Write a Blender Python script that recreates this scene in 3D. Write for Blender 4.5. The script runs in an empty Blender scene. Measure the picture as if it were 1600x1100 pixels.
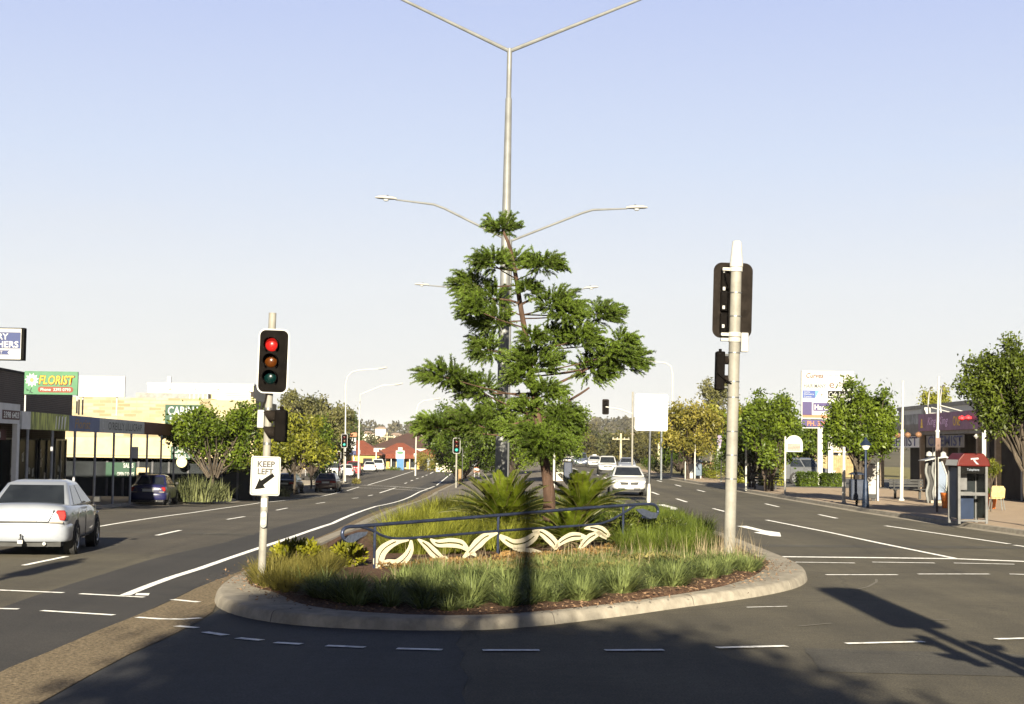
import bpy, bmesh, math, random
import numpy as np
from mathutils import Vector, Matrix

random.seed(7)
rng = np.random.default_rng(11)
scene = bpy.context.scene
col = scene.collection
PI = math.pi

# ------------------------------------------------------------------ camera
F = 2600.0
CAM = Vector((0.0, 0.0, 2.25))
_th, _ro = math.atan(150.0 / F), math.radians(0.8)
FW = Vector((0, math.cos(_th), math.sin(_th)))
_R0 = Vector((1, 0, 0))
_U0 = Vector((0, -math.sin(_th), math.cos(_th)))
RT = _R0 * math.cos(_ro) + _U0 * math.sin(_ro)
UP = -_R0 * math.sin(_ro) + _U0 * math.cos(_ro)


def sstep(a, b, x):
    t = min(1.0, max(0.0, (x - a) / (b - a)))
    return t * t * (3 - 2 * t)


def zt(x, y):
    """height of the street at x, y: the left carriageway dips in the middle distance"""
    z = -1.25 * sstep(34, 118, y) * sstep(5, -8, x)
    z -= 7.0 * sstep(255, 420, y)
    return z


def ray(px, py):
    return FW + RT * ((px - 800) / F) + UP * ((550 - py) / F)


def at(px, py, y):
    """point of the picture ray px, py at world depth y"""
    d = ray(px, py)
    return CAM + d * (y / d.y)


def G(px, py, dz=0.0):
    """ground point under a picture position"""
    d = ray(px, py)
    lo, hi = 5.0, 900.0
    f = lambda t: (CAM.z + d.z * t / d.y) - (zt(d.x * t / d.y, t) + dz)
    t = lo
    while t < 420:
        if f(t) <= 0:
            lo, hi = t - 1.5, t
            break
        t += 1.5
    for _ in range(50):
        m = (lo + hi) / 2
        if f(m) > 0:
            lo = m
        else:
            hi = m
    p = CAM + d * (lo / d.y)
    p.z = zt(p.x, p.y) + dz
    return p


def zat(py, px, y):
    return at(px, py, y).z


cam_d = bpy.data.cameras.new('camera')
cam = bpy.data.objects.new('camera', cam_d)
col.objects.link(cam)
cam_d.sensor_width = 36
cam_d.lens = 36 * F / 1600
cam_d.clip_end = 8000
cam.matrix_world = Matrix(((RT.x, UP.x, -FW.x, CAM.x), (RT.y, UP.y, -FW.y, CAM.y), (RT.z, UP.z, -FW.z, CAM.z), (0, 0, 0, 1)))
scene.camera = cam

# ------------------------------------------------------------------ materials


def lin(c):
    return tuple(((v / 255) / 12.92 if v / 255 <= 0.04045 else ((v / 255 + 0.055) / 1.055) ** 2.4) for v in c)


_mats = {}
# colour factors set against the strong sun; some stand in for shade
TONE = [('sign_white', .30), ('sign_back', .6), ('sign_black', .35), ('sign_grey', .3), ('sign_purple', .24), ('sign_navy', .3), ('sign_mid', .3), ('sign_pale', .4), ('lamp_red_lit', 1), ('lamp_red', .25), ('lamp_amber', .16), ('lamp_green_lit', 1), ('lamp_green', .1), ('tail_light', .3), ('booth_red', .2), ('booth_steel', .2), ('sign_', .33), ('letter_white', .33), ('letter_dim', 1), ('letter_pink', 1.3), ('letter_grey', .6), ('letter_ochre', 1), ('letter_r', .1), ('letter_t', .09), ('letter_s', .1), ('letter_pa', .13), ('letter_', .4), ('faded_l', .05), ('faded_w', .3),
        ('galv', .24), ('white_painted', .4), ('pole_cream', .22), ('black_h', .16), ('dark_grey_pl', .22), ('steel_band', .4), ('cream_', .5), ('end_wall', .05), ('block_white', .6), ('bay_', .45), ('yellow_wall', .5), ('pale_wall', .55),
        ('paling', .4), ('house_', .6), ('pale_roof', .5), ('hill_roof', .5), ('hill_scrub', .4), ('hill_tree', .38), ('far_tree', .33), ('power_pole', .5), ('sign_post', .5), ('booth_blue', .18), ('bin_', .5), ('wicker', .6), ('lamp_peach', .25),
        ('street_bark', .24), ('dark_bark', .6), ('pine_bark', .26), ('twig', .5), ('palm_bark', .4), ('timber', .6), ('post_', .6), ('kiosk', .5), ('banner', .8), ('poster_print', .32), ('plant_grey', .4), ('timetable', .5), ('daisy', .45), ('phone', .4), ('lantern_blue', .35),
        ('paint_white', .48), ('paint_silver', .40), ('paint_blue_grey', .5), ('paint_dark_silver', .4), ('paint_red', .35), ('paint_maroon', .55), ('paint_navy', .55), ('paint_charcoal', .4), ('number_plate', .4), ('headlight', .6), ('grey_blue', .5), ('disc_', .5)]


def mat(name, c, rough=0.6, var=0.0, scale=3.0, c2=None, bump=0.0, bscale=40.0, metal=0.0, emit=None, estr=0.0,
        transl=0.0, coat=0.0, spec=0.18, stretch=None, alpha=None, trans=0.0, detail=4.0, contrast=(0.35, 0.65)):
    if name in _mats:
        return _mats[name]
    k = next((v for q, v in TONE if name.startswith(q)), 1.0)
    c = tuple(x * k for x in c)
    c2 = tuple(x * k for x in c2) if c2 else None
    m = bpy.data.materials.new(name)
    m.use_nodes = True
    nt = m.node_tree
    N, L = nt.nodes, nt.links
    b = N['Principled BSDF']
    b.inputs['Roughness'].default_value = rough
    b.inputs['Metallic'].default_value = metal
    b.inputs['Specular IOR Level'].default_value = spec
    b.inputs['Coat Weight'].default_value = coat
    b.inputs['Transmission Weight'].default_value = trans
    c = tuple(c) + (1,)
    b.inputs['Base Color'].default_value = c
    tc = None
    if var or c2 or bump:
        tc = N.new('ShaderNodeTexCoord')
        src = tc.outputs['Object']
        if stretch:
            mp = N.new('ShaderNodeMapping')
            mp.inputs['Scale'].default_value = stretch
            L.new(src, mp.inputs['Vector'])
            src = mp.outputs['Vector']
    if var or c2:
        n = N.new('ShaderNodeTexNoise')
        n.inputs['Scale'].default_value = scale
        n.inputs['Detail'].default_value = detail
        n.inputs['Roughness'].default_value = 0.65
        L.new(src, n.inputs['Vector'])
        r = N.new('ShaderNodeValToRGB')
        lo = tuple(v * (1 - var) for v in c[:3]) + (1,)
        hi = (tuple(c2) + (1,)) if c2 else tuple(min(1, v * (1 + var)) for v in c[:3]) + (1,)
        r.color_ramp.elements[0].color = lo
        r.color_ramp.elements[1].color = hi
        r.color_ramp.elements[0].position = contrast[0]
        r.color_ramp.elements[1].position = contrast[1]
        L.new(n.outputs['Fac'], r.inputs['Fac'])
        L.new(r.outputs['Color'], b.inputs['Base Color'])
        colout = r.outputs['Color']
    if bump:
        n2 = N.new('ShaderNodeTexNoise')
        n2.inputs['Scale'].default_value = bscale
        n2.inputs['Detail'].default_value = 3
        L.new(src, n2.inputs['Vector'])
        bp = N.new('ShaderNodeBump')
        bp.inputs['Strength'].default_value = bump
        bp.inputs['Distance'].default_value = 0.02
        L.new(n2.outputs['Fac'], bp.inputs['Height'])
        L.new(bp.outputs['Normal'], b.inputs['Normal'])
    if emit:
        b.inputs['Emission Color'].default_value = tuple(emit) + (1,)
        b.inputs['Emission Strength'].default_value = estr
    if transl:
        t = N.new('ShaderNodeBsdfTranslucent')
        t.inputs['Color'].default_value = c
        if var or c2:
            L.new(colout, t.inputs['Color'])
        mx = N.new('ShaderNodeMixShader')
        mx.inputs['Fac'].default_value = transl
        out = N['Material Output']
        L.new(b.outputs['BSDF'], mx.inputs[1])
        L.new(t.outputs['BSDF'], mx.inputs[2])
        L.new(mx.outputs['Shader'], out.inputs['Surface'])
    _mats[name] = m
    return m


def brickmat(name, c1, c2, mortar, sx, sy, rough=0.85, msize=0.02, axes=(0, 2), bump=0.4):
    if name in _mats:
        return _mats[name]
    m = bpy.data.materials.new(name)
    m.use_nodes = True
    N, L = m.node_tree.nodes, m.node_tree.links
    b = N['Principled BSDF']
    b.inputs['Roughness'].default_value = rough
    tc = N.new('ShaderNodeTexCoord')
    sp = N.new('ShaderNodeSeparateXYZ')
    cb = N.new('ShaderNodeCombineXYZ')
    L.new(tc.outputs['Object'], sp.inputs[0])
    L.new(sp.outputs[axes[0]], cb.inputs[0])
    L.new(sp.outputs[axes[1]], cb.inputs[1])
    br = N.new('ShaderNodeTexBrick')
    br.inputs['Color1'].default_value = tuple(c1) + (1,)
    br.inputs['Color2'].default_value = tuple(c2) + (1,)
    br.inputs['Mortar'].default_value = tuple(mortar) + (1,)
    br.inputs['Scale'].default_value = 1.0
    br.inputs['Mortar Size'].default_value = msize
    br.inputs['Brick Width'].default_value = sx
    br.inputs['Row Height'].default_value = sy
    L.new(cb.outputs[0], br.inputs['Vector'])
    n = N.new('ShaderNodeTexNoise')
    n.inputs['Scale'].default_value = 1.3
    n.inputs['Detail'].default_value = 5
    L.new(tc.outputs['Object'], n.inputs['Vector'])
    mx = N.new('ShaderNodeMix')
    mx.data_type = 'RGBA'
    mx.blend_type = 'MULTIPLY'
    mx.inputs['Factor'].default_value = 0.45
    L.new(br.outputs['Color'], mx.inputs['A'])
    L.new(n.outputs['Fac'], mx.inputs['B'])
    L.new(mx.outputs['Result'], b.inputs['Base Color'])
    bp = N.new('ShaderNodeBump')
    bp.inputs['Strength'].default_value = bump
    bp.inputs['Distance'].default_value = 0.02
    bp.invert = True
    L.new(br.outputs['Fac'], bp.inputs['Height'])
    L.new(bp.outputs['Normal'], b.inputs['Normal'])
    _mats[name] = m
    return m


def asphalt(name, base, tint, rough=0.85):
    """worn asphalt: stone speckle, broad patches and along-the-road tyre bands"""
    m = bpy.data.materials.new(name)
    m.use_nodes = True
    N, L = m.node_tree.nodes, m.node_tree.links
    b = N['Principled BSDF']
    b.inputs['Roughness'].default_value = rough
    b.inputs['Specular IOR Level'].default_value = 0.35
    tc = N.new('ShaderNodeTexCoord')

    def noise(sc, det, mp=None, rg=0.6):
        n = N.new('ShaderNodeTexNoise')
        n.inputs['Scale'].default_value = sc
        n.inputs['Detail'].default_value = det
        n.inputs['Roughness'].default_value = rg
        src = tc.outputs['Object']
        if mp:
            k = N.new('ShaderNodeMapping')
            k.inputs['Scale'].default_value = mp
            L.new(src, k.inputs['Vector'])
            src = k.outputs['Vector']
        L.new(src, n.inputs['Vector'])
        return n.outputs['Fac']

    def ramp(f, a, c, p0=0.3, p1=0.7):
        r = N.new('ShaderNodeValToRGB')
        r.color_ramp.elements[0].color = (a, a, a, 1)
        r.color_ramp.elements[1].color = (c, c, c, 1)
        r.color_ramp.elements[0].position = p0
        r.color_ramp.elements[1].position = p1
        L.new(f, r.inputs['Fac'])
        return r.outputs['Color']

    def mul(a, bb):
        x = N.new('ShaderNodeMix')
        x.data_type = 'RGBA'
        x.blend_type = 'MULTIPLY'
        x.inputs['Factor'].default_value = 1
        L.new(a, x.inputs['A'])
        L.new(bb, x.inputs['B'])
        return x.outputs['Result']
    rgb = N.new('ShaderNodeRGB')
    rgb.outputs[0].default_value = tuple(base * t for t in tint) + (1,)
    c = mul(rgb.outputs[0], ramp(noise(42, 2), 0.45, 1.65))
    c = mul(c, ramp(noise(0.35, 6), 0.72, 1.25))
    c = mul(c, ramp(noise(1.0, 3, (0.9, 0.03, 1)), 0.72, 1.28))
    c = mul(c, ramp(noise(6, 8, None, 0.75), 0.78, 1.2))
    # fine dark crack lines
    v = N.new('ShaderNodeTexVoronoi')
    v.feature = 'DISTANCE_TO_EDGE'
    v.inputs['Scale'].default_value = 0.22
    wn = N.new('ShaderNodeTexNoise')
    wn.inputs['Scale'].default_value = 1.2
    wn.inputs['Detail'].default_value = 4
    L.new(tc.outputs['Object'], wn.inputs['Vector'])
    mxv = N.new('ShaderNodeMix')
    mxv.data_type = 'VECTOR'
    mxv.inputs['Factor'].default_value = 0.35
    L.new(tc.outputs['Object'], mxv.inputs['A'])
    L.new(wn.outputs['Color'], mxv.inputs['B'])
    L.new(mxv.outputs['Result'], v.inputs['Vector'])
    c = mul(c, ramp(v.outputs['Distance'], 0.72, 1.0, 0.0, 0.006))
    L.new(c, b.inputs['Base Color'])
    bp = N.new('ShaderNodeBump')
    bp.inputs['Strength'].default_value = 0.35
    bp.inputs['Distance'].default_value = 0.01
    L.new(noise(70, 2), bp.inputs['Height'])
    L.new(bp.outputs['Normal'], b.inputs['Normal'])
    return m


# ------------------------------------------------------------------ object helpers


def tag(o, label=None, cat=None, group=None, kind=None):
    if label: o['label'] = label
    if cat: o['category'] = cat
    if group: o['group'] = group
    if kind: o['kind'] = kind
    return o


def thing(name, label, cat, loc=(0, 0, 0), rotz=0.0, group=None, lean=0.0):
    o = bpy.data.objects.new(name, None)
    o.empty_display_size = 0.2
    col.objects.link(o)
    o.location = loc
    o.rotation_euler = (0, lean, rotz)
    return tag(o, label, cat, group)


def copy_tree(o, loc, rotz=0.0, label=None, scale=None, parent=None):
    c = o.copy()
    col.objects.link(c)
    if parent:
        c.parent = parent
    else:
        c.location = loc
        c.rotation_euler = (0, 0, rotz)
        if scale: c.scale = scale
        if label: c['label'] = label
    for ch in o.children:
        copy_tree(ch, None, parent=c)
    return c


def link_mesh(name, me, m, parent=None):
    o = bpy.data.objects.new(name, me)
    col.objects.link(o)
    if m is not None:
        me.materials.append(m)
    if parent is not None:
        o.parent = parent
    return o


class MB:
    def __init__(s):
        s.v, s.f = [], []

    def quad(s, a, b, c, d):
        n = len(s.v)
        s.v += [tuple(a), tuple(b), tuple(c), tuple(d)]
        s.f.append((n, n + 1, n + 2, n + 3))
        return s

    def poly(s, pts):
        n = len(s.v)
        s.v += [tuple(p) for p in pts]
        s.f.append(tuple(range(n, n + len(pts))))
        return s

    def box(s, x0, x1, y0, y1, z0, z1, M=None):
        n = len(s.v)
        P = [(x0, y0, z0), (x1, y0, z0), (x1, y1, z0), (x0, y1, z0), (x0, y0, z1), (x1, y0, z1), (x1, y1, z1), (x0, y1, z1)]
        if M is not None:
            P = [tuple(M @ Vector(p)) for p in P]
        s.v += P
        for f in ((0, 3, 2, 1), (4, 5, 6, 7), (0, 1, 5, 4), (1, 2, 6, 5), (2, 3, 7, 6), (3, 0, 4, 7)):
            s.f.append(tuple(n + i for i in f))
        return s

    def tube(s, pts, rad, n=8, cap=True):
        pts = [Vector(p) for p in pts]
        if not hasattr(rad, '__len__'):
            rad = [rad] * len(pts)
        base = len(s.v)
        prev = None
        for i, p in enumerate(pts):
            a = pts[max(0, i - 1)]
            b = pts[min(len(pts) - 1, i + 1)]
            t = (b - a).normalized()
            if prev is None:
                u = t.orthogonal().normalized()
            else:
                u = (prev - t * prev.dot(t)).normalized()
            prev = u
            w = t.cross(u)
            for k in range(n):
                an = 2 * PI * k / n
                s.v.append(tuple(p + (u * math.cos(an) + w * math.sin(an)) * rad[i]))
        for i in range(len(pts) - 1):
            for k in range(n):
                k2 = (k + 1) % n
                s.f.append((base + i * n + k, base + i * n + k2, base + (i + 1) * n + k2, base + (i + 1) * n + k))
        if cap:
            s.f.append(tuple(base + k for k in reversed(range(n))))
            e = base + (len(pts) - 1) * n
            s.f.append(tuple(e + k for k in range(n)))
        return s

    def lathe(s, prof, n=12, O=(0, 0, 0), M=None):
        base = len(s.v)
        O = Vector(O)
        for r, z in prof:
            for k in range(n):
                a = 2 * PI * k / n
                p = Vector((r * math.cos(a), r * math.sin(a), z))
                if M is not None: p = M @ p
                s.v.append(tuple(O + p))
        for i in range(len(prof) - 1):
            for k in range(n):
                k2 = (k + 1) % n
                s.f.append((base + i * n + k, base + i * n + k2, base + (i + 1) * n + k2, base + (i + 1) * n + k))
        s.f.append(tuple(base + k for k in reversed(range(n))))
        e = base + (len(prof) - 1) * n
        s.f.append(tuple(e + k for k in range(n)))
        return s

    def prism(s, pts2, O, U, V, Nn, th):
        O, U, V, Nn = Vector(O), Vector(U), Vector(V), Vector(Nn)
        n = len(pts2)
        b = len(s.v)
        area = sum(pts2[i][0] * pts2[(i + 1) % n][1] - pts2[(i + 1) % n][0] * pts2[i][1] for i in range(n))
        if (area > 0) != (U.cross(V).dot(Nn) > 0):
            pts2 = list(reversed(pts2))
        for k in (0, th):
            for x, y in pts2:
                s.v.append(tuple(O + U * x + V * y + Nn * k))
        s.f.append(tuple(b + i for i in reversed(range(n))))
        s.f.append(tuple(b + n + i for i in range(n)))
        for i in range(n):
            j = (i + 1) % n
            s.f.append((b + i, b + j, b + n + j, b + n + i))
        return s

    def build(s, name, m, parent=None, smooth=False, bevel=0.0, subsurf=0, bseg=2):
        me = bpy.data.meshes.new(name)
        me.from_pydata(s.v, [], s.f)
        if smooth:
            me.polygons.foreach_set('use_smooth', [True] * len(me.polygons))
        me.update()
        o = link_mesh(name, me, m, parent)
        if bevel:
            md = o.modifiers.new('bevel', 'BEVEL')
            md.width = bevel
            md.segments = bseg
            md.limit_method = 'ANGLE'
            md.angle_limit = math.radians(40)
        if subsurf:
            md = o.modifiers.new('sub', 'SUBSURF')
            md.levels = md.render_levels = subsurf
        if smooth and not subsurf:
            try:
                me.set_sharp_from_angle(angle=math.radians(42))
            except Exception:
                pass
        return o


def rrect(w, h, r, n=5, cx=0, cy=0):
    P = []
    for (sx, sy, a0) in ((1, 1, 0), (-1, 1, 90), (-1, -1, 180), (1, -1, 270)):
        for k in range(n + 1):
            a = math.radians(a0 + 90 * k / n)
            P.append((cx + sx * (w / 2 - r) + r * math.cos(a), cy + sy * (h / 2 - r) + r * math.sin(a)))
    return P


def text(body, O, U, V, w, h, m, parent=None, name='lettering', bold=0.0, shear=0.0, th=0.004, space=1.0):
    """lettering: O = centre, U = reading direction, V = up; fitted to w x h"""
    cu = bpy.data.curves.new('txt', 'FONT')
    cu.body = body
    cu.align_x = 'CENTER'
    cu.align_y = 'CENTER'
    cu.offset = bold
    cu.shear = shear
    cu.space_character = space
    cu.resolution_u = 3
    ob = bpy.data.objects.new('txt', cu)
    me = bpy.data.meshes.new_from_object(ob)
    bpy.data.objects.remove(ob)
    n = len(me.vertices)
    a = np.zeros(n * 3)
    me.vertices.foreach_get('co', a)
    a = a.reshape(-1, 3)
    mn, mx = a.min(0), a.max(0)
    c = (mn + mx) / 2
    sz = np.maximum(mx - mn, 1e-6)
    if h is None: h = w * sz[1] / sz[0]
    if w is None: w = h * sz[0] / sz[1]
    U, V = Vector(U).normalized(), Vector(V).normalized()
    Nn = U.cross(V)
    x = (a[:, 0] - c[0]) / sz[0] * w
    y = (a[:, 1] - c[1]) / sz[1] * h
    q = np.array(O)[None] + x[:, None] * np.array(U)[None] + y[:, None] * np.array(V)[None] + np.array(Nn)[None] * th
    me.vertices.foreach_set('co', q.astype(np.float32).ravel())
    me.update()
    me.name = name
    return link_mesh(name, me, m, parent)


def np_mesh(name, verts, faces, m, parent=None, smooth=False):
    me = bpy.data.meshes.new(name)
    nv, (nf, k) = len(verts), faces.shape
    me.vertices.add(nv)
    me.vertices.foreach_set('co', np.asarray(verts, np.float32).ravel())
    me.loops.add(nf * k)
    me.loops.foreach_set('vertex_index', faces.astype(np.int32).ravel())
    me.polygons.add(nf)
    me.polygons.foreach_set('loop_start', np.arange(0, nf * k, k, dtype=np.int32))
    me.polygons.foreach_set('loop_total', np.full(nf, k, dtype=np.int32))
    if smooth:
        me.polygons.foreach_set('use_smooth', np.ones(nf, dtype=bool))
    me.update()
    me.validate()
    return link_mesh(name, me, m, parent)


def unit(n):
    d = rng.normal(size=(n, 3))
    return d / np.linalg.norm(d, axis=1)[:, None]


def leaf_quads(C, D, L, W, Nrm=None):
    """diamond leaves at C along D (length L, width W)"""
    n = len(C)
    D = D / np.linalg.norm(D, axis=1)[:, None]
    if Nrm is None:
        Nrm = unit(n)
    S = np.cross(D, Nrm)
    S /= np.linalg.norm(S, axis=1)[:, None] + 1e-9
    L = np.broadcast_to(L, (n,))[:, None]
    W = np.broadcast_to(W, (n,))[:, None]
    V = np.stack([C - D * L * .5, C + S * W * .5 - D * L * .05, C + D * L * .5, C - S * W * .5 - D * L * .05], 1).reshape(-1, 3)
    return V, np.arange(n * 4).reshape(-1, 4)


def join_q(parts):
    V, Fq, o = [], [], 0
    for v, f in parts:
        V.append(v)
        Fq.append(f + o)
        o += len(v)
    return np.concatenate(V), np.concatenate(Fq)


def crown_cloud(lobes, n, shell=0.55):
    """points in ellipsoid lobes [(centre, radii)], thicker towards each lobe's surface, and outward directions"""
    vol = np.array([r[0] * r[1] * r[2] for _, r in lobes]) ** 0.75
    cnt = np.maximum(1, (vol / vol.sum() * n).astype(int))
    P, O = [], []
    for (c, r), k in zip(lobes, cnt):
        d = unit(k)
        rad = shell + (1 - shell) * rng.random(k) ** 0.6
        rad *= 1 + 0.12 * rng.normal(size=k)
        P.append(np.array(c)[None] + d * np.array(r)[None] * rad[:, None])
        O.append(d)
    return np.concatenate(P), np.concatenate(O)


def bark(name, c):
    return mat(name, c, 0.9, var=0.4, scale=6, bump=0.8, bscale=18, stretch=(1, 1, 0.25))


def limb(mb, a, b, r0, r1, sag=0.0, wob=0.06, n=5, sides=7):
    a, b = Vector(a), Vector(b)
    L = (b - a).length
    pts, rr = [], []
    for i in range(n + 1):
        t = i / n
        p = a.lerp(b, t)
        p.z += sag * math.sin(PI * t) * L
        if 0 < i < n:
            p += Vector((random.uniform(-1, 1), random.uniform(-1, 1), random.uniform(-.5, .5))) * wob * L * 0.4
        pts.append(p)
        rr.append(r0 + (r1 - r0) * t)
    mb.tube(pts, rr, sides)


def leafy_tree(name, label, cat, base, height, crown_r, leafm, barkm, n=3500, leaf=0.16, trunk_h=None, nl=9, trunks=1,
               group=None, squash=0.8, tr=0.09, lobes=None, asp=0.55):
    n = int(n * 2.3)
    leaf *= 1.05
    t = thing(name, label, cat, base, 0, group)
    th = trunk_h or height * 0.35
    cz = (th + height) / 2 + 0.1
    rz = (height - th) / 2 * 1.05
    if lobes is None:
        lobes = []
        nl = int(nl * 1.5)
        for i in range(nl):
            an = 2 * PI * i / nl * 1.62 + random.uniform(-.3, .3)
            u = random.uniform(-0.62, 0.66)
            q = math.sqrt(1 - u * u)
            rr = random.uniform(.24, .46)
            lobes.append(((math.cos(an) * crown_r * q * .76, math.sin(an) * crown_r * q * .76, cz + u * rz * .86),
                          (crown_r * rr, crown_r * rr, rz * rr * random.uniform(.75, 1.05))))
        lobes.append(((0, 0, cz), (crown_r * .55, crown_r * .55, rz * .7)))
        for i in range(11):
            an, u = random.uniform(0, 2 * PI), random.uniform(-.75, .9)
            q = math.sqrt(1 - u * u)
            rr = random.uniform(.13, .24)
            lobes.append(((math.cos(an) * crown_r * q * 1.04, math.sin(an) * crown_r * q * 1.04, cz + u * rz * 1.04), (crown_r * rr * 1.2, crown_r * rr * 1.2, rz * rr)))
    ax, ay, tl = random.uniform(.9, 1.14), random.uniform(.85, 1.1), random.uniform(-.16, .16)
    lobes = [((c[0] * ax + (c[2] - cz) * tl, c[1] * ay, c[2]), (r[0] * random.uniform(.8, 1.15), r[1] * random.uniform(.8, 1.15), r[2] * random.uniform(.75, 1.1))) for c, r in lobes]
    mb = MB()
    for k in range(trunks):
        off = (random.uniform(-.25, .25), random.uniform(-.2, .2)) if trunks > 1 else (0, 0)
        top = Vector((off[0] * 2.2, off[1] * 2, th + rz * .5))
        limb(mb, (off[0], off[1], -0.1), top, tr, tr * .5, wob=.05, n=6)
    for (c, r) in lobes:
        limb(mb, (c[0] * .12, c[1] * .12, th * random.uniform(.72, 1.05)), (c[0] * .95, c[1] * .95, c[2]), tr * .55, tr * .12, n=4, sides=5)
    mb.build('trunk', barkm, t, smooth=True)
    P, O = crown_cloud(lobes, n, .42)
    # leaves gather into sprigs
    k = max(30, n // 14)
    cent = P[rng.integers(0, n if n < len(P) else len(P), k)]
    idx = rng.integers(0, k, len(P))
    mixw = rng.random(len(P)) < .6
    P2 = np.where(mixw[:, None], cent[idx] + rng.normal(size=P.shape) * leaf * 1.1, P)
    D = O + rng.normal(size=P.shape) * .8
    D[:, 2] -= .15
    V, Fq = leaf_quads(P2, D, leaf * (0.5 + 1.1 * rng.random(len(P))), leaf * asp * (0.7 + .6 * rng.random(len(P))), O + rng.normal(size=P.shape) * .9)
    np_mesh('crown', V, Fq, leafm, t)
    return t
# ------------------------------------------------------------------ setting materials
M_road = asphalt('asphalt_worn', 0.048, (1.16, 1.0, 0.66))
M_left = asphalt('asphalt_left', 0.040, (1.18, 1.0, 0.72))
M_dark = asphalt('asphalt_new', 0.021, (1.12, 1.0, 0.84), 0.8)
M_cross = asphalt('asphalt_cross', 0.024, (1.0, 1.0, 1.03), 0.8)
M_patch = asphalt('asphalt_trench', 0.042, (1.1, 1.0, 0.78), 0.85)
M_agg = mat('exposed_aggregate', (0.095, 0.07, 0.04), 0.9, var=0.6, scale=24, c2=(0.23, 0.18, 0.115), bump=0.9, bscale=45, detail=6, contrast=(.3, .7))
M_conc = mat('kerb_concrete', (0.225, 0.20, 0.16), 0.85, var=0.2, scale=4.5, c2=(0.27, 0.245, 0.20), bump=0.5, bscale=60, detail=9)
M_mulch = mat('mulch', (0.045, 0.027, 0.017), 0.95, var=0.6, scale=22, c2=(0.12, 0.065, 0.038), bump=1.0, bscale=30, detail=8)
M_paint = mat('road_paint', (0.62, 0.60, 0.55), 0.7, var=0.45, scale=9, c2=(0.82, 0.81, 0.77), detail=8, contrast=(.3, .52))
M_pave = brickmat('footpath_pavers', (0.42, 0.31, 0.2), (0.35, 0.25, 0.16), (0.23, 0.18, 0.13), 0.23, 0.115, msize=0.012, axes=(0, 1), bump=0.15)
M_pave_l = mat('footpath_left', (0.26, 0.22, 0.17), 0.9, var=0.3, scale=1.5, bump=0.2, bscale=30)
M_med = mat('median_paving', (0.12, 0.105, 0.09), 0.9, var=0.35, scale=1.4, c2=(0.17, 0.15, 0.125), bump=0.4, bscale=40, detail=8)
M_ground = mat('ground_dry_grass', (0.16, 0.14, 0.07), 0.95, var=0.4, scale=0.4, c2=(0.12, 0.14, 0.05))


def interp(pts, y):
    if y <= pts[0][0]: return pts[0][1]
    for (a, b), (c, d) in zip(pts, pts[1:]):
        if y <= c:
            return b + (d - b) * (y - a) / (c - a)
    return pts[-1][1]


KL = [(30, -16), (64, -16.3), (80, -17.9), (84, -16.4), (91, -15.4), (97, -15.9), (106, -18.5), (145, -18.5), (152, -15.4), (158, -15.4), (163, -24), (330, -24)]
KR = [(30, 15.4), (47, 14.45), (55, 13.85), (63, 13.5), (82, 13.2), (126, 12.6), (330, 13.6)]
kl = lambda y: interp(KL, y)
kr = lambda y: interp(KR, y)


def ylist(a, b):
    ys, y = [], a
    while y < b - 1e-6:
        ys.append(y)
        y += 1.0 if y < 130 else 2.5
    ys.append(b)
    return ys


def sheet_mb(mb, fl, fr, ys, nx, dz):
    base = len(mb.v)
    for y in ys:
        a, b = fl(y), fr(y)
        for i in range(nx + 1):
            x = a + (b - a) * i / nx
            mb.v.append((x, y, zt(x, y) + (dz(x, y) if callable(dz) else dz)))
    for j in range(len(ys) - 1):
        for i in range(nx):
            p = base + j * (nx + 1) + i
            mb.f.append((p, p + 1, p + nx + 2, p + nx + 1))


def sheet(name, fl, fr, ys, nx, dz, m):
    mb = MB()
    sheet_mb(mb, fl, fr, ys, nx, dz)
    return tag(mb.build(name, m, smooth=True), kind='structure')


# ground to the horizon
mb = MB()
xs = [-4000, -1500, -600, -300, -150, -80, -50, -35] + list(range(-28, 29, 2)) + [35, 50, 80, 150, 300, 600, 1500, 4000]
ys = [-400, -100, -40, 0, 30] + list(range(34, 260, 4)) + list(range(262, 430, 12)) + [600, 900, 1400, 2200, 3400, 5500]


def gz(x, y):
    return zt(x, y) - 0.12


for y in ys:
    for x in xs:
        mb.v.append((x, y, gz(x, y)))
for j in range(len(ys) - 1):
    for i in range(len(xs) - 1):
        p = j * len(xs) + i
        mb.f.append((p, p + 1, p + len(xs) + 1, p + len(xs)))
tag(mb.build('ground', M_ground, smooth=True), kind='structure')

# roads
cross_ys = [-60, -30, -10, 0, 10, 20, 27, 34]
sheet('cross_street', lambda y: -70, lambda y: 70, cross_ys, 20, 0.0, M_road)
ys_main = ylist(34, 330)
sheet('road_right', lambda y: 2.0, lambda y: kr(y) + 0.4, ys_main, 24, 0.0, M_road)
sheet('road_left', lambda y: kl(y) - 0.4, lambda y: 2.0, ys_main, 36, 0.0, M_left)


def ladder(name, Lp, Rp, n, nx, dz, m):
    def resample(P):
        W = [G(*p) for p in P]
        d = [0]
        for a, b in zip(W, W[1:]): d.append(d[-1] + (b - a).length)
        out = []
        for i in range(n + 1):
            s = d[-1] * i / n
            k = 0
            while k < len(d) - 2 and d[k + 1] < s: k += 1
            out.append(W[k].lerp(W[k + 1], (s - d[k]) / max(1e-6, d[k + 1] - d[k])))
        return out
    A, B = resample(Lp), resample(Rp)
    mb = MB()
    for a, b in zip(A, B):
        for i in range(nx + 1):
            p = a.lerp(b, i / nx)
            mb.v.append((p.x, p.y, zt(p.x, p.y) + dz))
    for j in range(n):
        for i in range(nx):
            q = j * (nx + 1) + i
            mb.f.append((q, q + 1, q + nx + 2, q + nx + 1))
    return tag(mb.build(name, m, smooth=True), kind='structure')


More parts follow.
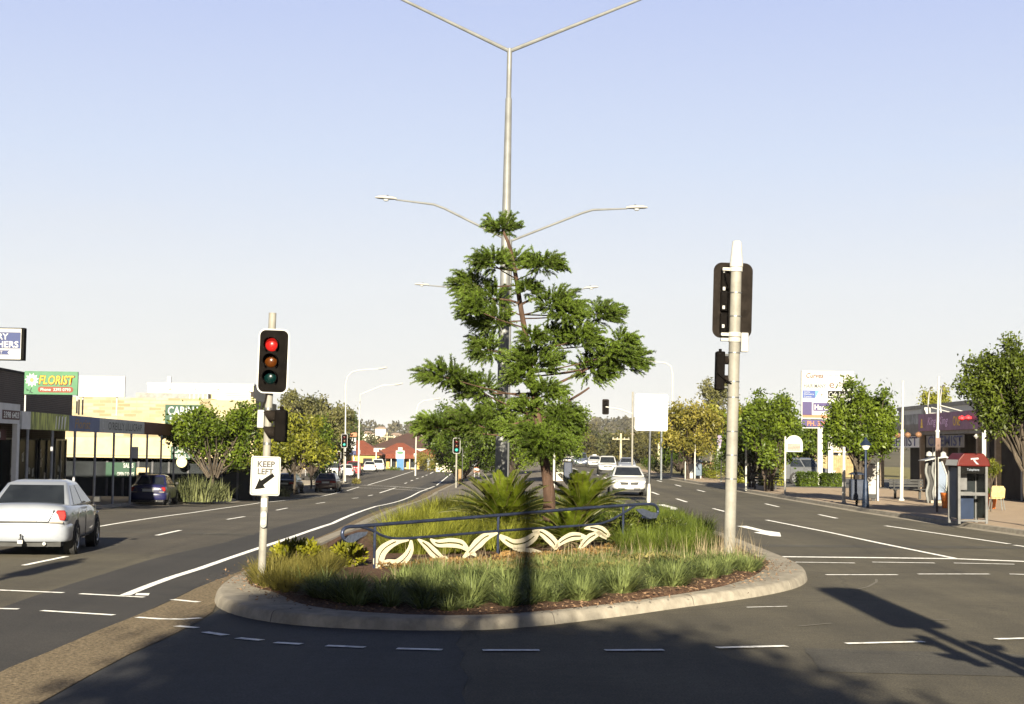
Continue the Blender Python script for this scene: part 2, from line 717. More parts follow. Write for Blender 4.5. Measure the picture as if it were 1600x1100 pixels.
SL = [(-330, 1230), (-60, 1083), (0, 1050), (80, 1018), (156, 985), (215, 962), (269, 939), (312, 917), (366, 897), (437, 868), (520, 831), (600, 795), (660, 772), (700, 755.5), (722, 744)]
SR = [(-200, 1290), (0, 1142), (62, 1100), (131, 1061), (200, 1024), (272, 992), (331, 960), (345, 928), (400, 893), (460, 866), (545, 830), (622, 796), (678, 772), (712, 756), (731, 744)]
ladder('asphalt_resurfaced_lane', [(-600, 1160), (-150, 1010), (0, 950), (100, 916), (247, 871), (344, 850), (500, 808), (600, 778), (660, 759), (690, 747), (702, 739)],
       [(-330, 1230), (-60, 1083), (80, 1018), (215, 962), (312, 917), (366, 897), (520, 831), (600, 795), (660, 772), (700, 755.5), (722, 744)], 150, 6, 0.004, M_dark)
ladder('concrete_gutter_strip', SL, SR, 160, 3, 0.009, M_agg)
# new asphalt of the cross street, up to the wavy seam
mb = MB()
seam = [(-.62, 21.2), (-.55, 20.2), (-.6, 19.2), (-.47, 18.3), (-.5, 17.4), (-.38, 16.4), (-.42, 15.4), (-.3, 14), (-.35, 12), (-.2, 8), (0, 2), (0.1, -20)]
left = [G(*p) for p in ((331, 961), (272, 993), (200, 1025), (131, 1062), (62, 1101), (0, 1143), (-200, 1291))] + [Vector((-9, 6, 0)), Vector((-14, -20, 0))]
pl = [(p.x, p.y, 0.004) for p in left]
fr = [G(*p) for p in ((345, 950), (420, 968), (560, 979), (700, 981))]
pts = [(x, y, 0.004) for x, y in reversed(seam)] + [(p.x, p.y, 0.004) for p in reversed(fr)] + pl
mb.poly(pts)
tag(mb.build('asphalt_patch', M_cross), kind='structure')

# footpaths and their kerbs
ysf = ylist(36, 330)
for name, f0, f1, m, nx in (('footpath_left', lambda y: -60, lambda y: kl(y) - .16, M_pave_l, 30), ('footpath_right', lambda y: kr(y) + .16, lambda y: 60, M_pave, 24)):
    sheet(name, f0, f1, ysf, nx, 0.135, m)
for name, f, s in (('kerb_left', kl, -1), ('kerb_right', kr, 1)):
    mb = MB()
    for y in ysf:
        x = f(y)
        for dx, dz in ((-.35, .006), (0, .014), (.03, .13), (.17, .14)):
            X = x + s * dx
            mb.v.append((X, y, zt(X, y) + dz))
    for j in range(len(ysf) - 1):
        for i in range(3):
            p = j * 4 + i
            mb.f.append((p, p + 1, p + 5, p + 4) if s > 0 else (p + 1, p, p + 4, p + 5))
    tag(mb.build(name, M_conc), kind='structure')
sheet('car_park', lambda y: 15.5, lambda y: 60, [100 + i for i in range(36)], 20, 0.142, asphalt('asphalt_car_park', .06, (1.02, 1, .95)))
sheet('grass_verge', lambda y: kr(y) + 1.6, lambda y: 60, [138 + i * 3 for i in range(50)], 16, 0.142, mat('dry_lawn', (.16, .14, .055), .95, var=.4, scale=2.5, c2=(.2, .18, .08), bump=.6))

# ------------------------------------------------------------------ median island
front_px = [(333, 936), (336, 947), (352, 958), (385, 967), (420, 974), (490, 981), (560, 985), (640, 987), (720, 987), (800, 983), (900, 972), (980, 962), (1060, 950),
            (1130, 941), (1200, 930), (1240, 921), (1258, 913), (1264, 906), (1258, 897), (1240, 886), (1215, 875), (1200, 869)]
left_px = [(712, 756), (678, 772), (622, 796), (545, 830), (460, 866), (400, 893), (360, 913), (342, 925)]
LB = [(lambda p: (p.y, p.x))(G(*p)) for p in left_px]
LB = sorted(LB) + [(250, -5.5), (300, -6)]
RB = sorted([(lambda p: (p.y, p.x))(G(*p)) for p in ((1200, 869), (1150, 848), (1110, 833))] + [(62, 4.75), (80, 4.3), (140, 3.9), (250, 4.6), (300, 5)])
LBf, RBf = (lambda y: interp(LB, y)), (lambda y: interp(RB, y))
fr = [q for q in (G(*p) for p in front_px) if q.y < 33.4]
outline = [Vector((LBf(34), 34, 0))] + [Vector((LBf(y), y, 0)) for y in (31, 28, 26)] + fr + [Vector((RBf(34), 34, 0))]
outline = [Vector((p.x, p.y, 0)) for p in outline]


def densify(P, step=.35, closed=False):
    out = []
    n = len(P)
    for i in range(n if closed else n - 1):
        a, b = P[i], P[(i + 1) % n]
        k = max(1, int((b - a).length / step))
        for j in range(k): out.append(a.lerp(b, j / k))
    if not closed: out.append(P[-1])
    return out


def smooth_line(P, it=2):
    for _ in range(it):
        P = [P[0]] + [(P[i - 1] + P[i] * 2 + P[i + 1]) / 4 for i in range(1, len(P) - 1)] + [P[-1]]
    return P


outline = smooth_line(densify(outline), 3)


def inset(P, d):
    out = []
    for i, p in enumerate(P):
        a, b = P[max(0, i - 1)], P[min(len(P) - 1, i + 1)]
        t = (b - a).normalized()
        q = p + Vector((-t.y, t.x, 0)) * (d(i / len(P)) if callable(d) else d)
        out.append(q)
    out[0].y = out[-1].y = 34
    return out


mb = MB()
prof = [(0.0, 0.0), (0.025, 0.10), (0.055, 0.138), (0.10, 0.150), (0.5, 0.157)]
rings = []
for d, z in prof:
    R = inset(outline, d)
    rings.append([len(mb.v) + i for i in range(len(R))])
    for i, p in enumerate(R):
        wz = 0.004 * math.sin(i * 1.7) if 0 < z < .15 else 0
        mb.v.append((p.x, p.y, z + wz))
for A, B in zip(rings, rings[1:]):
    for i in range(len(A) - 1):
        mb.f.append((A[i], A[i + 1], B[i + 1], B[i]))
mb.f.append(tuple(rings[-1]))
# long back part
ysb = ylist(34, 300)
for f, s in ((LBf, 1), (RBf, -1)):
    base = len(mb.v)
    for y in ysb:
        for d, z in prof[:-1] + [(0.36, .152)]:
            x = f(y) + s * d
            mb.v.append((x, y, zt(x, y) + z))
    for j in range(len(ysb) - 1):
        for i in range(4):
            p = base + j * 5 + i
            mb.f.append((p, p + 5, p + 6, p + 1) if s < 0 else (p, p + 1, p + 6, p + 5))
tag(mb.build('median_kerb', M_conc, smooth=True), kind='structure')
sheet('median_paving', lambda y: LBf(y) + .36, lambda y: RBf(y) - .36, ysb, 14, 0.151, M_med)

# joints across the island kerb
jm = MB()
for i in range(6, len(outline) - 6, 9):
    a, b = outline[i - 1], outline[i + 1]
    tg = (b - a).normalized() * .008
    nn = Vector((-tg.y, tg.x, 0)).normalized()
    for (d0, z0), (d1, z1) in zip(prof, prof[1:]):
        p, q = outline[i] + nn * d0, outline[i] + nn * d1
        jm.quad(*[(v.x, v.y, z + .006) for v, z in ((p - tg, z0), (p + tg, z0), (q + tg, z1), (q - tg, z1))])
tag(jm.build('kerb_joints', mat('joint_dark', (.10, .09, .075), .9, var=.3)), kind='structure')

# mulch bed
bed_px = [(384, 908), (390, 915), (404, 921), (425, 922), (440, 928), (452, 938), (480, 947), (560, 957), (640, 961), (760, 961), (860, 953), (960, 942), (1060, 928),
          (1130, 916), (1175, 902), (1196, 888), (1190, 876)]
bed_front = [q for q in (G(*p, dz=.16) for p in bed_px) if q.y < 31.5]
BL = [(30, -4.0), (34, -3.95), (45, -3.1), (60, -2.2)]
BR = [(30, 5.0), (34, 4.95), (45, 4.6), (62, 3.9)]
bed = [Vector((interp(BL, y), y, 0)) for y in (34, 31, 29, 27)] + bed_front + [Vector((5.0, 32, 0)), Vector((4.95, 34, 0))]
bed = [Vector((p.x, p.y, 0)) for p in bed]
bed = smooth_line(densify(bed), 2)


def mound(x, y):
    """height of the planting bed above the street"""
    return .165 + .03 * (1 + math.sin(x * 1.9 + y * .8) * math.sin(y * 1.3 - x * .6)) * sstep(22, 25, y) * sstep(-4.3, -2.6, x) * sstep(5.2, 3.4, x) + .12 * sstep(34, 38, y)


mb = MB()
rings = []
for k, d in enumerate((0.0, .12, .5, 1.0, 1.6)):
    R = inset(bed, d)
    rings.append([len(mb.v) + i for i in range(len(R))])
    for p in R:
        mb.v.append((p.x, p.y, (.156 if k == 0 else mound(p.x, p.y) + random.uniform(0, .02))))
for A, B in zip(rings, rings[1:]):
    for i in range(len(A) - 1):
        mb.f.append((A[i], A[i + 1], B[i + 1], B[i]))
mb.f.append(tuple(rings[-1]))
sheet_mb(mb, lambda y: interp(BL, y), lambda y: interp(BR, y), ylist(34, 60), 10, mound)
tag(mb.build('mulch_bed', M_mulch, smooth=True), kind='structure')

# litter of bark chips along the bed edge
C, D = [], []
for i in range(2600):
    p = random.choice(bed[8:-6])
    x, y = p.x + random.gauss(0, .28), p.y + abs(random.gauss(.12, .3))
    C.append((x, y, mound(x, y) + random.uniform(.01, .035)))
    D.append((random.gauss(0, 1), random.gauss(0, 1), random.gauss(0, .25)))
V, Fq = leaf_quads(np.array(C), np.array(D), .03 + .05 * rng.random(len(C)), .02, np.array([0, 0, 1.]) + rng.normal(size=(len(C), 3)) * .5)
tag(np_mesh('bark_litter', V, Fq, mat('bark_chip', (.10, .055, .03), .9, var=.6, scale=30, c2=(.22, .14, .085))), kind='stuff')

# ------------------------------------------------------------------ road markings
mk = MB()


def line(P, w=.12, dz=.010):
    W = [G(*p) for p in P]
    S = densify(W, 2.0 if (W[-1] - W[0]).length > 8 else .8)
    A = []
    for i, p in enumerate(S):
        a, b = S[max(0, i - 1)], S[min(len(S) - 1, i + 1)]
        t = (b - a)
        t.z = 0
        t.normalize()
        nn = Vector((-t.y, t.x, 0)) * w / 2 * random.uniform(.9, 1.08)
        A.append((p + nn, p - nn))
    for (a, b), (c, d) in zip(A, A[1:]):
        q = []
        for v in (a, b, d, c):
            q.append((v.x, v.y, zt(v.x, v.y) + dz))
        mk.quad(*q)


def shape(P, dz=.010):
    mk.poly([tuple(G(*p, dz=dz)) for p in P])


c6 = lambda x, y: (x / 2.667 + 1000, y / 2.667 + 760)
z3 = lambda x, y: (x / 5 + 430, y / 5 + 560)
for a, b in (((-70, 920), (99, 927)), ((125, 928.5), (225, 934)), ((-90, 950), (29, 952.5)), ((65, 955), (178, 962))):
    line([a, b])
line([(269, 938), (310, 942)], dz=.014)
line([(214, 966), (250, 968.5), (285, 969), (314, 967)], dz=.014)
for a, b in (((276, 979.5), (308, 982.5)), ((320, 989), (352, 994)), ((371, 998.5), (409, 1002)), ((430, 1005.5), (471, 1008)), ((510, 1010.5), (570, 1013)), ((620, 1015), (691, 1017)),
             ((754, 1017.5), (843, 1017.5)), ((945, 1017.5), (1037, 1017)), ((1120, 1013.5), (1229, 1011)), ((1322, 1007), (1443, 1004)), ((1556, 1000), (1680, 997))):
    line([a, b], .13, dz=.014)
line([(212, 929.5), (233, 929.5)], .35)
line([(195, 931), (231, 916.5), (269, 902.5), (312, 889), (353, 874.5), (400, 858.5), (444, 844), (475, 833), (520, 818), (587, 791.5), (655, 769), (679, 760)], .15)
line([(682, 758.5), (705, 740)], .15)
for a, b in (((37, 884), (104, 870)), ((245, 837), (282, 829)), ((355, 812), (382, 807.5)), ((432, 797.5), (449, 794)), ((494, 787), (508, 785))):
    line([a, b])
for a, b in (((600, 1095), (650, 1090)), ((725, 1075), (760, 1068)), ((815, 1052), (940, 1012)), ((1010, 978), (1030, 972)), ((1060, 958), (1075, 952)), ((1100, 942), (1120, 936)), ((1145, 928), (1158, 922)),
             ((1175, 915), (1190, 910)), ((1210, 902), (1235, 888))):
    line([z3(*a), z3(*b)], .14)
line([(60, 838), (149, 824), (218, 812.7), (300, 801.5), (405, 786), (470, 778.5), (500, 776), (532, 769)], .12)
line([(542, 767), (561, 761)])
line([(575, 758), (612, 747), (646, 736)])
line([(545, 757.5), (610, 760), (674, 763.5)], .2)
line([(540, 761.5), (600, 763.5), (668, 766.5)], .15)
line([c6(535, 294), c6(1000, 299), c6(1310, 303), c6(1640, 316)], .3)
for a, b in (((625, 317), (895, 321)), ((968, 317), (1228, 321)), ((1308, 321), (1560, 326)), ((775, 370), (1073, 370)), ((1158, 367), (1456, 367)), ((1540, 367), (1700, 371)),
             ((305, 93), (355, 106)), ((152, 52), (195, 66)), ((238, 15), (270, 23)), ((522, 73), (578, 86)), ((745, 118), (820, 134))):
    line([c6(*a), c6(*b)], .13)
line([c6(445, 506), c6(612, 502)], .05)
line([c6(527, 141), c6(800, 195), c6(1000, 238), c6(1310, 301)], .14)
line([c6(1022, 165), c6(1540, 241)], .14)
line([c6(1560, 246), c6(1700, 266)], .14)
shape([c6(*p) for p in ((403, 165), (442, 164), (520, 183), (583, 192), (588, 209), (545, 206), (474, 192), (502, 188))])
shape([(1026, 788.5), (1037, 788), (1058, 793.5), (1059, 796.5), (1043, 796), (1048, 793.5)])
for a, b in (((944, 746), (948, 748)), ((931, 741), (935, 743)), ((918, 737.6), (922, 739)), ((889, 730), (902, 734)), ((1055, 757.6), (1064, 760)), ((1027, 751), (1034, 753)), ((1018, 769), (1029, 773))):
    line([a, b], .14)
tag(mk.build('road_markings', M_paint), kind='structure')
# a cast iron cover in the right carriageway
mb = MB()
p = G(904, 745)
mb.lathe([(.42, 0), (.42, .008), (.36, .010), (.35, .006)], 20, O=(p.x, p.y, zt(p.x, p.y) + .002))
tag(mb.build('manhole_cover', mat('cast_iron', (.03, .03, .028), .7, var=.3, scale=9)), 'round dark iron cover in the right carriageway beside the median', 'manhole cover')
# patched trenches in the old asphalt
for nm, P in (('asphalt_trench_patch', [(6.0, 39.5), (14.2, 40.4), (14.2, 41.3), (6.0, 40.5)]), ('asphalt_trench_patch', [(3.2, 17.2), (5.9, 17.0), (6.2, 18.9), (3.4, 19.3)]), ('asphalt_trench_patch', [(-13.4, 43.0), (-6.4, 42.0), (-6.4, 42.8), (-13.4, 43.9)])):
    mb = MB()
    Q = densify([Vector((x, y, 0)) for x, y in P], .4, True)
    mb.poly([(v.x + random.gauss(0, .012), v.y + random.gauss(0, .02), zt(v.x, v.y) + .004) for v in Q])
    tag(mb.build(nm, M_patch), kind='structure')
# faint wheel scuffs on the crossing
mk = MB()
for P in ([c6(900, 432), c6(950, 420), c6(985, 400), c6(985, 388)], [c6(660, 585), c6(800, 572)], [c6(1215, 560), c6(1290, 556)]):
    line(P, .05, .008)
tag(mk.build('tyre_scuffs', mat('tyre_scuff', (.13, .12, .1), .8)), kind='structure')
# ------------------------------------------------------------------ street furniture of the island
M_galv = mat('galvanised_steel', (0.52, 0.53, 0.52), 0.55, var=0.14, scale=2.5, metal=0.35, bump=0.15, bscale=20)
M_white = mat('white_painted_metal', (0.74, 0.72, 0.66), 0.5, var=0.14, scale=4, bump=0.1, bscale=30)
M_cream = mat('pole_cream', (0.66, 0.63, 0.55), 0.55, var=0.16, scale=3, bump=0.15, bscale=25)
M_black = mat('black_housing', (0.022, 0.018, 0.016), 0.8, var=0.3, scale=8, spec=.03)
M_blackm = mat('dark_grey_plastic', (0.045, 0.036, 0.03), 0.8, var=0.3, scale=8, spec=.03)
M_sign = mat('sign_white', (0.82, 0.81, 0.78), 0.45, var=0.05, scale=6)
M_ink = mat('sign_black', (0.015, 0.015, 0.014), 0.8, var=0.2, scale=5, spec=.03)
M_band = mat('steel_band', (0.4, 0.4, 0.38), 0.4, metal=0.8, var=.2, scale=9)
M_red_on = mat('lamp_red_lit', (0.10, 0.004, 0.004), 0.3, emit=(1, 0.03, 0.02), estr=.11, coat=.6, var=.15, scale=60)
M_red_off = mat('lamp_red', (0.16, 0.012, 0.012), 0.25, coat=.6, var=.2, scale=50)
M_amb_off = mat('lamp_amber', (0.27, 0.075, 0.012), 0.25, coat=.6, var=.25, scale=50)
M_grn_off = mat('lamp_green', (0.012, 0.09, 0.085), 0.25, coat=.6, var=.25, scale=50)
M_grn_on = mat('lamp_green_lit', (0.01, 0.1, 0.08), 0.3, emit=(0.06, 1, 0.7), estr=.14, coat=.6, var=.15, scale=50)


def lens_set(t, x, z0, sp, r, y, sgn, lit, housing, deep=True):
    """three stacked aspects: housing, lens and visor of each; sgn -1 faces the camera side"""
    for k, (on, off, m_on, m_off) in enumerate((('red', 0, M_red_on, M_red_off), ('amber', 0, M_amb_off, M_amb_off), ('green', 0, M_grn_on, M_grn_off))):
        z = z0 + (1 - k) * sp
        mb = MB()
        Mx = Matrix.Translation((x, y, z)) @ Matrix.Rotation(PI / 2 * (1 if sgn < 0 else -1), 4, 'X')
        mb.lathe([(r, 0), (r * .96, .012), (r * .75, .035), (r * .4, .05), (.01, .055)], 18, M=Mx)
        mb.build('lens', m_on if lit == on else m_off, t, smooth=True)
        if deep:
            mb = MB()
            n = 18
            rows = []
            for L in (0.0, 1.0):
                for rr in (r * 1.1, r * 1.04):
                    row = []
                    for i in range(n + 1):
                        a = math.radians(-50 + 280 * i / n)
                        ln = (.02 + (.19 * (0.35 + .65 * max(0, math.sin(a) * .5 + .5)))) * L
                        mb.v.append((x + rr * math.cos(a), y + sgn * ln, z + rr * math.sin(a)))
                        row.append(len(mb.v) - 1)
                    rows.append(row)
            o0, i0, o1, i1 = rows
            for i in range(n):
                mb.f += [(o0[i], o0[i + 1], o1[i + 1], o1[i]), (i0[i], i1[i], i1[i + 1], i0[i + 1]), (o1[i], o1[i + 1], i1[i + 1], i1[i])]
            mb.build('visor', M_black, t, smooth=True)


def target_board(t, x, y, z, w, h, sgn, border=.022):
    r = w * .2
    M_ = MB()
    M_.prism(rrect(w + 2 * border, h + 2 * border, r + border, 6), (x, y, z), (1, 0, 0), (0, 0, 1), (0, -1, 0), .01)
    M_.build('board_border', M_sign if sgn < 0 else M_blackm, t)
    mb = MB()
    if sgn < 0:
        mb.prism(rrect(w, h, r, 6), (x, y - .010, z), (1, 0, 0), (0, 0, 1), (0, -1, 0), .012)
    else:
        mb.prism(rrect(w, h, r, 6), (x, y, z), (1, 0, 0), (0, 0, 1), (0, 1, 0), .012)
    mb.build('target_board', M_black if sgn < 0 else M_blackm, t)


def side_head(t, x, z, dirn, n=2, s=.24, y=-.02):
    """lantern seen from its side, its hoods pointing along dirn in x"""
    hz = n * s
    mb = MB()
    mb.box(x - .085, x + .085, y - .13, y + .13, z - hz / 2, z + hz / 2)
    mb.build('side_lantern', M_black, t, bevel=.025)
    for k in range(n):
        zc = z + ((n - 1) / 2 - k) * s
        mb = MB()
        rows = []
        m = 12
        for L in (0, 1):
            row = []
            for i in range(m + 1):
                a = math.radians(-30 + 240 * i / m)
                ln = (.03 + .17 * max(0.1, .55 + .45 * math.sin(a))) * L
                mb.v.append((x + dirn * (.085 + ln), y + .105 * math.cos(a), zc + .105 * math.sin(a)))
                row.append(len(mb.v) - 1)
            rows.append(row)
        for i in range(m):
            mb.f.append((rows[0][i], rows[0][i + 1], rows[1][i + 1], rows[1][i]))
        o = mb.build('visor', M_blackm, t, smooth=True)
        sd = o.modifiers.new('solid', 'SOLIDIFY')
        sd.thickness = .006
    mb = MB()
    mb.tube([(x, y, z + hz / 2), (x, y, z + hz / 2 + .05)], .03, 8)
    mb.build('lantern_cap', M_black, t, smooth=True)
    for dz in (.06 - hz / 2, hz / 2 - .06):
        mb = MB()
        mb.tube([(x, y, z + dz), (0, 0, z + dz)], .018, 6)
        mb.build('bracket', M_galv, t, smooth=True)


# ---- left signal with the keep-left sign
p = G(408, 914, .165)
t = thing('traffic_signal', 'traffic signal on a cream pole showing red above a KEEP LEFT sign', 'traffic light', p, 0, None, lean=.02)
mb = MB()
mb.tube([(0, 0, -.1), (0, 0, 2.2), (0, 0, 4.06)], [.058, .057, .056], 20)
mb.build('pole', M_cream, t, smooth=True)
mb = MB()
mb.lathe([(.12, -.02), (.12, .012), (.1, .02), (.062, .022)], 20)
mb.build('base_plate', M_galv, t, smooth=True)
target_board(t, .06, -.13, 3.33, .42, .92, -1)
lens_set(t, .032, 3.33, .243, .1, -.155, -1, 'red', None)
mb = MB()
mb.box(-.12, .18, -.12, -.06, 2.94, 3.72)
mb.build('lantern_body', M_blackm, t, bevel=.02)
side_head(t, .2, 2.37, -1)
mb = MB()
mb.box(-.15, -.05, -.1, .06, 2.33, 2.6)
mb.build('junction_box', M_sign, t, bevel=.015)
for z in (3.72, 2.9, 2.62, 2.1, 1.85, 1.4):
    mb = MB()
    mb.lathe([(.062, -.018), (.066, -.016), (.066, .016), (.062, .018)], 18, O=(0, 0, z))
    mb.build('clamp_band', M_band, t, smooth=True)
mb = MB()
mb.tube([(-.1, -.06, 2.58), (-.04, -.09, 2.75), (-.02, -.07, 2.88), (0, -.06, 2.95)], .012, 6)
mb.build('cable', M_blackm, t, smooth=True)
mb = MB()
mb.prism(rrect(.44, .58, .035, 5), (0.005, -.066, 1.62), (1, 0, 0), (0, 0, 1), (0, -1, 0), .006)
sp = mb.build('sign_panel', M_sign, t)
mb = MB()
ring_o, ring_i = rrect(.415, .555, .03, 5), rrect(.395, .535, .024, 5)
for i in range(len(ring_o)):
    j = (i + 1) % len(ring_o)
    a, b, c, d = ring_o[i], ring_o[j], ring_i[j], ring_i[i]
    mb.quad(*[(.005 + q[0], -.0745, 1.62 + q[1]) for q in (a, b, c, d)])
mb.build('sign_border', mat('sign_grey_line', (.25, .22, .18), .5, var=.2), sp)
text('KEEP', (.012, -.0745, 1.795), (1, 0, 0), (0, 0, 1), .26, .09, mat('faded_lettering', (.5, .47, .4), .5, var=.3, scale=20), sp, bold=.03)
text('LEFT', (.005, -.0745, 1.685), (1, 0, 0), (0, 0, 1), .235, .09, _mats['faded_lettering'], sp, bold=.03)
mb = MB()
ar = [(.145, .06), (.105, .01), (-.025, -.075), (-.0, -.115), (-.155, -.135), (-.085, .005), (-.062, -.03), (.105, .1)]
ar = [(.15, .075), (.115, .025), (-.04, -.085), (-.005, -.125), (-.155, -.155), (-.083, -.012), (-.072, -.047), (.108, .108)]
ar = [(.135, .058), (.098, .105), (-.068, -.012), (-.085, .03), (-.155, -.145), (-.0, -.118), (-.03, -.075)]
mb.prism(ar, (.01, -.073, 1.53 + .03), (1, 0, 0), (0, 0, 1), (0, -1, 0), .003)
mb.build('arrow', M_ink, sp)
mb = MB()
mb.prism(rrect(.1, .26, .05, 8), (0.01, -.062, .98), (1, 0, 0), (0, 0, 1), (0, -1, 0), .05)
pb = mb.build('push_button', M_galv, t, bevel=.008)
for dz in (.06, -.055):
    mb = MB()
    mb.lathe([(.04, 0), (.04, .012), (.03, .016), (.02, .008)], 16, M=Matrix.Translation((.01, -.112, .98 + dz)) @ Matrix.Rotation(PI / 2, 4, 'X'))
    mb.build('button_face', M_sign, pb, smooth=True)
mb = MB()
mb.prism(rrect(.09, .13, .01), (0, -.059, 1.22), (1, 0, 0), (0, 0, 1), (0, -1, 0), .002)
mb.build('sticker', M_sign, t)

# ---- right signal seen from behind
p = G(1139.5, 868, .2)
t = thing('traffic_signal', 'tall cream traffic signal at the right of the island, seen from behind', 'traffic light', p, 0, None, lean=.018)
t.scale = (1.037, 1.037, 1.037)
mb = MB()
mb.tube([(0, 0, -.15), (0, 0, 3), (0, 0, 5.55)], [.112, .108, .104], 22)
mb.build('pole', M_cream, t, smooth=True)
mb = MB()
mb.lathe([(.128, 5.5), (.128, 5.56), (.122, 5.6), (.085, 5.98), (.06, 6.0)], 20)
mb.build('pole_cap', M_white, t, smooth=True)
target_board(t, -.03, .2, 4.87, .73, 1.43, 1, .012)
mb = MB()
for k in range(3):
    mb.box(-.27, .07, .1, .2, 4.85 + (k - 1) * .42 - .2, 4.85 + (k - 1) * .42 + .2)
mb.build('lantern_body', M_black, t, bevel=.03)
lens_set(t, -.03, 4.87, .42, .15, .22, 1, 'green', None)
for z in (5.42, 5.08, 4.72, 4.36, 4.2):
    mb = MB()
    mb.box(-.24, -.19, .05, .1, z - .035, z + .035)
    mb.build('bolt', M_sign, t, bevel=.008)
for z in (5.45, 4.2, 4.1):
    mb = MB()
    mb.box(-.26, -.1, -.02, .1, z - .03, z + .03)
    mb.build('bracket', M_white, t, bevel=.01)
    mb = MB()
    mb.lathe([(.116, -.045), (.122, -.04), (.122, .04), (.116, .045)], 20, O=(0, 0, z))
    mb.build('collar', M_white, t, smooth=True)
for z in (5.0, 4.55, 3.85, 3.3, 3.0, 2.35, 1.9, 1.45):
    mb = MB()
    mb.lathe([(.112, -.012), (.1165, -.01), (.1165, .01), (.112, .012)], 20, O=(0, 0, z))
    mb.build('clamp_band', M_band, t, smooth=True)
mb = MB()
mb.box(.115, .26, -.08, .07, 3.87, 4.24)
mb.build('junction_box', M_sign, t, bevel=.02)
side_head(t, -.26, 3.5, 1, 2, .37, y=.06)
mb = MB()
mb.tube([(-.33, -.1, 3.65), (-.32, -.12, 3.45), (-.2, -.1, 3.35), (-.05, -.11, 3.25)], .012, 6)
mb.build('cable', M_black, t, smooth=True)
mb = MB()
mb.tube([(-.2, -.02, 5.42), (-.2, -.06, 5.3), (-.13, -.05, 5.15), (-.13, -.02, 4.3)], .014, 6)
mb.build('cable', M_black, t, smooth=True)


# ---- distant signals
def small_signal(px, pyb, H, bz, lit, label, sgn=-1, bw=.62, bh=1.12, arm=None, dz=.15, side=True, polem=None):
    b = G(px, pyb, dz)
    t = thing('traffic_signal', label, 'traffic light', b, 0, 'distant traffic signals')
    mb = MB()
    mb.tube([(0, 0, -.1), (0, 0, H)], [.075, .07], 10)
    mb.build('pole', polem or M_cream, t, smooth=True)
    x = arm or 0
    if arm:
        mb = MB()
        mb.tube([(0, 0, bz - .5), (arm * .5, 0, bz - .15), (arm, 0, bz)], [.06, .05, .045], 8)
        mb.build('mast_arm', M_white, t, smooth=True)
    y = -.1 if sgn < 0 else .1
    target_board(t, x, y, bz, bw * .82, bh * .94, sgn, .03 if sgn < 0 else .01)
    lens_set(t, x, bz, bh * .26, bw * .2, y - .024 if sgn < 0 else y + .02, sgn, lit, None, deep=True)
    mb = MB()
    mb.box(x - .17, x + .17, min(y, 0) if sgn < 0 else 0, max(y, 0) if sgn > 0 else 0, bz - bh * .38, bz + bh * .38)
    mb.build('lantern_body', M_black, t, bevel=.02)
    if side:
        side_head(t, .22, bz - bh * .95, -1)
    return t


small_signal(537, 753, 4.3, 3.8, 'green', 'distant traffic signal showing green, white pole beside the parked maroon hatchback', bw=.62, bh=1.3)
small_signal(501, 752, 4.2, 3.95, 'green', 'distant traffic signal half hidden by the leafy tree left of the road', side=False, bw=.6, bh=1.2)
small_signal(712.5, 762, 3.75, 3.2, 'green', 'traffic signal on the edge of the median beside the dark round tree', bw=.62, bh=1.2, side=False)
small_signal(987.5, 745, 6.6, 5.4, 'none', 'slim overhead traffic signal hung on a mast arm over the right carriageway', sgn=1, bw=.62, bh=1.25, arm=-2.1, side=False)
small_signal(1033, 748, 5.0, 4.1, 'none', 'dark traffic signal post seen from behind at the right kerb, below the blank white board', sgn=1, bw=.55, bh=1.1, side=False, polem=mat('dark_post', (.1, .11, .12), .6, var=.2))
small_signal(529, 757, 2.9, 2.5, 'none', 'short dark pedestrian signal on the left kerb in front of the yellow building', bw=.35, bh=.7, side=False)

# ---- white sign board seen from behind
b = G(1013.5, 786, .17)
t = thing('traffic_sign', 'large blank white sign board seen from behind on a grey post behind the white cars', 'road sign', b, 0, None, lean=.012)
Ys = b.y
sc = Ys / F
mb = MB()
mb.tube([(0, 0, .55), (0, 0, 4.0)], .05, 12)
mb.build('pole', mat('sign_post_grey', (.2, .21, .23), .4, metal=.6, var=.3, scale=3), t, smooth=True)
mb = MB()
mb.lathe([(.06, -.1), (.085, .1), (.075, .5), (.052, .75)], 12)
mb.build('post_sleeve', M_white, t, smooth=True)
mb = MB()
zc = (786 - 645) * sc
mb.prism(rrect(51 * sc, 57 * sc, .09, 5), (.03, -.06, zc), (1, 0, 0), (0, 0, 1), (0, -1, 0), .012)
mb.build('sign_panel', mat('sign_back_white', (.85, .85, .83), .4, var=.04), t)
for z in (zc + .35, zc - .3):
    mb = MB()
    mb.box(-.12, .12, -.072 - .012, -.072, z - .02, z + .02)
    mb.build('fixing_strap', M_sign, t)


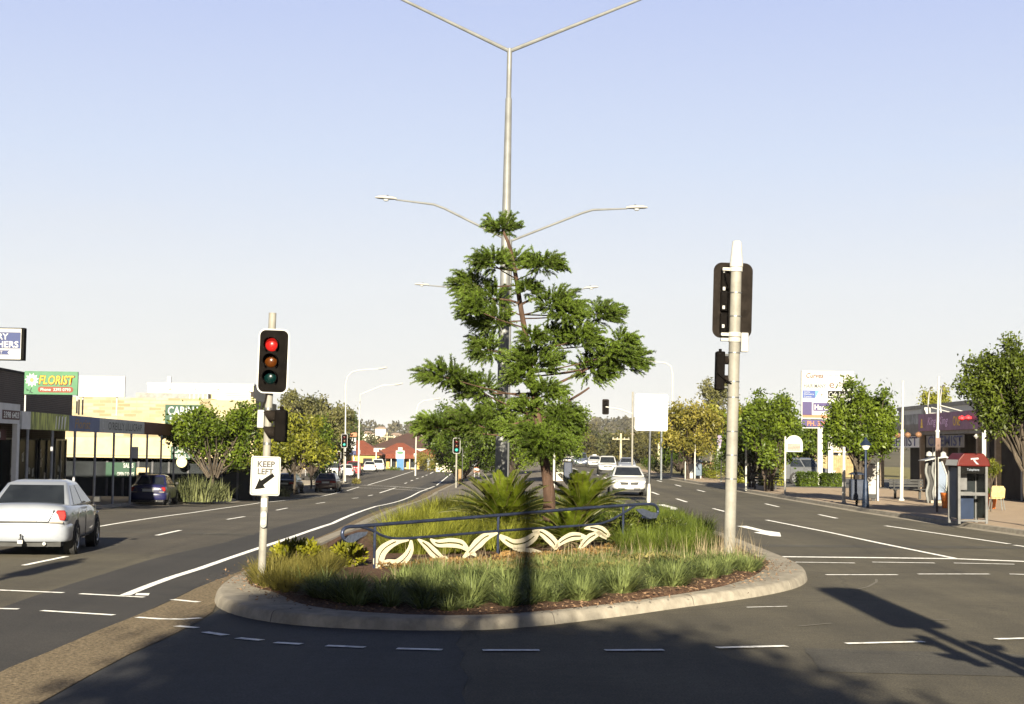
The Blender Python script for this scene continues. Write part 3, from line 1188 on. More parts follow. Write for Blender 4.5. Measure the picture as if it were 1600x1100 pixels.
# ------------------------------------------------------------------ lamp standards in the median
def double_lamp(px, Y, pyj, headL, headR, label, r0=.15, r1=.06, elbow=None, base_dz=.17, full=True):
    """pole at px, picture row pyj of the arm junction; arm ends in the picture rows headL / headR at the pole's depth"""
    top = at(px[1], pyj, Y)
    foot = at(px[0], 800, Y)
    x0 = foot.x
    z0 = zt(x0, Y) + base_dz
    t = thing('street_lamp', label, 'street lamp', (x0, Y, z0), 0, 'double arm lamp standards down the median')
    T = Vector((top.x - x0, 0, top.z - z0))
    mb = MB()
    P = [Vector((0, 0, -.1)), T * .5, T * .90, T * .902, T * .999 + Vector((0, 0, .08))]
    mb.tube(P, [r0, (r0 + r1) / 2 + .01, r1 + .018, r1, r1], 18)
    mb.build('pole', M_galv, t, smooth=True)
    for s, hd in (('l', headL), ('r', headR)):
        E = at(hd[0], hd[1], Y) - Vector((x0, Y, z0))
        if elbow:
            K = at(*(elbow[0] if s == 'l' else elbow[1]), Y) - Vector((x0, Y, z0))
            pts = [T, T.lerp(K, .9), K + (E - K) * .08, E]
        else:
            pts = [T, E]
        mb = MB()
        mb.tube(pts, [.05] * (len(pts) - 1) + [.032], 8)
        a = mb.build('arm', M_galv, t, smooth=True)
        d = (E - pts[-2]).normalized()
        d = Vector((1 if E.x > 0 else -1, 0, d.z * .5)).normalized()
        mb = MB()
        q = []
        for k, (u, w, h) in enumerate(((-.05, .07, .06), (.1, .16, .10), (.45, .21, .125), (.75, .17, .10), (.9, .06, .04))):
            c = E + d * u + Vector((0, 0, .03))
            ring = []
            for i in range(10):
                an = 2 * PI * i / 10
                ring.append(c + Vector((0, 1, 0)) * w * math.cos(an) + Vector((0, 0, 1)) * h * math.sin(an) * (1 if math.sin(an) > 0 else .4))
            q.append([len(mb.v) + i for i in range(10)])
            mb.v += [tuple(v) for v in ring]
        for A, B in zip(q, q[1:]):
            for i in range(10):
                mb.f.append((A[i], A[(i + 1) % 10], B[(i + 1) % 10], B[i]))
        mb.f += [tuple(reversed(q[0])), tuple(q[-1])]
        hd_ = mb.build('lamp_head', M_sign, t, smooth=True)
        mb = MB()
        c = E + d * .42 + Vector((0, 0, -.035))
        mb.lathe([(.02, -.07), (.09, -.055), (.13, 0), (.13, .02)], 12, O=c)
        mb.build('lamp_glass', mat('lamp_glass', (.5, .52, .55), .15, trans=.5, var=.05), hd_, smooth=True)
        mb = MB()
        mb.lathe([(.035, 0), (.035, .07), (.02, .08)], 8, O=E + d * .35 + Vector((0, 0, .1)))
        mb.build('light_sensor', M_blackm, hd_, smooth=True)
    return t


double_lamp((781.5, 796.3), 41, 80, (560, -34), (1090, -37), 'nearest lamp standard, thick grey pole behind the pine, its arms leaving the picture top', r0=.165, r1=.062)
double_lamp((788.5, 797), 73, 377, (618, 312), (980, 326), 'second lamp standard, its two bent arms with heads above the pine crown', r0=.17, r1=.09, elbow=((683, 320), (922, 328)))
double_lamp((786, 793), 110, 480, (669, 446), (914, 451), 'third lamp standard, small, its heads seen left and right of the pine crown', r0=.16, r1=.09, elbow=((705, 449), (885, 456)))


def road_lamp(px, pyb, pts_px, label, headm=None, curve=True, grp='single arm lamps beside the road', dz=.15, Y=None):
    b = G(px, pyb, dz)
    if Y is None: Y = b.y
    t = thing('street_lamp', label, 'street lamp', b, 0, grp)
    P = [at(*q, Y) - b for q in pts_px]
    mb = MB()
    mb.tube([Vector((0, 0, -.1)), P[0] * .5, P[0]], [.10, .075, .06], 10)
    mb.build('pole', M_white, t, smooth=True)
    mb = MB()
    mb.tube(P, [.055] * (len(P) - 1) + [.035], 8)
    mb.build('arm', M_white, t, smooth=True)
    E = P[-1]
    s = 1 if P[-1].x > P[-2].x else -1
    mb = MB()
    mb.lathe([(.03, -.1), (.15, .1), (.18, .45), (.12, .75), (.03, .85)], 10, M=Matrix.Translation(E) @ Matrix.Rotation(s * math.radians(80), 4, 'Y') @ Matrix.Scale(.6, 4, (1, 0, 0)))
    mb.build('lamp_head', M_sign, t, smooth=True)
    return t


road_lamp(539, 750.5, [(540, 640), (540, 600), (543, 588), (550, 581), (562, 578), (592, 576)], 'tall curved lamp post rising behind the distant green signal on the left')
road_lamp(560, 748, [(561.5, 650), (563, 616), (598, 602), (617, 601)], 'lamp post with a bent arm, right of the tall curved one')
road_lamp(649, 742, [(650.5, 670), (651, 640), (654, 631), (662, 626), (678, 624)], 'small curved lamp post in front of the red roofs')
road_lamp(1049, 745, [(1050.5, 640), (1051, 585), (1048, 572), (1040, 567), (1020, 565)], 'slim lamp post with an arm to the left, behind the blank white board')

# ------------------------------------------------------------------ railing with cut-out leaves
M_rail = mat('rail_blue', (0.022, 0.028, 0.05), 0.3, metal=.4, var=.3, scale=6)
M_leafpan = mat('leaf_panel_cream', (0.40, 0.36, 0.26), 0.5, var=.08, scale=5)
A0, B0 = Vector((-2.67, 27.2, 0)), Vector((2.96, 35.0, 0))
eU = (B0 - A0).normalized()
eN = Vector((eU.y, -eU.x, 0))           # towards the camera
if eN.y > 0: eN = -eN
t_rail = thing('railing', 'low blue tube railing with cream cut-out leaves across the planted island', 'railing', (A0.x, A0.y, 0))


def onrail(px, py, off=0.0):
    d = ray(px, py)
    s = (A0 - CAM).dot(eN) / d.dot(eN)
    return CAM + d * s + eN * off - A0


c5 = lambda x, y: (520 + x / 2.963, 740 + y / 2.963)


def curve_pts(P, k=6):
    out = []
    n = len(P)
    for i in range(n - 1):
        p0, p1, p2, p3 = (Vector(P[max(0, i - 1)]), Vector(P[i]), Vector(P[i + 1]), Vector(P[min(n - 1, i + 2)]))
        for j in range(k):
            s = j / k
            out.append(.5 * ((2 * p1) + (p2 - p0) * s + (2 * p0 - 5 * p1 + 4 * p2 - p3) * s * s + (3 * p1 - p0 - 3 * p2 + p3) * s ** 3))
    out.append(Vector(P[-1]))
    return out


mb = MB()
P = [onrail(*c5(*q)) for q in ((135, 282), (95, 305), (60, 308), (44, 285), (50, 258), (75, 246), (130, 243), (420, 220), (765, 193), (1100, 165), (1340, 148), (1460, 141), (1492, 147), (1505, 168), (1498, 192), (1470, 206), (1435, 200))]
mb.tube(curve_pts(P), .031, 10)
mb.build('top_rail', M_rail, t_rail, smooth=True)
mb = MB()
P = [onrail(*c5(*q)) for q in ((132, 247), (180, 262), (235, 289), (300, 301), (450, 292), (765, 266), (1000, 250), (1200, 237), (1270, 222), (1330, 192), (1400, 148))]
mb.tube(curve_pts(P), .024, 9)
mb.build('lower_rail', M_rail, t_rail, smooth=True)
for q, zb in (((195, 238), 0), ((766, 193), 0), ((1345, 148), 0)):
    p = onrail(*c5(*q))
    mb = MB()
    mb.tube([p, (p.x, p.y, .1)], .024, 8)
    mb.build('post', M_rail, t_rail, smooth=True)
for P in ([(48, 308), (70, 285), (110, 272), (155, 268), (145, 285), (115, 300), (90, 318), (60, 318)], [(1395, 165), (1430, 162), (1470, 178), (1500, 182), (1492, 205), (1460, 208), (1425, 192)]):
    mb = MB()
    C = [onrail(*c5(*q), .02) for q in P]
    ctr = sum(C, Vector()) / len(C)
    pts2 = [((c - ctr).dot(eU), c.z - ctr.z) for c in C]
    mb.prism(pts2, ctr, eU, (0, 0, 1), eN, .02)
    mb.build('end_leaf', mat('rail_leaf_blue', (.05, .06, .085), .5, metal=.3, var=.3, scale=20), t_rail)

k6 = 2.963
x5 = lambda x, y: (520 + x / k6, 740 + y / k6)
x56 = lambda x, y: ((560 + x / 6.154 - 520) * k6, (800 + y / 6.154 - 740) * k6)
x57 = lambda x, y: ((780 + x / 5.714 - 520) * k6, (780 + y / 5.714 - 740) * k6)
LEAVES = [
    ([x56(*q) for q in ((480, 270), (360, 285), (250, 350), (200, 430), (200, 510), (270, 555))], (6, 30, 44, 48, 50, 30)),
    ([x56(*q) for q in ((505, 270), (498, 360), (450, 440), (370, 500), (280, 500), (215, 520))], (6, 28, 40, 46, 44, 30)),
    ([x56(*q) for q in ((440, 510), (490, 545), (515, 585))], (16, 30, 6)),
    ([x56(*q) for q in ((500, 530), (560, 530))], (14, 5)),
    ([x56(*q) for q in ((570, 262), (650, 320), (730, 400), (830, 475))], (6, 34, 44, 20)),
    ([x56(*q) for q in ((780, 440), (830, 450), (860, 490))], (10, 26, 6)),
    ([x56(*q) for q in ((690, 260), (760, 300), (880, 295), (980, 310), (1050, 365))], (6, 34, 44, 42, 16)),
    ([x56(*q) for q in ((1005, 440), (1080, 370), (1150, 300), (1220, 240), (1335, 200))], (8, 30, 46, 38, 8)),
    ([x56(*q) for q in ((1060, 400), (1110, 405), (1125, 430))], (8, 18, 4)),
    ([x57(*q) for q in ((0, 325), (50, 360), (130, 400), (230, 385), (310, 330), (350, 280))], (16, 34, 44, 46, 36, 8)),
    ([x57(*q) for q in ((120, 440), (200, 455), (290, 462), (390, 478))], (8, 24, 26, 6)),
    ([x57(*q) for q in ((295, 285), (370, 295), (440, 345), (490, 400), (500, 450))], (8, 32, 44, 40, 10)),
    ([x57(*q) for q in ((490, 440), (560, 375), (640, 335), (710, 330), (775, 335))], (6, 30, 40, 34, 8)),
    ([x57(*q) for q in ((705, 465), (760, 390), (820, 335), (900, 300))], (8, 30, 36, 14)),
    ([x57(*q) for q in ((760, 262), (830, 255), (900, 275), (950, 310), (985, 325))], (6, 28, 40, 36, 10)),
    ([x57(*q) for q in ((870, 290), (910, 320), (955, 355))], (14, 22, 6)),
]
for cl, wd in LEAVES:
    Pc = curve_pts([(q[0], q[1]) for q in cl], 7)
    n = len(Pc)
    ws = [wd[min(len(wd) - 2, int(i / (n - 1) * (len(wd) - 1)))] for i in range(n)]
    ws = []
    for i in range(n):
        u = i / (n - 1) * (len(wd) - 1)
        a = min(len(wd) - 2, int(u))
        ws.append(wd[a] + (wd[a + 1] - wd[a]) * (u - a))
    big = max(wd) > 32
    mb = MB()

    def rib(f0, f1, i0, i1):
        L, Rr = [], []
        for i in range(i0, i1 + 1):
            a, b = Pc[max(0, i - 1)], Pc[min(n - 1, i + 1)]
            tg = (b - a).normalized()
            nm = Vector((-tg.y, tg.x))
            for lst, f in ((L, f0), (Rr, f1)):
                g = f
                if g == 'gp': g = 3.4 / max(ws[i], 1)
                if g == 'gm': g = -3.4 / max(ws[i], 1)
                q = Pc[i] + nm * ws[i] * g
                c = onrail(520 + q.x / k6, 740 + q.y / k6)
                lst.append(((c).dot(eU), c.z))
        mb.prism(L + Rr[::-1], (0, 0, 0), eU, (0, 0, 1), eN, .012)
    if big:
        k0, k1 = int(n * .2), int(n * .8)
        rib(-.5, .5, 0, k0)
        rib(-.5, 'gm', k0, k1)
        rib('gp', .5, k0, k1)
        rib(-.5, .5, k1, n - 1)
    else:
        rib(-.5, .5, 0, n - 1)
    mb.build('leaf_panel', M_leafpan, t_rail)


# ------------------------------------------------------------------ planting
def blades(P, az, lean, length, width, droop, nseg=3):
    n = len(P)
    h = np.stack([np.cos(az), np.sin(az), np.zeros(n)], 1)
    s = np.stack([-np.sin(az + .4 * rng.normal(size=n)), np.cos(az), np.zeros(n)], 1)
    Vs = []
    for i in range(nseg + 1):
        t = i / nseg
        out = length * (np.sin(lean) * t + droop * t * t)
        up = length * (np.cos(lean) * t - droop * .75 * t * t)
        c = P + h * out[:, None]
        c[:, 2] += up
        w = width * (1 - t ** 1.5 * .93) * .5
        Vs += [c - s * w[:, None], c + s * w[:, None]]
    V = np.stack(Vs, 1).reshape(-1, 3)
    k = 2 * (nseg + 1)
    f = []
    for i in range(nseg):
        f.append([2 * i, 2 * i + 1, 2 * i + 3, 2 * i + 2])
    f = np.array(f)
    Fq = (np.arange(n)[:, None, None] * k + f[None]).reshape(-1, 4)
    return V, Fq


def tuft_field(centres, n, ht, wid, rad=.12, lean=(0.1, .75), droop=(.1, .5)):
    C = np.array(centres)
    P = np.repeat(C, n, 0)
    m = len(P)
    sc_ = np.repeat(.75 + .5 * rng.random(len(C)), n)
    az = rng.random(m) * 2 * PI
    r = rad * np.sqrt(rng.random(m))
    P = P + np.stack([np.cos(az) * r, np.sin(az) * r, np.zeros(m)], 1)
    return blades(P, az + rng.normal(size=m) * .3, lean[0] + (lean[1] - lean[0]) * rng.random(m), ht * sc_ * (.6 + .5 * rng.random(m)), np.full(m, wid), droop[0] + (droop[1] - droop[0]) * rng.random(m))


def inpoly(x, y, P):
    c = False
    n = len(P)
    for i in range(n):
        a, b = P[i], P[(i + 1) % n]
        if (a[1] > y) != (b[1] > y) and x < (b[0] - a[0]) * (y - a[1]) / (b[1] - a[1]) + a[0]:
            c = not c
    return c


bedxy = [(p.x, p.y) for p in bed]
bedin = [(p.x, p.y) for p in inset(bed, .42)]


def scatter(poly, n, mind, within=None):
    xs_, ys_ = [p[0] for p in poly], [p[1] for p in poly]
    out = []
    tries = 0
    while len(out) < n and tries < n * 60:
        tries += 1
        x, y = random.uniform(min(xs_), max(xs_)), random.uniform(min(ys_), max(ys_))
        if not inpoly(x, y, poly): continue
        if within and y < 34 and not inpoly(x, y, within): continue
        if any((x - a) ** 2 + (y - b) ** 2 < mind * mind for a, b, _ in out): continue
        out.append((x, y, mound(x, y) + zt(x, y) - .01))
    return out


def pxpoly(P):
    return [(lambda v: (v.x, v.y))(G(*q, dz=.25)) for q in P]


M_lir = mat('strappy_leaf_blue_green', (.038, .060, .018), .5, var=.45, scale=1.6, c2=(.165, .195, .066), transl=.25)
M_gold = mat('golden_grass', (.07, .065, .012), .55, var=.35, scale=1.8, c2=(.16, .14, .036), transl=.3)
M_lime = mat('lime_grass', (.058, .072, .008), .5, var=.4, scale=1.2, c2=(.2, .205, .03), transl=.3)
M_tall = mat('green_grass', (.03, .05, .007), .5, var=.35, scale=1.2, c2=(.11, .14, .022), transl=.3)
M_cover = mat('orange_groundcover', (.075, .045, .014), .6, var=.4, scale=2.4, c2=(.25, .15, .055), transl=.3)
M_covg = mat('yellow_groundcover', (.085, .085, .016), .6, var=.5, scale=1.6, c2=(.2, .175, .065), transl=.3)
M_straw = mat('dry_flower_stalk', (.16, .13, .08), .7, var=.3, scale=3)
M_shrubL = mat('lime_shrub_leaf', (.07, .08, .006), .4, var=.4, scale=3, c2=(.2, .19, .016), transl=.3)
M_shrubD = mat('green_shrub_leaf', (.022, .035, .006), .4, var=.4, scale=3, c2=(.085, .10, .016), transl=.25)

front_zone = pxpoly([(470, 914), (560, 910), (700, 908), (860, 902), (1000, 892), (1100, 886), (1178, 872), (1185, 892), (1120, 914), (1000, 932), (860, 944), (700, 950), (560, 947), (470, 935)])
cs = scatter(front_zone, 150, .35, bedin)
V, Fq = tuft_field(cs, 85, .35, .019, .10, (.1, .95), (.1, .6))
tag(np_mesh('strappy_grass', V, Fq, M_lir), kind='stuff')
# single large tussocks of the front row
proto_v = None
spots = [(505, 930), (545, 936), (600, 938), (672, 936), (735, 938), (838, 936), (908, 934), (968, 926), (1050, 916), (1105, 905), (1165, 892)]
labs = ['dark tussock at the left end of the front row', 'dark tussock second from the left end of the front row, in full shade', 'broad tussock in shade below the cream leaf ring', 'pale tussock in front of the second cream leaf', 'blue-green tussock just left of the shadow stripe',
        'pale blue-green tussock just right of the shadow stripe', 'dark rounded tussock in the middle of the front row', 'blue-green tussock right of the dark rounded one', 'loose tussock in front of the orange ground cover', 'tussock near the right end of the front row', 'low tussock at the right end of the front row by the kerb']
for (px, py), lb in zip(spots, labs):
    b = G(px, py, .2)
    b.z = mound(b.x, b.y) - .01
    V, Fq = tuft_field([(0, 0, 0)], 330, .47, .021, .16, (0.05, 1.0), (.1, .6))
    o = np_mesh('grass_tussock', V, Fq, M_lir)
    o.location = b
    tag(o, lb, 'grass tussock', 'grass tussocks of the front row')
gold_zone = pxpoly([(386, 908), (398, 890), (440, 868), (490, 860), (520, 880), (510, 900), (500, 904), (470, 916), (430, 920), (395, 917)])
V, Fq = tuft_field(scatter(gold_zone, 110, .22, [(p.x, p.y) for p in inset(bed, .12)]), 120, .40, .012, .12)
tag(np_mesh('golden_grass', V, Fq, M_gold), kind='stuff')
lime_zone = [(-2.3, 31.5), (-1.4, 31.5), (.2, 33.5), (.9, 36), (-.2, 39), (-.6, 46), (-1.6, 52), (-2.0, 50), (-2.3, 42), (-2.6, 35)]
V, Fq = tuft_field(scatter(lime_zone, 210, .25), 100, .72, .016, .14)
tag(np_mesh('lime_grass', V, Fq, M_lime), kind='stuff')
tall_zone = [(2.2, 32.5), (3.4, 31.2), (4.0, 33.5), (4.4, 38), (4.2, 43), (3.6, 44), (2.7, 41), (2.8, 36)]
V, Fq = tuft_field(scatter(tall_zone, 190, .25), 110, .60, .015, .14, (.05, .7), (.05, .45))
tag(np_mesh('tall_green_grass', V, Fq, M_tall), kind='stuff')
back_zone = [(-1.6, 41), (3.6, 41), (3.8, 52), (3, 58), (-1.5, 58), (-2, 50)]
V, Fq = tuft_field(scatter(back_zone, 130, .35), 80, .6, .018, .16)
tag(np_mesh('back_grass', V, Fq, M_tall), kind='stuff')
# low orange and yellow ground cover
for nm, m, P, n in (('orange_groundcover', M_cover, [(-2.2, 27.6), (-1.2, 27.5), (.4, 28.8), (2.2, 31), (3.4, 33.5), (2.6, 34.5), (.6, 32), (-1.2, 29.6)], 7500), ('yellow_groundcover', M_covg, [(-.9, 26.6), (.8, 26.6), (2.4, 27.8), (3.9, 30), (3.6, 32.6), (2.0, 30.6), (.2, 28.8), (-1.2, 27.6)], 6500)):
    C = []
    while len(C) < n:
        x, y = random.uniform(-2.4, 4.2), random.uniform(25, 35)
        if inpoly(x, y, P):
            bmp = .16 + .16 * (math.sin(x * 3.1 + y * 1.7) * .5 + .5) * (math.sin(y * 2.9 - x) * .5 + .5)
            C.append((x, y, mound(x, y) + random.uniform(0, 1) ** .6 * bmp * (.55 if nm[0] == 'o' else .75)))
    D = rng.normal(size=(n, 3)) * .8 + np.array([0, -.2, .7])
    V, Fq = leaf_quads(np.array(C), D, .05 + .05 * rng.random(n), .03 + .02 * rng.random(n))
    tag(np_mesh(nm, V, Fq, m), kind='stuff')
# seed stalks
C = scatter(pxpoly([(600, 905), (1180, 880), (1190, 870), (1080, 862), (900, 870), (640, 890)]), 150, .1)
V, Fq = tuft_field(C, 3, .50, .010, .1, (.02, .5), (.0, .2))
C3 = scatter([(-1.8, 25.6), (.8, 25.6), (2.8, 27), (4.4, 29.4), (3.9, 32), (2.2, 31.2), (.2, 29.0), (-1.7, 27.2)], 130, .3)
V3, F3 = tuft_field(C3, 90, .34, .014, .1, (.1, .8), (.1, .5))
tag(np_mesh('strappy_grass_patches', V3, F3, M_lir), kind='stuff')
C2 = scatter(pxpoly([(1090, 880), (1180, 880), (1190, 862), (1110, 850)]), 40, .1)
V2, F2 = tuft_field(C2, 5, .62, .010, .1, (.02, .4), (.0, .15))
V, Fq = join_q([(V, Fq), (V2, F2)])
tag(np_mesh('seed_stalks', V, Fq, M_straw), kind='stuff')


def shrub(name, label, b, r, h, n, m, leaf, group=None):
    t = thing(name, label, 'shrub', b, 0, group)
    mb = MB()
    for k in range(9):
        a = random.uniform(0, 2 * PI)
        limb(mb, (math.cos(a) * .05, math.sin(a) * .05, -.05), (math.cos(a) * r * .7, math.sin(a) * r * .7, h * random.uniform(.6, .9)), .014, .006, n=3, sides=5)
    mb.build('stem', bark('twig', (.12, .09, .06)), t, smooth=True)
    lobes = [((0, 0, h * .5), (r * .8, r * .8, h * .5))]
    for k in range(6):
        a = random.uniform(0, 2 * PI)
        lobes.append(((math.cos(a) * r * .55, math.sin(a) * r * .55, h * random.uniform(.3, .75)), (r * .45, r * .45, h * .32)))
    P, O = crown_cloud(lobes, n, .5)
    P[:, 2] = np.maximum(P[:, 2], .02)
    D = O + np.array([0, 0, .5]) + rng.normal(size=P.shape) * .5
    V, Fq = leaf_quads(P, D, leaf * (.7 + .6 * rng.random(len(P))), leaf * .42, O + rng.normal(size=P.shape) * .6)
    np_mesh('foliage', V, Fq, m, t)
    return t


def bb(px, py, dz=.25):
    v = G(px, py, dz)
    v.z = mound(v.x, v.y) + zt(v.x, v.y) - .02
    return v


shrub('shrub', 'bright yellow-green shrub beside the keep-left pole', bb(462, 882), .42, .52, 1100, M_shrubL, .11)
shrub('shrub', 'small lime shrub just left of the cream leaf ring', bb(546, 880), .34, .45, 1000, M_shrubL, .1)
shrub('shrub', 'leafy olive shrub below the right end of the railing', bb(985, 850), .75, .8, 2600, M_shrubD, .075)
shrub('shrub', 'second olive shrub between the railing end and the tall grass', bb(1032, 848), .6, .62, 1900, M_shrubD, .075)

# ---- cycads
M_cyc = mat('cycad_frond', (.036, .055, .004), .38, var=.45, scale=1.5, c2=(.115, .142, .012), spec=.2, transl=.22)


def cycad(label, b, nf, L, up, trunk_h=.3):
    t = thing('cycad', label, 'cycad', b, 0, 'cycads behind the railing')
    mb = MB()
    mb.lathe([(.2, -.1), (.19, trunk_h * .6), (.14, trunk_h), (.05, trunk_h + .05)], 12)
    mb.build('trunk', bark('cycad_bark', (.1, .07, .045)), t, smooth=True)
    Cs, Ds, Ns, Ls = [], [], [], []
    rb = MB()
    for k in range(nf):
        az = k * 2.399 + random.uniform(-.2, .2)
        u = (k + .5) / nf
        el = math.radians(up[0] + (up[1] - up[0]) * (1 - u) + random.uniform(-6, 6))
        ll = L * random.uniform(.85, 1.08) * (.8 + .2 * u)
        h = Vector((math.cos(az), math.sin(az), 0))
        p = Vector((0, 0, trunk_h))
        pts = []
        n = 26
        e = el
        for i in range(n + 1):
            pts.append(p.copy())
            p = p + (h * math.cos(e) + Vector((0, 0, 1)) * math.sin(e)) * (ll / n)
            e -= math.radians(1.7 * (i / n) * 2 * (1.2 - el * .4))
        rb.tube(pts[::4] + [pts[-1]], [.012] * (len(pts[::4])) + [.003], 4)
        for i in range(4, n + 1):
            t_ = (pts[i] - pts[i - 1]).normalized()
            side = t_.cross(Vector((0, 0, 1))).normalized()
            nn = side.cross(t_)
            u2 = i / n
            lf = .21 * math.sin(PI * min(1, .18 + u2 * .82)) ** .6 + .02
            for sg in (-1, 1):
                for o_ in (0, .5):
                    d = (side * sg * .8 + t_ * .75 + nn * .32 + Vector((random.gauss(0, .06), random.gauss(0, .06), random.gauss(0, .06)))).normalized()
                    c = pts[i - 1].lerp(pts[i], o_) + d * lf * .5
                    Cs.append(c); Ds.append(d); Ns.append(nn); Ls.append(lf)
    rb.build('stalks', mat('frond_stalk', (.05, .05, .012), .5, var=.2), t)
    V, Fq = leaf_quads(np.array([tuple(c) for c in Cs]), np.array([tuple(c) for c in Ds]), np.array(Ls), .026, np.array([tuple(c) for c in Ns]))
    np_mesh('fronds', V, Fq, M_cyc, t)


def groundz(x, y): return Vector((x, y, zt(x, y) + mound(x, y) - .02))


cycad('largest cycad with upright fronds in the middle of the island', groundz(-.15, 36.6), 84, 1.5, (8, 88))
cycad('bright cycad right of the pine trunk', groundz(1.65, 38.6), 70, 1.35, (8, 88), .45)
cycad('low cycad spreading behind the right half of the railing', groundz(1.3, 35.2), 46, 1.3, (3, 60), .08)

# ---- the hoop pine
M_pine = mat('pine_needles', (.022, .043, .005), .5, var=.45, scale=1.5, c2=(.105, .155, .018), transl=.14, contrast=(.3, .72))
M_pbark = bark('pine_bark', (.17, .10, .068))
YP = 36.5
z1 = lambda x, y: (640 + x / 2.392, 320 + y / 2.392)
tb = at(856, 820, YP)
tb.z = zt(tb.x, YP) + mound(tb.x, YP) - .05
pine = thing('pine_tree', 'tall open hoop pine with leaning trunk and tufted branches on the island', 'tree', tb)
TR = [tb.copy()] + [at(*z1(*q), YP) for q in ((522, 1090), (507, 980), (490, 870), (468, 720), (450, 610), (440, 520), (418, 400), (396, 262), (375, 160), (350, 100), (345, 80))]
TRl = [p - tb for p in TR]
mb = MB()
mb.tube(curve_pts([tuple(p) for p in TRl], 4), list(np.interp(np.linspace(0, 1, (len(TRl) - 1) * 4 + 1), [0, .1, .2, .5, .8, 1], [.15, .135, .1, .07, .042, .016])), 12)
mb.build('trunk', M_pbark, pine, smooth=True)
CL = [(345, 85, 58, 42), (305, 215, 70, 42), (395, 205, 50, 28), (500, 225, 76, 40), (228, 300, 64, 62), (285, 345, 95, 50), (440, 318, 34, 28), (300, 430, 88, 58), (232, 385, 40, 50), (285, 540, 58, 66),
      (555, 370, 82, 58), (722, 410, 68, 52), (590, 410, 60, 45), (545, 490, 70, 48), (650, 500, 58, 66), (470, 590, 98, 72), (695, 610, 78, 84), (822, 580, 64, 62), (800, 510, 40, 28), (120, 640, 92, 48),
      (250, 690, 80, 56), (205, 665, 48, 38), (90, 830, 66, 50), (230, 815, 106, 62), (440, 860, 60, 46), (560, 855, 56, 50), (380, 830, 56, 44), (520, 700, 54, 44), (320, 770, 58, 42), (570, 800, 60, 70), (500, 890, 76, 72), (415, 650, 50, 40), (455, 500, 40, 40), (760, 560, 60, 40), (440, 760, 46, 40), (545, 900, 50, 46)]
Cs, Ds, Ns, Ls = [], [], [], []
tw = MB()
for (cx, cy, rx, ry) in CL:
    Yc = YP + random.uniform(-.95, .35)
    c = at(*z1(cx, cy), Yc) - tb
    sx, sz = rx / 2.392 * Yc / F, ry / 2.392 * Yc / F
    sy = max(.3, min(sx, .6))
    # limb from the trunk, starting lower
    src = min(TRl[2:], key=lambda p: abs(p.z - (c.z - .12 * abs(c.x - p.x))) + .0 * abs(p.x - c.x))
    k = TRl.index(src)
    start = src.lerp(TRl[k - 1], random.random() * .6)
    mid = start.lerp(c, .55) + Vector((0, 0, -.03))
    lm = MB()
    lm.tube(curve_pts([tuple(start), tuple(mid), tuple(c), tuple(c + (c - start).normalized() * sx * .5)], 3), list(np.linspace(.017, .005, 10)), 6)
    lm.build('branch', M_pbark, pine, smooth=True)
    out = (c - start)
    out.z = 0
    outn = np.array(out.normalized()) if out.length > .3 else np.array((0, 0, 0.4))
    nb = int(40 + 255 * sx * sz / .3)
    for b_ in range(nb):
        d0 = unit(1)[0]
        p0 = np.array(c) + d0 * np.array((sx * .88, sy * .88, sz * .62)) * rng.random() ** .5
        d = d0 * np.array((1, 1, .55)) + outn * .6 + np.array((0, 0, .26))
        d /= np.linalg.norm(d)
        L = random.uniform(.2, .4) * (.7 + sx * .5)
        nn = 58
        e = d.copy()
        p = p0.copy()
        path = []
        for i in range(nn):
            s = i / nn
            e = e + np.array((0, 0, .014 - .05 * s))
            p = p + e * L / nn
            if i % 11 == 0: path.append(tuple(p))
            ra = unit(1)[0]
            perp = ra - e * ra.dot(e)
            dd = perp * .75 + e * .9
            ln = .088 * (1 - .35 * s)
            dd /= np.linalg.norm(dd)
            Cs.append(p + dd * ln * .5)
            Ds.append(dd)
            Ls.append(ln)
        path.append(tuple(p))
        tw.tube(path, [.007] * (len(path) - 1) + [.003], 3)
tw.build('twigs', mat('pine_twig', (.03, .03, .012), .7, var=.3), pine)
V, Fq = leaf_quads(np.array(Cs), np.array(Ds), np.array(Ls), .0135)
np_mesh('crown', V, Fq, M_pine, pine)
# two bare limbs to the right
for P in (((492, 695), (560, 665), (628, 632), (690, 600)), ((500, 800), (580, 742), (640, 705), (672, 683))):
    mb = MB()
    mb.tube(curve_pts([tuple(at(*z1(*q), YP) - tb) for q in P], 4), list(np.linspace(.035, .02, 13)), 7)
    mb.build('bare_limb', M_pbark, pine, smooth=True)
for P in (((470, 705), (400, 706), (310, 704)), ((490, 800), (430, 808), (380, 820), (300, 815)), ((412, 370), (370, 356), (300, 350)), ((418, 372), (460, 352), (520, 345)), ((392, 245), (350, 240), (300, 232)), ((398, 243), (440, 232), (510, 226))):
    mb = MB()
    mb.tube(curve_pts([tuple(at(*z1(*q), YP) - tb) for q in P], 4), list(np.linspace(.03, .014, (len(P) - 1) * 4 + 1)), 7)
    mb.build('bare_limb', M_pbark, pine, smooth=True)
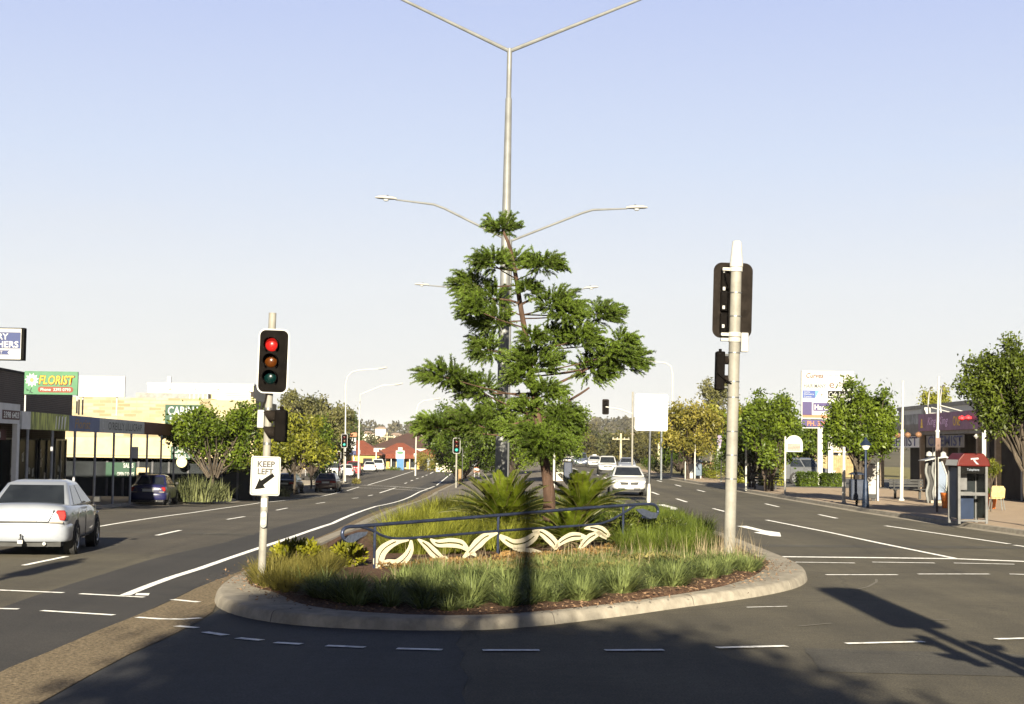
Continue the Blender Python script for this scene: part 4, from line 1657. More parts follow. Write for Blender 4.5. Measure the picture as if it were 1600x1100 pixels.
# ------------------------------------------------------------------ cars
M_tyre = mat('tyre', (.02, .02, .02), .85, var=.3, scale=12)
M_rim = mat('rim', (.42, .42, .43), .3, metal=.8, var=.2, scale=8)
M_glass = mat('car_glass', (.012, .014, .016), .06, spec=.7, var=.3, scale=2)
M_tail = mat('tail_light', (.5, .012, .01), .2, coat=.8, var=.2, scale=20)
M_tail_c = mat('tail_light_clear', (.7, .6, .5), .2, coat=.8, var=.1)
M_ind = mat('indicator', (.7, .3, .03), .25, coat=.6, var=.15)
M_head = mat('headlight', (.75, .76, .78), .12, coat=.8, var=.1)
M_trim = mat('black_trim', (.02, .02, .02), .6, var=.3)
M_plate = mat('number_plate', (.8, .8, .76), .45, var=.06)
M_chrome = mat('chrome', (.7, .7, .7), .15, metal=1.0, var=.1)

KIND = {
    # stations y, zb, zt, w ; cabin: rear base, rear top, front top, front base, belt z, roof z, wb, wt
    'sedan': dict(L=4.72, st=[(-2.36, .46, .80, .66), (-2.31, .38, .98, .80), (-2.05, .30, 1.03, .87), (-1.3, .24, 1.0, .90), (0, .22, .97, .905), (.9, .22, .95, .905), (1.45, .24, .90, .885), (2.0, .27, .79, .83), (2.27, .30, .70, .74), (2.36, .38, .58, .58)],
                  cab=(-1.72, -.85, .30, 1.28, .94, 1.46, .80, .60), wy=(-1.36, 1.38)),
    'hatch': dict(L=4.1, st=[(-2.05, .44, .78, .70), (-2.0, .36, .96, .80), (-1.75, .28, .99, .84), (-1.1, .24, .97, .85), (0, .22, .95, .85), (.8, .22, .93, .85), (1.3, .24, .88, .83), (1.75, .27, .78, .77), (1.98, .30, .70, .70), (2.06, .38, .58, .55)],
                  cab=(-1.95, -1.25, .30, 1.12, .92, 1.42, .77, .58), wy=(-1.2, 1.25)),
    'suv': dict(L=4.5, st=[(-2.25, .52, .95, .76), (-2.21, .44, 1.1, .84), (-1.95, .36, 1.13, .88), (-1.1, .33, 1.12, .9), (0, .32, 1.1, .9), (.9, .32, 1.08, .9), (1.4, .33, 1.04, .88), (1.95, .36, .96, .83), (2.18, .40, .86, .76), (2.26, .48, .72, .6)],
                cab=(-2.16, -1.85, .35, 1.2, 1.06, 1.72, .82, .66), wy=(-1.3, 1.35)),
    'ute': dict(L=5.0, st=[(-2.5, .5, .92, .78), (-2.46, .45, 1.04, .84), (-2.0, .36, 1.06, .88), (-1.1, .33, 1.04, .89), (0, .31, 1.02, .89), (.9, .31, 1.0, .89), (1.5, .32, .97, .87), (2.1, .35, .9, .83), (2.4, .39, .8, .76), (2.5, .46, .66, .6)],
                cab=(-.95, -.65, .35, 1.2, .98, 1.66, .80, .64), wy=(-1.5, 1.5)),
    'van': dict(L=4.7, st=[(-2.35, .46, .95, .78), (-2.31, .38, 1.05, .86), (-2.0, .3, 1.08, .9), (-1.1, .28, 1.08, .92), (0, .27, 1.06, .92), (1.1, .27, 1.04, .92), (1.75, .28, .98, .89), (2.15, .3, .86, .84), (2.3, .34, .74, .76), (2.36, .42, .6, .6)],
                cab=(-2.28, -2.1, .7, 1.75, 1.0, 1.78, .85, .7), wy=(-1.45, 1.5)),
}


def car(label, kind, paint, loc, rotz=0.0, rear='wide', cat='car', plate=None, grp=None, name='parked_car', towbar=False, front='slots'):
    k = KIND[kind]
    t = thing(name, label, cat, loc, rotz, grp)
    L = k['L']
    mb = MB()
    rings = []
    for (y, zb, zt_, w) in k['st']:
        h = zt_ - zb
        half = [(0, zb), (w * .8, zb), (w * .97, zb + .08), (w, zb + .35 * h), (w * .99, zb + .65 * h), (w * .945, zt_ - .06), (w * .83, zt_ - .005), (w * .45, zt_ + .025), (0, zt_ + .03)]
        full = half + [(-x, z) for x, z in reversed(half[1:-1])]
        rings.append([len(mb.v) + i for i in range(len(full))])
        mb.v += [(x, y, z) for x, z in full]
    n = len(rings[0])
    for A, B in zip(rings, rings[1:]):
        for i in range(n):
            mb.f.append((A[i], B[i], B[(i + 1) % n], A[(i + 1) % n]))
    mb.f += [tuple(rings[0]), tuple(reversed(rings[-1]))]
    mb.build('body', paint, t, smooth=True, subsurf=2)
    rb, rt, ft, fb, zb, zr, wb, wt = k['cab']
    # cabin shell
    V = [(-wb, rb, zb), (wb, rb, zb), (wb, fb, zb), (-wb, fb, zb), (-wt, rt, zr), (wt, rt, zr), (wt, ft, zr), (-wt, ft, zr)]
    mb = MB()
    # slightly domed roof: two extra rows
    ym = (rt + ft) / 2
    V2 = V[:4] + [(-wt, rt, zr - .05), (wt, rt, zr - .05), (wt, ft, zr - .05), (-wt, ft, zr - .05), (-wt * .72, rt + .22, zr), (wt * .72, rt + .22, zr), (wt * .72, ft - .22, zr + .005), (-wt * .72, ft - .22, zr + .005)]
    mb.v = list(V2)
    mb.f = [(0, 1, 5, 4), (2, 3, 7, 6), (1, 2, 6, 5), (3, 0, 4, 7), (4, 5, 9, 8), (5, 6, 10, 9), (6, 7, 11, 10), (7, 4, 8, 11), (8, 9, 10, 11), (3, 2, 1, 0)]
    mb.build('cabin', paint, t, smooth=True, bevel=.05, bseg=3)

    def pane(q, nm, m=M_glass, off=.006, shrink=None):
        q = [Vector(p) for p in q]
        c = sum(q, Vector()) / len(q)
        nn = (q[1] - q[0]).cross(q[2] - q[0]).normalized()
        mb = MB()
        cc = Vector((0, (rb + fb) / 2, 1.2))
        if nn.dot(c - cc) < 0: nn = -nn
        mb.poly([p + nn * off for p in q])
        return mb.build(nm, m, t)

    def lerp3(a, b, u): return Vector(a).lerp(Vector(b), u)

    def quadpane(a, b, c, d, m0, m1, h0, h1, nm):
        """a b bottom, d c top; margins in fractions"""
        bl, br = lerp3(a, b, m0), lerp3(a, b, 1 - m1)
        tl, tr_ = lerp3(d, c, m0), lerp3(d, c, 1 - m1)
        return pane([lerp3(bl, tl, h0), lerp3(br, tr_, h0), lerp3(br, tr_, h1), lerp3(bl, tl, h1)], nm)
    top = [(v[0], v[1], v[2] - .05) for v in V[4:]]
    quadpane(V[0], V[1], top[1], top[0], .07, .07, .14, .9, 'rear_window')
    quadpane(V[3], V[2], top[2], top[3], .06, .06, .1, .92, 'windscreen')
    for s, (b0, b1, t0, t1) in ((1, (V[1], V[2], top[1], top[2])), (-1, (V[0], V[3], top[0], top[3]))):
        for u0, u1, v0, v1, nm in ((.16, .50, .10, .47, 'side_window'), (.53, .90, .52, .93, 'side_window')):
            bl, br, tl, tr_ = lerp3(b0, b1, u0), lerp3(b0, b1, u1), lerp3(t0, t1, v0), lerp3(t0, t1, v1)
            pane([lerp3(bl, tl, .1), lerp3(br, tr_, .1), lerp3(br, tr_, .88), lerp3(bl, tl, .88)], nm)
    w = max(s_[3] for s_ in k['st'])
    # wheels
    R = .32 if kind in ('sedan', 'hatch') else .36
    for y in k['wy']:
        for s in (-1, 1):
            Mx = Matrix.Translation((s * (w - .215), y, R)) @ Matrix.Rotation(s * PI / 2, 4, 'Y')
            mb = MB()
            mb.lathe([(R + .055, 0), (R + .055, .2), (R + .02, .2005), (.1, .2005)], 24, M=Mx)
            mb.build('wheel_arch', M_trim, t, smooth=True)
            mb = MB()
            mb.lathe([(R - .06, .02), (R - .015, .03), (R, .06), (R, .19), (R - .02, .222), (R - .1, .226), (R - .105, .2)], 26, M=Mx)
            wh = mb.build('wheel', M_tyre, t, smooth=True)
            mb = MB()
            mb.lathe([(R - .1, .18), (R - .1, .215), (R - .13, .219), (R - .15, .205), (.07, .212), (.03, .222), (.005, .222)], 24, M=Mx)
            mb.build('rim', M_rim, wh, smooth=True)
            mb = MB()
            for q in range(5):
                a = 2 * PI * q / 5
                mb.prism([(.07, -.035), (R - .14, -.05), (R - .14, .05), (.07, .035)], Mx @ Vector((0, 0, .208)), (Mx.to_3x3() @ Vector((math.cos(a + .63), math.sin(a + .63), 0))), (Mx.to_3x3() @ Vector((-math.sin(a + .63), math.cos(a + .63), 0))), Mx.to_3x3() @ Vector((0, 0, 1)), .006)
            mb.build('wheel_slots', M_trim, wh)
    yr, yf = k['st'][0][0], k['st'][-1][0]
    zt1 = k['st'][1][2]
    # rear
    for s in (-1, 1):
        mb = MB()
        if rear == 'wide':
            mb.prism([(s * .54, zt1 - .27), (s * .80, zt1 - .27), (s * .825, zt1 - .18), (s * .80, zt1 - .07), (s * .64, zt1 - .07)], (0, yr + .115, 0), (1, 0, 0), (0, 0, 1), (0, -1, 0), .085)
        elif rear == 'tall':
            mb.box(s * .80 - .07, s * .80 + .05, yr - .012, yr + .2, zt1 - .25, zt1 + .2)
        else:
            mb.prism([(s * .34, zt1 - .26), (s * .76, zt1 - .27), (s * .76, zt1 - .10), (s * .34, zt1 - .12)], (0, yr + .09, 0), (1, 0, 0), (0, 0, 1), (0, -1, 0), .095)
        tl = mb.build('tail_light', M_tail, t, bevel=.02)
        mb = MB()
        mb.box(min(s * .52, s * .77), max(s * .52, s * .77), yr + .004, yr + .06, zt1 - .335, zt1 - .288)
        mb.build('reverse_lamp', M_tail_c, tl, bevel=.01)
        # mirrors
        mb = MB()
        mb.box(s * (w - .04) - .0 if s > 0 else -w - .11, w + .11 if s > 0 else -(w - .04), fb - .42, fb - .27, zb + .02, zb + .15)
        mb.build('mirror', paint if kind == 'van' else M_trim, t, bevel=.03)
        # door seams and handles
        mb = MB()
        for yy in (fb - .25, (rb + fb) / 2 - .08, rb + .45):
            mb.box(s * w * .995 - .004, s * w * .995 + .004, yy - .006, yy + .006, .34, zb - .02)
        mb.build('door_seam', M_trim, t)
        for yy in ((rb + fb) / 2 + .12, rb + .62):
            mb = MB()
            mb.box(s * w * .985 - .012, s * w * .985 + .02, yy - .1, yy + .1, zb - .14, zb - .105)
            mb.build('door_handle', M_chrome if paint.name.startswith('paint_silver') else paint, t, bevel=.008)
    if rear == 'wide':
        # boot lid outline and the dark gap above the bumper
        mb = MB()
        mb.prism([(-.60, zt1 - .07), (-.50, zt1 - .30), (.50, zt1 - .30), (.60, zt1 - .07), (.585, zt1 - .07), (.49, zt1 - .285), (-.49, zt1 - .285), (-.585, zt1 - .07)], (0, yr + .03, 0), (1, 0, 0), (0, 0, 1), (0, -1, 0), .05)
        mb.build('boot_seam', M_trim, t)
        mb = MB()
        mb.box(-w * .86, w * .86, yr - .0, yr + .2, .655, .672)
        mb.build('bumper_gap', M_trim, t)
        mb = MB()
        mb.box(-.33, .33, yr - .008, yr + .03, zt1 - .155, zt1 - .125)
        mb.build('boot_garnish', M_chrome, t, bevel=.006)
    mb = MB()
    mb.box(-.26, .26, yr - .012, yr + .03, zt1 - .29 if rear != 'tall' else .62, zt1 - .17 if rear != 'tall' else .74)
    pl = mb.build('number_plate', M_plate, t, bevel=.006)
    if plate:
        text(plate, (0, yr - .015, zt1 - .23), (1, 0, 0), (0, 0, 1), .36, .075, mat('plate_red', (.35, .12, .1), .5, var=.2), pl)
    # bumper: lower band, then exhaust
    mb = MB()
    P = [(-w * .985, yr + .5), (-w * .95, yr + .13), (-w * .8, yr - .02), (0, yr - .055), (w * .8, yr - .02), (w * .95, yr + .13), (w * .985, yr + .5)]
    for z0, z1_, gr in ((.30, .64, 0), ):
        base = len(mb.v)
        for x, y in P:
            for z, o in ((z0, .04), (z0 + .05, .0), (z1_ - .04, -.004), (z1_, .035)):
                sc_ = 1 - o * .8
                mb.v.append((x * sc_, y + (o if y < yr + .2 else 0), z))
        for i in range(len(P) - 1):
            for j in range(3):
                q = base + i * 4 + j
                mb.f.append((q, q + 4, q + 5, q + 1))
    mb.build('rear_bumper', paint, t, smooth=True, subsurf=2)
    mb = MB()
    mb.box(-w * .8, w * .8, yr + .08, yr + .5, .2, .34)
    mb.build('underbody', M_trim, t)
    mb = MB()
    mb.tube([(.42, yr + .4, .27), (.42, yr + .0, .26)], .035, 10)
    mb.build('exhaust', M_chrome, t, smooth=True)
    if towbar:
        mb = MB()
        mb.box(-.035, .035, yr - .2, yr + .15, .31, .36)
        mb.tube([(0, yr - .17, .36), (0, yr - .17, .41)], .014, 8)
        mb.lathe([(.005, -.027), (.027, 0), (.005, .027)], 10, O=(0, yr - .17, .435))
        mb.build('tow_bar', M_trim, t)
        mb = MB()
        mb.box(-.05, .05, yr - .215, yr - .2, .27, .34)
        mb.build('tow_tongue', M_sign, t)
    # front
    zf = k['st'][-2][2]
    for s in (-1, 1):
        mb = MB()
        mb.prism([(s * .42, zf - .13), (s * .70, zf - .12), (s * .80, zf + .02), (s * .66, zf + .03), (s * .45, zf - .03)], (0, yf - .16, 0), (1, 0, 0), (0, 0, 1), (0, 1, 0), .14)
        mb.build('headlight', M_head, t, bevel=.02)
    mb = MB()
    if front == 'slots':
        for s in (-1, 1):
            mb = MB()
            mb.prism([(s * .05, zf - .15), (s * .40, zf - .15), (s * .46, zf - .02), (s * .05, zf - .035)], (0, yf - .12, 0), (1, 0, 0), (0, 0, 1), (0, 1, 0), .15)
            mb.build('grille', M_trim, t, bevel=.01)
            mb = MB()
            mb.prism([(s * .22, .29), (s * .5, .30), (s * .54, .39), (s * .22, .39)], (0, yf - .08, 0), (1, 0, 0), (0, 0, 1), (0, 1, 0), .1)
            mb.build('air_intake', M_trim, t)
    else:
        mb.box(-.38, .38, yf - .1, yf + .015, zf - .14, zf - .03)
        mb.build('grille', M_trim, t, bevel=.015)
        mb = MB()
        mb.box(-.5, .5, yf - .1, yf + .012, .30, .38)
        mb.build('air_intake', M_trim, t, bevel=.01)
    mb = MB()
    mb.box(-.19, .19, yf - .02, yf + .025, .42, .52)
    mb.build('number_plate', M_plate, t)
    mb = MB()
    mb.prism([(-w * .8, yf - .28), (-w * .6, yf - .08), (0, yf + .005), (w * .6, yf - .08), (w * .8, yf - .28)], (0, 0, .21), (1, 0, 0), (0, 1, 0), (0, 0, 1), .1)
    mb.build('front_apron', M_trim, t)
    return t


def paint(n, c, rough=.28, metal=.0):
    return mat('paint_' + n, c, rough, var=.06, scale=1.5, coat=.7, metal=metal)


P_silver = paint('silver', (.54, .58, .66), .3, .3)
P_blue = paint('navy', (.018, .018, .075))
P_grey = paint('charcoal', (.03, .03, .034))
P_maroon = paint('maroon', (.10, .05, .042))
P_white = paint('white', (.74, .74, .72))
P_red = paint('red', (.38, .02, .03))
P_vanblue = paint('blue_grey', (.16, .19, .27), .3, .3)
P_silverb = paint('dark_silver', (.25, .26, .28), .3, .3)


def on_road(px, Y):
    x = CAM.x + (px - 800) / F * Y
    return Vector((x, Y, zt(x, Y) + .002))


car('silver sedan with lit red tail lamps and tow bar driving away at the left edge', 'sedan', P_silver, (-9.72, 34.9, 0), .10, plate='890 GSW', name='silver_sedan', towbar=True)
c_ = on_road(247, 81.5)
car('dark navy sedan parked in front of the shop awning columns', 'sedan', P_blue, c_, .07, rear='wide', plate='', name='parked_car', grp='cars parked along the left kerb')
c_ = on_road(455, 121)
car('charcoal sedan parked left of the maroon hatchback under the trees', 'sedan', P_grey, c_, .0, rear='mid', grp='cars parked along the left kerb')
c_ = on_road(517, 127)
car('maroon hatchback with a wide rear lamp band on the left road edge', 'hatch', P_maroon, c_, 0, rear='mid', grp='cars parked along the left kerb')
c_ = on_road(545, 186)
car('white sedan nearest of the far parked cars, partly behind the distant signal pole', 'sedan', P_white, c_, .05, rear='wide', grp='cars parked along the left kerb')
c_ = on_road(556, 196)
car('red four wheel drive beside the far white sedan on the left', 'suv', P_red, c_, .05, rear='tall', grp='cars parked along the left kerb')
c_ = on_road(581, 226)
car('white sedan parked in front of the cream wall of the red roofed shop', 'sedan', P_white, c_, .06, rear='wide', grp='cars parked along the left kerb')
c_ = on_road(594, 234)
car('white wagon parked just beyond the far white sedan at the red roofs', 'suv', P_white, c_, .06, rear='wide', grp='cars parked along the left kerb')
c_ = on_road(524, 180)
car('white van with dark windows half hidden behind the maroon hatchback', 'van', P_white, c_, .05, rear='tall', grp='cars parked along the left kerb')
# right carriageway, facing the camera
c_ = on_road(982, 83)
car('white sedan leading the traffic towards the camera, beside the planted island', 'sedan', P_white, c_, PI - .02, grp='oncoming cars', name='oncoming_car')
c_ = on_road(951, 150)
car('white utility second in the oncoming line, dark grille', 'ute', P_white, c_, PI - .04, grp='oncoming cars', name='oncoming_car', front='wide')
c_ = on_road(931, 205)
car('small white taxi with roof sign third in the oncoming line', 'sedan', P_white, c_, PI - .04, grp='oncoming cars', name='oncoming_car', front='wide')
tx = MB()
tx.box(-.25, .25, -.4, -.2, 1.47, 1.62)
tx.build('taxi_sign', M_sign, bpy.data.objects['oncoming_car.002'], bevel=.03)
c_ = on_road(909, 215)
car('blue grey people mover fourth in the oncoming line', 'van', P_vanblue, c_, PI - .03, grp='oncoming cars', name='oncoming_car', front='wide')
c_ = on_road(888, 262)
car('white van at the far end of the oncoming line by the median trees', 'van', P_white, c_, PI - .03, grp='oncoming cars', name='oncoming_car', front='wide')
c_ = on_road(877, 275)
car('dark car last in the oncoming line beneath the round median tree', 'sedan', P_grey, c_, PI - .03, grp='oncoming cars', name='oncoming_car', front='wide')
c_ = Vector(((1255 - 800) / F * 112, 112, .145))
car('dark silver wagon parked behind the clipped hedge in the right car park', 'suv', P_silverb, c_, -PI / 2 + .5, name='parked_car')
c_ = Vector(((981.5 - 800) / F * 168, 168, zt(11, 168)))
car('pale silver car half hidden behind the leading white sedan', 'sedan', P_silver, c_, PI - .04, grp='oncoming cars', name='oncoming_car', front='wide')
# ------------------------------------------------------------------ left side: shops
M_brick = brickmat('brown_brick', (.075, .045, .03), (.055, .032, .022), (.12, .1, .085), .26, .086, msize=.012, axes=(1, 2))
M_shopglass = mat('shop_glass', (.012, .014, .016), .4, spec=.03, var=.3, scale=.8)
M_shopdark = mat('shop_dark', (.02, .017, .016), .8, var=.4, scale=1.2)
M_fascia = mat('fascia_white', (.55, .55, .55), .55, var=.1, scale=2)
M_fgrey = mat('fascia_grey', (.42, .42, .39), .6, var=.12, scale=2)
M_fblue = mat('fascia_blue', (.12, .15, .26), .6, var=.12, scale=2)
M_fmar = mat('fascia_maroon', (.09, .022, .02), .6, var=.15, scale=2)
M_soffit = mat('soffit', (.06, .06, .065), .8, var=.2)
M_postgrey = mat('post_grey', (.42, .43, .46), .45, var=.15, scale=3)
M_green = mat('sign_green', (.10, .30, .15), .5, var=.1, scale=3)
M_dgreen = mat('sign_dark_green', (.015, .09, .045), .5, var=.1, scale=3)
M_yel = mat('letter_yellow', (.75, .5, .03), .5, var=.1)
M_brown = mat('letter_brown', (.13, .03, .012), .5, var=.1)
M_maroon = mat('sign_maroon', (.16, .015, .02), .5, var=.1)
M_navy = mat('sign_navy', (.045, .07, .24), .5, var=.1)
M_letter = mat('letter_white', (.78, .78, .76), .5, var=.05)
M_letter_shade = mat('shade_lettering', (.72, .72, .7), .5, var=.05)  # brighter copy of the white lettering, making up for shade on its boards
M_dkletter = mat('letter_grey', (.07, .075, .07), .55, var=.2)

SO = Vector((-16.5, 57.0, 0))
Su = Vector((-1.7, 33.0, 0)).normalized()
Sn = Vector((-Su.y, Su.x, 0))           # away from the road
rot_s = math.atan2(Su.y, Su.x) - PI / 2   # local +y runs along the row


def sY(px):
    r = (px - 800) / F
    return 13.564 / (-r - .0515)


def ss(px): return (Vector((-16.5 - .0515 * (sY(px) - 57), sY(px), 0)) - SO).dot(Su)


# local frame of the row: x = -Sn (towards the road), y along the row
def shopbox(mb, off0, off1, s0, s1, z0, z1):
    mb.box(-off1, -off0, s0, s1, z0, z1)
    return mb


t = thing('shop_row', 'row of dark brick shops with a long awning on grey posts and coloured name boards', 'shop building', (SO.x, SO.y, 0), rot_s)
mb = MB()
shopbox(mb, 4.2, 15, -14, 27, 2.9, 5.2)
shopbox(mb, 4.5, 15, -14, 27, -1.6, 2.9)
mb.build('wall', M_brick, t)
mb = MB()
shopbox(mb, 4.15, 15.1, -14.1, 27.1, 5.2, 5.3)
mb.build('parapet_cap', M_shopdark, t)
zA0, zA1 = 2.66, 3.26
mb = MB()
shopbox(mb, .03, 4.2, 0, 34.3, zA1 - .12, zA1)
mb.build('awning_roof', M_soffit, t)
segs = [(35, 49, M_fascia), (49, 109, None), (109, 157, M_fblue), (157, 227, M_fgrey), (227, 281, M_fmar)]
for a, b, m in segs:
    s0, s1 = ss(a), ss(b)
    if m is None:
        m = mat('fascia_leaf_print', (.06, .16, .03), .5, var=.8, scale=3.5, c2=(.5, .55, .1), stretch=(1, 1, .25), contrast=(.35, .6))
    mb = MB()
    shopbox(mb, -.03, .03, s0 + .01, s1 - .01, zA0, zA1)
    f = mb.build('fascia_board', m, t)
    mid, ln = (s0 + s1) / 2, s1 - s0
    args = dict(parent=f)
    if a == 109:
        text('Florist', (.034, mid - ln * .08, (zA0 + zA1) / 2), (0, 1, 0), (0, 0, 1), ln * .5, .38, mat('letter_ochre', (.3, .17, .05), .5, var=.1), f, shear=.2, bold=.01)
    if a == 157:
        text("O'REILLY LILLICRAP", (.034, mid + ln * .05, (zA0 + zA1) / 2), (0, 1, 0), (0, 0, 1), ln * .76, .34, M_dkletter, f)
        text('L', (.034, s0 + ln * .08, (zA0 + zA1) / 2), (0, 1, 0), (0, 0, 1), .35, .3, M_fascia, f)
    if a == 49:
        mb = MB()
        for q in range(4):
            y = s0 + ln * (.62 + q * .08)
            mb.poly([(.036, y, zA0 + .05), (.036, y + .12, zA0 + .05), (.036, y + .2 + .05 * q, zA1 - .05), (.036, y + .07, zA1 - .1)])
        mb.build('printed_petals', M_letter_shade, f)
for px in (46, 84.5, 120, 152, 181, 208, 233, 255, 275):
    s = ss(px)
    wpt = SO + Su * s
    g = zt(wpt.x, wpt.y) + .13
    mb = MB()
    mb.tube([(0, s, g - .05), (0, s, zA0)], .05, 10)
    mb.build('awning_post', M_postgrey, t, smooth=True)
# shopfront panes, doors, stall risers
ws = [(-13, -9), (-8.6, -4.5), (-4, 0.4), (.8, 4.2), (4.6, 8.4), (8.8, 12.5), (13, 16.5), (17, 20.5), (21, 24), (24.3, 26.8)]
for i, (a, b) in enumerate(ws):
    mb = MB()
    shopbox(mb, 4.42, 4.5, a, b, -.55 - .015 * max(0, a), 2.3)
    wn = mb.build('shop_window', M_shopglass, t)
    mb = MB()
    for y in (a, (a + b) / 2 - .03, b - .06):
        shopbox(mb, 4.36, 4.42, y, y + .06, -.9, 2.3)
    shopbox(mb, 4.36, 4.42, a, b, 2.3, 2.38)
    mb.build('window_frame', M_postgrey if i % 3 == 0 else M_soffit, wn)
    # stickers and goods seen through the panes
    for q in range(4):
        mb = MB()
        y = random.uniform(a + .2, b - .5)
        z = random.uniform(.1, 1.5)
        mb.poly([(-4.415 + .002 * q, y, z), (-4.415 + .002 * q, y + random.uniform(.2, .45), z), (-4.415 + .002 * q, y + .4, z + random.uniform(.2, .5)), (-4.415 + .002 * q, y, z + .35)])
        mb.build('window_poster', mat('poster_%d' % (i % 3), [(.3, .28, .2), (.2, .25, .3), (.28, .12, .1)][i % 3], .6, var=.6, scale=5, c2=(.5, .5, .45)), wn)
mb = MB()
shopbox(mb, 4.3, 4.46, 12.5, 13.0, -1.2, 2.6)
shopbox(mb, 4.3, 4.46, .42, .8, -1.2, 2.6)
mb.build('wall_pier', M_fgrey, t)
text('FLORIST', (-4.4, 2.5, 2.0), (0, 1, 0), (0, 0, 1), 2.2, .4, mat('letter_dim', (.12, .08, .03), .6, var=.2), t)
# hanging signs under the awning
mb = MB()
shopbox(mb, 1.2, 1.25, 26.5, 27.3, 1.2, 2.3)
mb = MB()
mb.box(-.75, -.4, 24.3, 24.36, 1.5, 2.05)
mb.build('hanging_sign', M_fascia, t)

# far-left shop, nearer
t = thing('shop_building', 'shop with white fascia and two maroon phone number boards at the far left', 'shop building', (SO.x, SO.y, 0), rot_s)
mb = MB()
shopbox(mb, 4.4, 15, -26, -14.05, -.4, 5.0)
mb.build('wall', M_brick, t)
mb = MB()
shopbox(mb, -.03, .06, -22, -1.4, 2.82, 3.47)
fa = mb.build('fascia_board', M_fascia, t)
mb = MB()
shopbox(mb, .06, 4.2, -22, -1.4, 3.3, 3.42)
mb.build('awning_roof', M_soffit, t)
mb = MB()
y0, y1 = ss(4), ss(31)
mb.box(.031, .04, y0, y1, 2.95, 3.25)
bd = mb.build('number_board', M_maroon, fa)
text('3398 6403', (.043, (y0 + y1) / 2, 3.1), (0, 1, 0), (0, 0, 1), (y1 - y0) * .88, .21, M_letter_shade, fa, bold=.02)
mb = MB()
mb.box(-.35, -.3, ss(-40), ss(27), 2.28, 2.62)
bd = mb.build('number_board', M_maroon, t)
text('3398 6403', (-.295, ss(4), 2.45), (0, 1, 0), (0, 0, 1), 2.3, .22, M_letter_shade, bd, bold=.02)
mb = MB()
mb.box(-.12, .04, -1.75, -1.4, -.3, 2.82)
mb.build('awning_post', M_fascia, t)
for a, b in ((-25, -20.4), (-20, -15.5)):
    mb = MB()
    mb.box(-4.4, -4.3, a, b, -.1, 2.5)
    mb.build('shop_window', M_shopglass, t)
mb = MB()
mb.box(-4.2, -.2, ss(30), ss(30) + .06, -.3, 2.3)
mb.build('side_screen', M_shopglass, t)

# roof signs
Yf = 58.0


def roof_sign(x0p, x1p, y0p, y1p, Y, label, m, foot_z, dx=0, frame=None, posts=((.1), (.9))):
    a, b = at(x0p, y1p, Y), at(x1p, y0p, Y)
    t = thing('roof_sign', label, 'shop sign', (a.x, Y, foot_z))
    w, h0, h1 = b.x - a.x, a.z - foot_z, b.z - foot_z
    mb = MB()
    mb.box(0, w, -.05, .05, h0, h1)
    p = mb.build('sign_panel', m, t, bevel=.008)
    for u in posts:
        mb = MB()
        mb.box(w * u - .025, w * u + .025, .052, .1, 0, h1 - .1)
        mb.build('post', M_sign, t)
    return t, p, w, h0, h1


t, p, w, h0, h1 = roof_sign(38, 122.5, 581, 616, 59, 'green roof sign with a daisy and yellow FLORIST lettering', M_green, zA1 + .0, posts=(0.01, .98))
hh = h1 - h0
text('FLORIST', (w * .60 + .012, -.053, h0 + hh * .63 - .012), (1, 0, 0), (0, 0, 1), w * .69, hh * .44, M_brown, p, bold=.045, shear=.18)
text('FLORIST', (w * .60, -.058, h0 + hh * .63), (1, 0, 0), (0, 0, 1), w * .65, hh * .38, M_yel, p, bold=.012, shear=.18)
mb = MB()
mb.prism(rrect(w * .66, hh * .25, hh * .11, 6), (w * .59, -.052, h0 + hh * .22), (1, 0, 0), (0, 0, 1), (0, -1, 0), .004)
mb.build('phone_panel', mat('sign_rust', (.3, .06, .025), .5, var=.1), p)
text('Phone  3395 0793', (w * .59, -.058, h0 + hh * .22), (1, 0, 0), (0, 0, 1), w * .56, hh * .13, M_letter, p, bold=.015)
mb = MB()
cx, cz = w * .14, h0 + hh * .62
for q in range(11):
    a = 2 * PI * q / 11 + .2
    d = Vector((math.cos(a), 0, math.sin(a)))
    s_ = Vector((-math.sin(a), 0, math.cos(a)))
    c = Vector((cx, -.054, cz))
    R = hh * .31
    mb.poly([c + d * R * .2 - s_ * R * .05, c + d * R * .65 - s_ * R * .18, c + d * R, c + d * R * .65 + s_ * R * .18, c + d * R * .2 + s_ * R * .05])
mb.build('daisy_petals', M_letter, p)
mb = MB()
mb.lathe([(hh * .085, 0), (hh * .06, .012)], 14, M=Matrix.Translation((cx, -.056, cz)) @ Matrix.Rotation(PI / 2, 4, 'X'))
mb.build('daisy_centre', mat('daisy_peach', (.7, .35, .12), .5, var=.1), p)
mb = MB()
for q in (((cx - .02, .28), (cx + .02, .3), (cx - .03, .1), (cx - .09, .03)), ((cx - .05, .16), (cx - .2, .26), (cx - .17, .14)), ((cx - .04, .14), (cx + .08, .06), (cx - .02, .04))):
    mb.poly([(x, -.054, h0 + hh * z) for x, z in q])
mb.build('daisy_leaves', M_dgreen, p)
t, p, w, h0, h1 = roof_sign(123, 196, 588, 620, 62, 'plain white roof sign with faded lettering right of the florist sign', M_sign, zA1, posts=(0.0, .08, .82))
hh = h1 - h0
text('CORPORATE', (w * .4, -.054, h0 + hh * .66), (1, 0, 0), (0, 0, 1), w * .5, hh * .2, mat('faded_white_letter', (.66, .65, .62), .5, var=.05), p)
text('SERVICES', (w * .34, -.054, h0 + hh * .34), (1, 0, 0), (0, 0, 1), w * .36, hh * .2, _mats['faded_white_letter'], p)
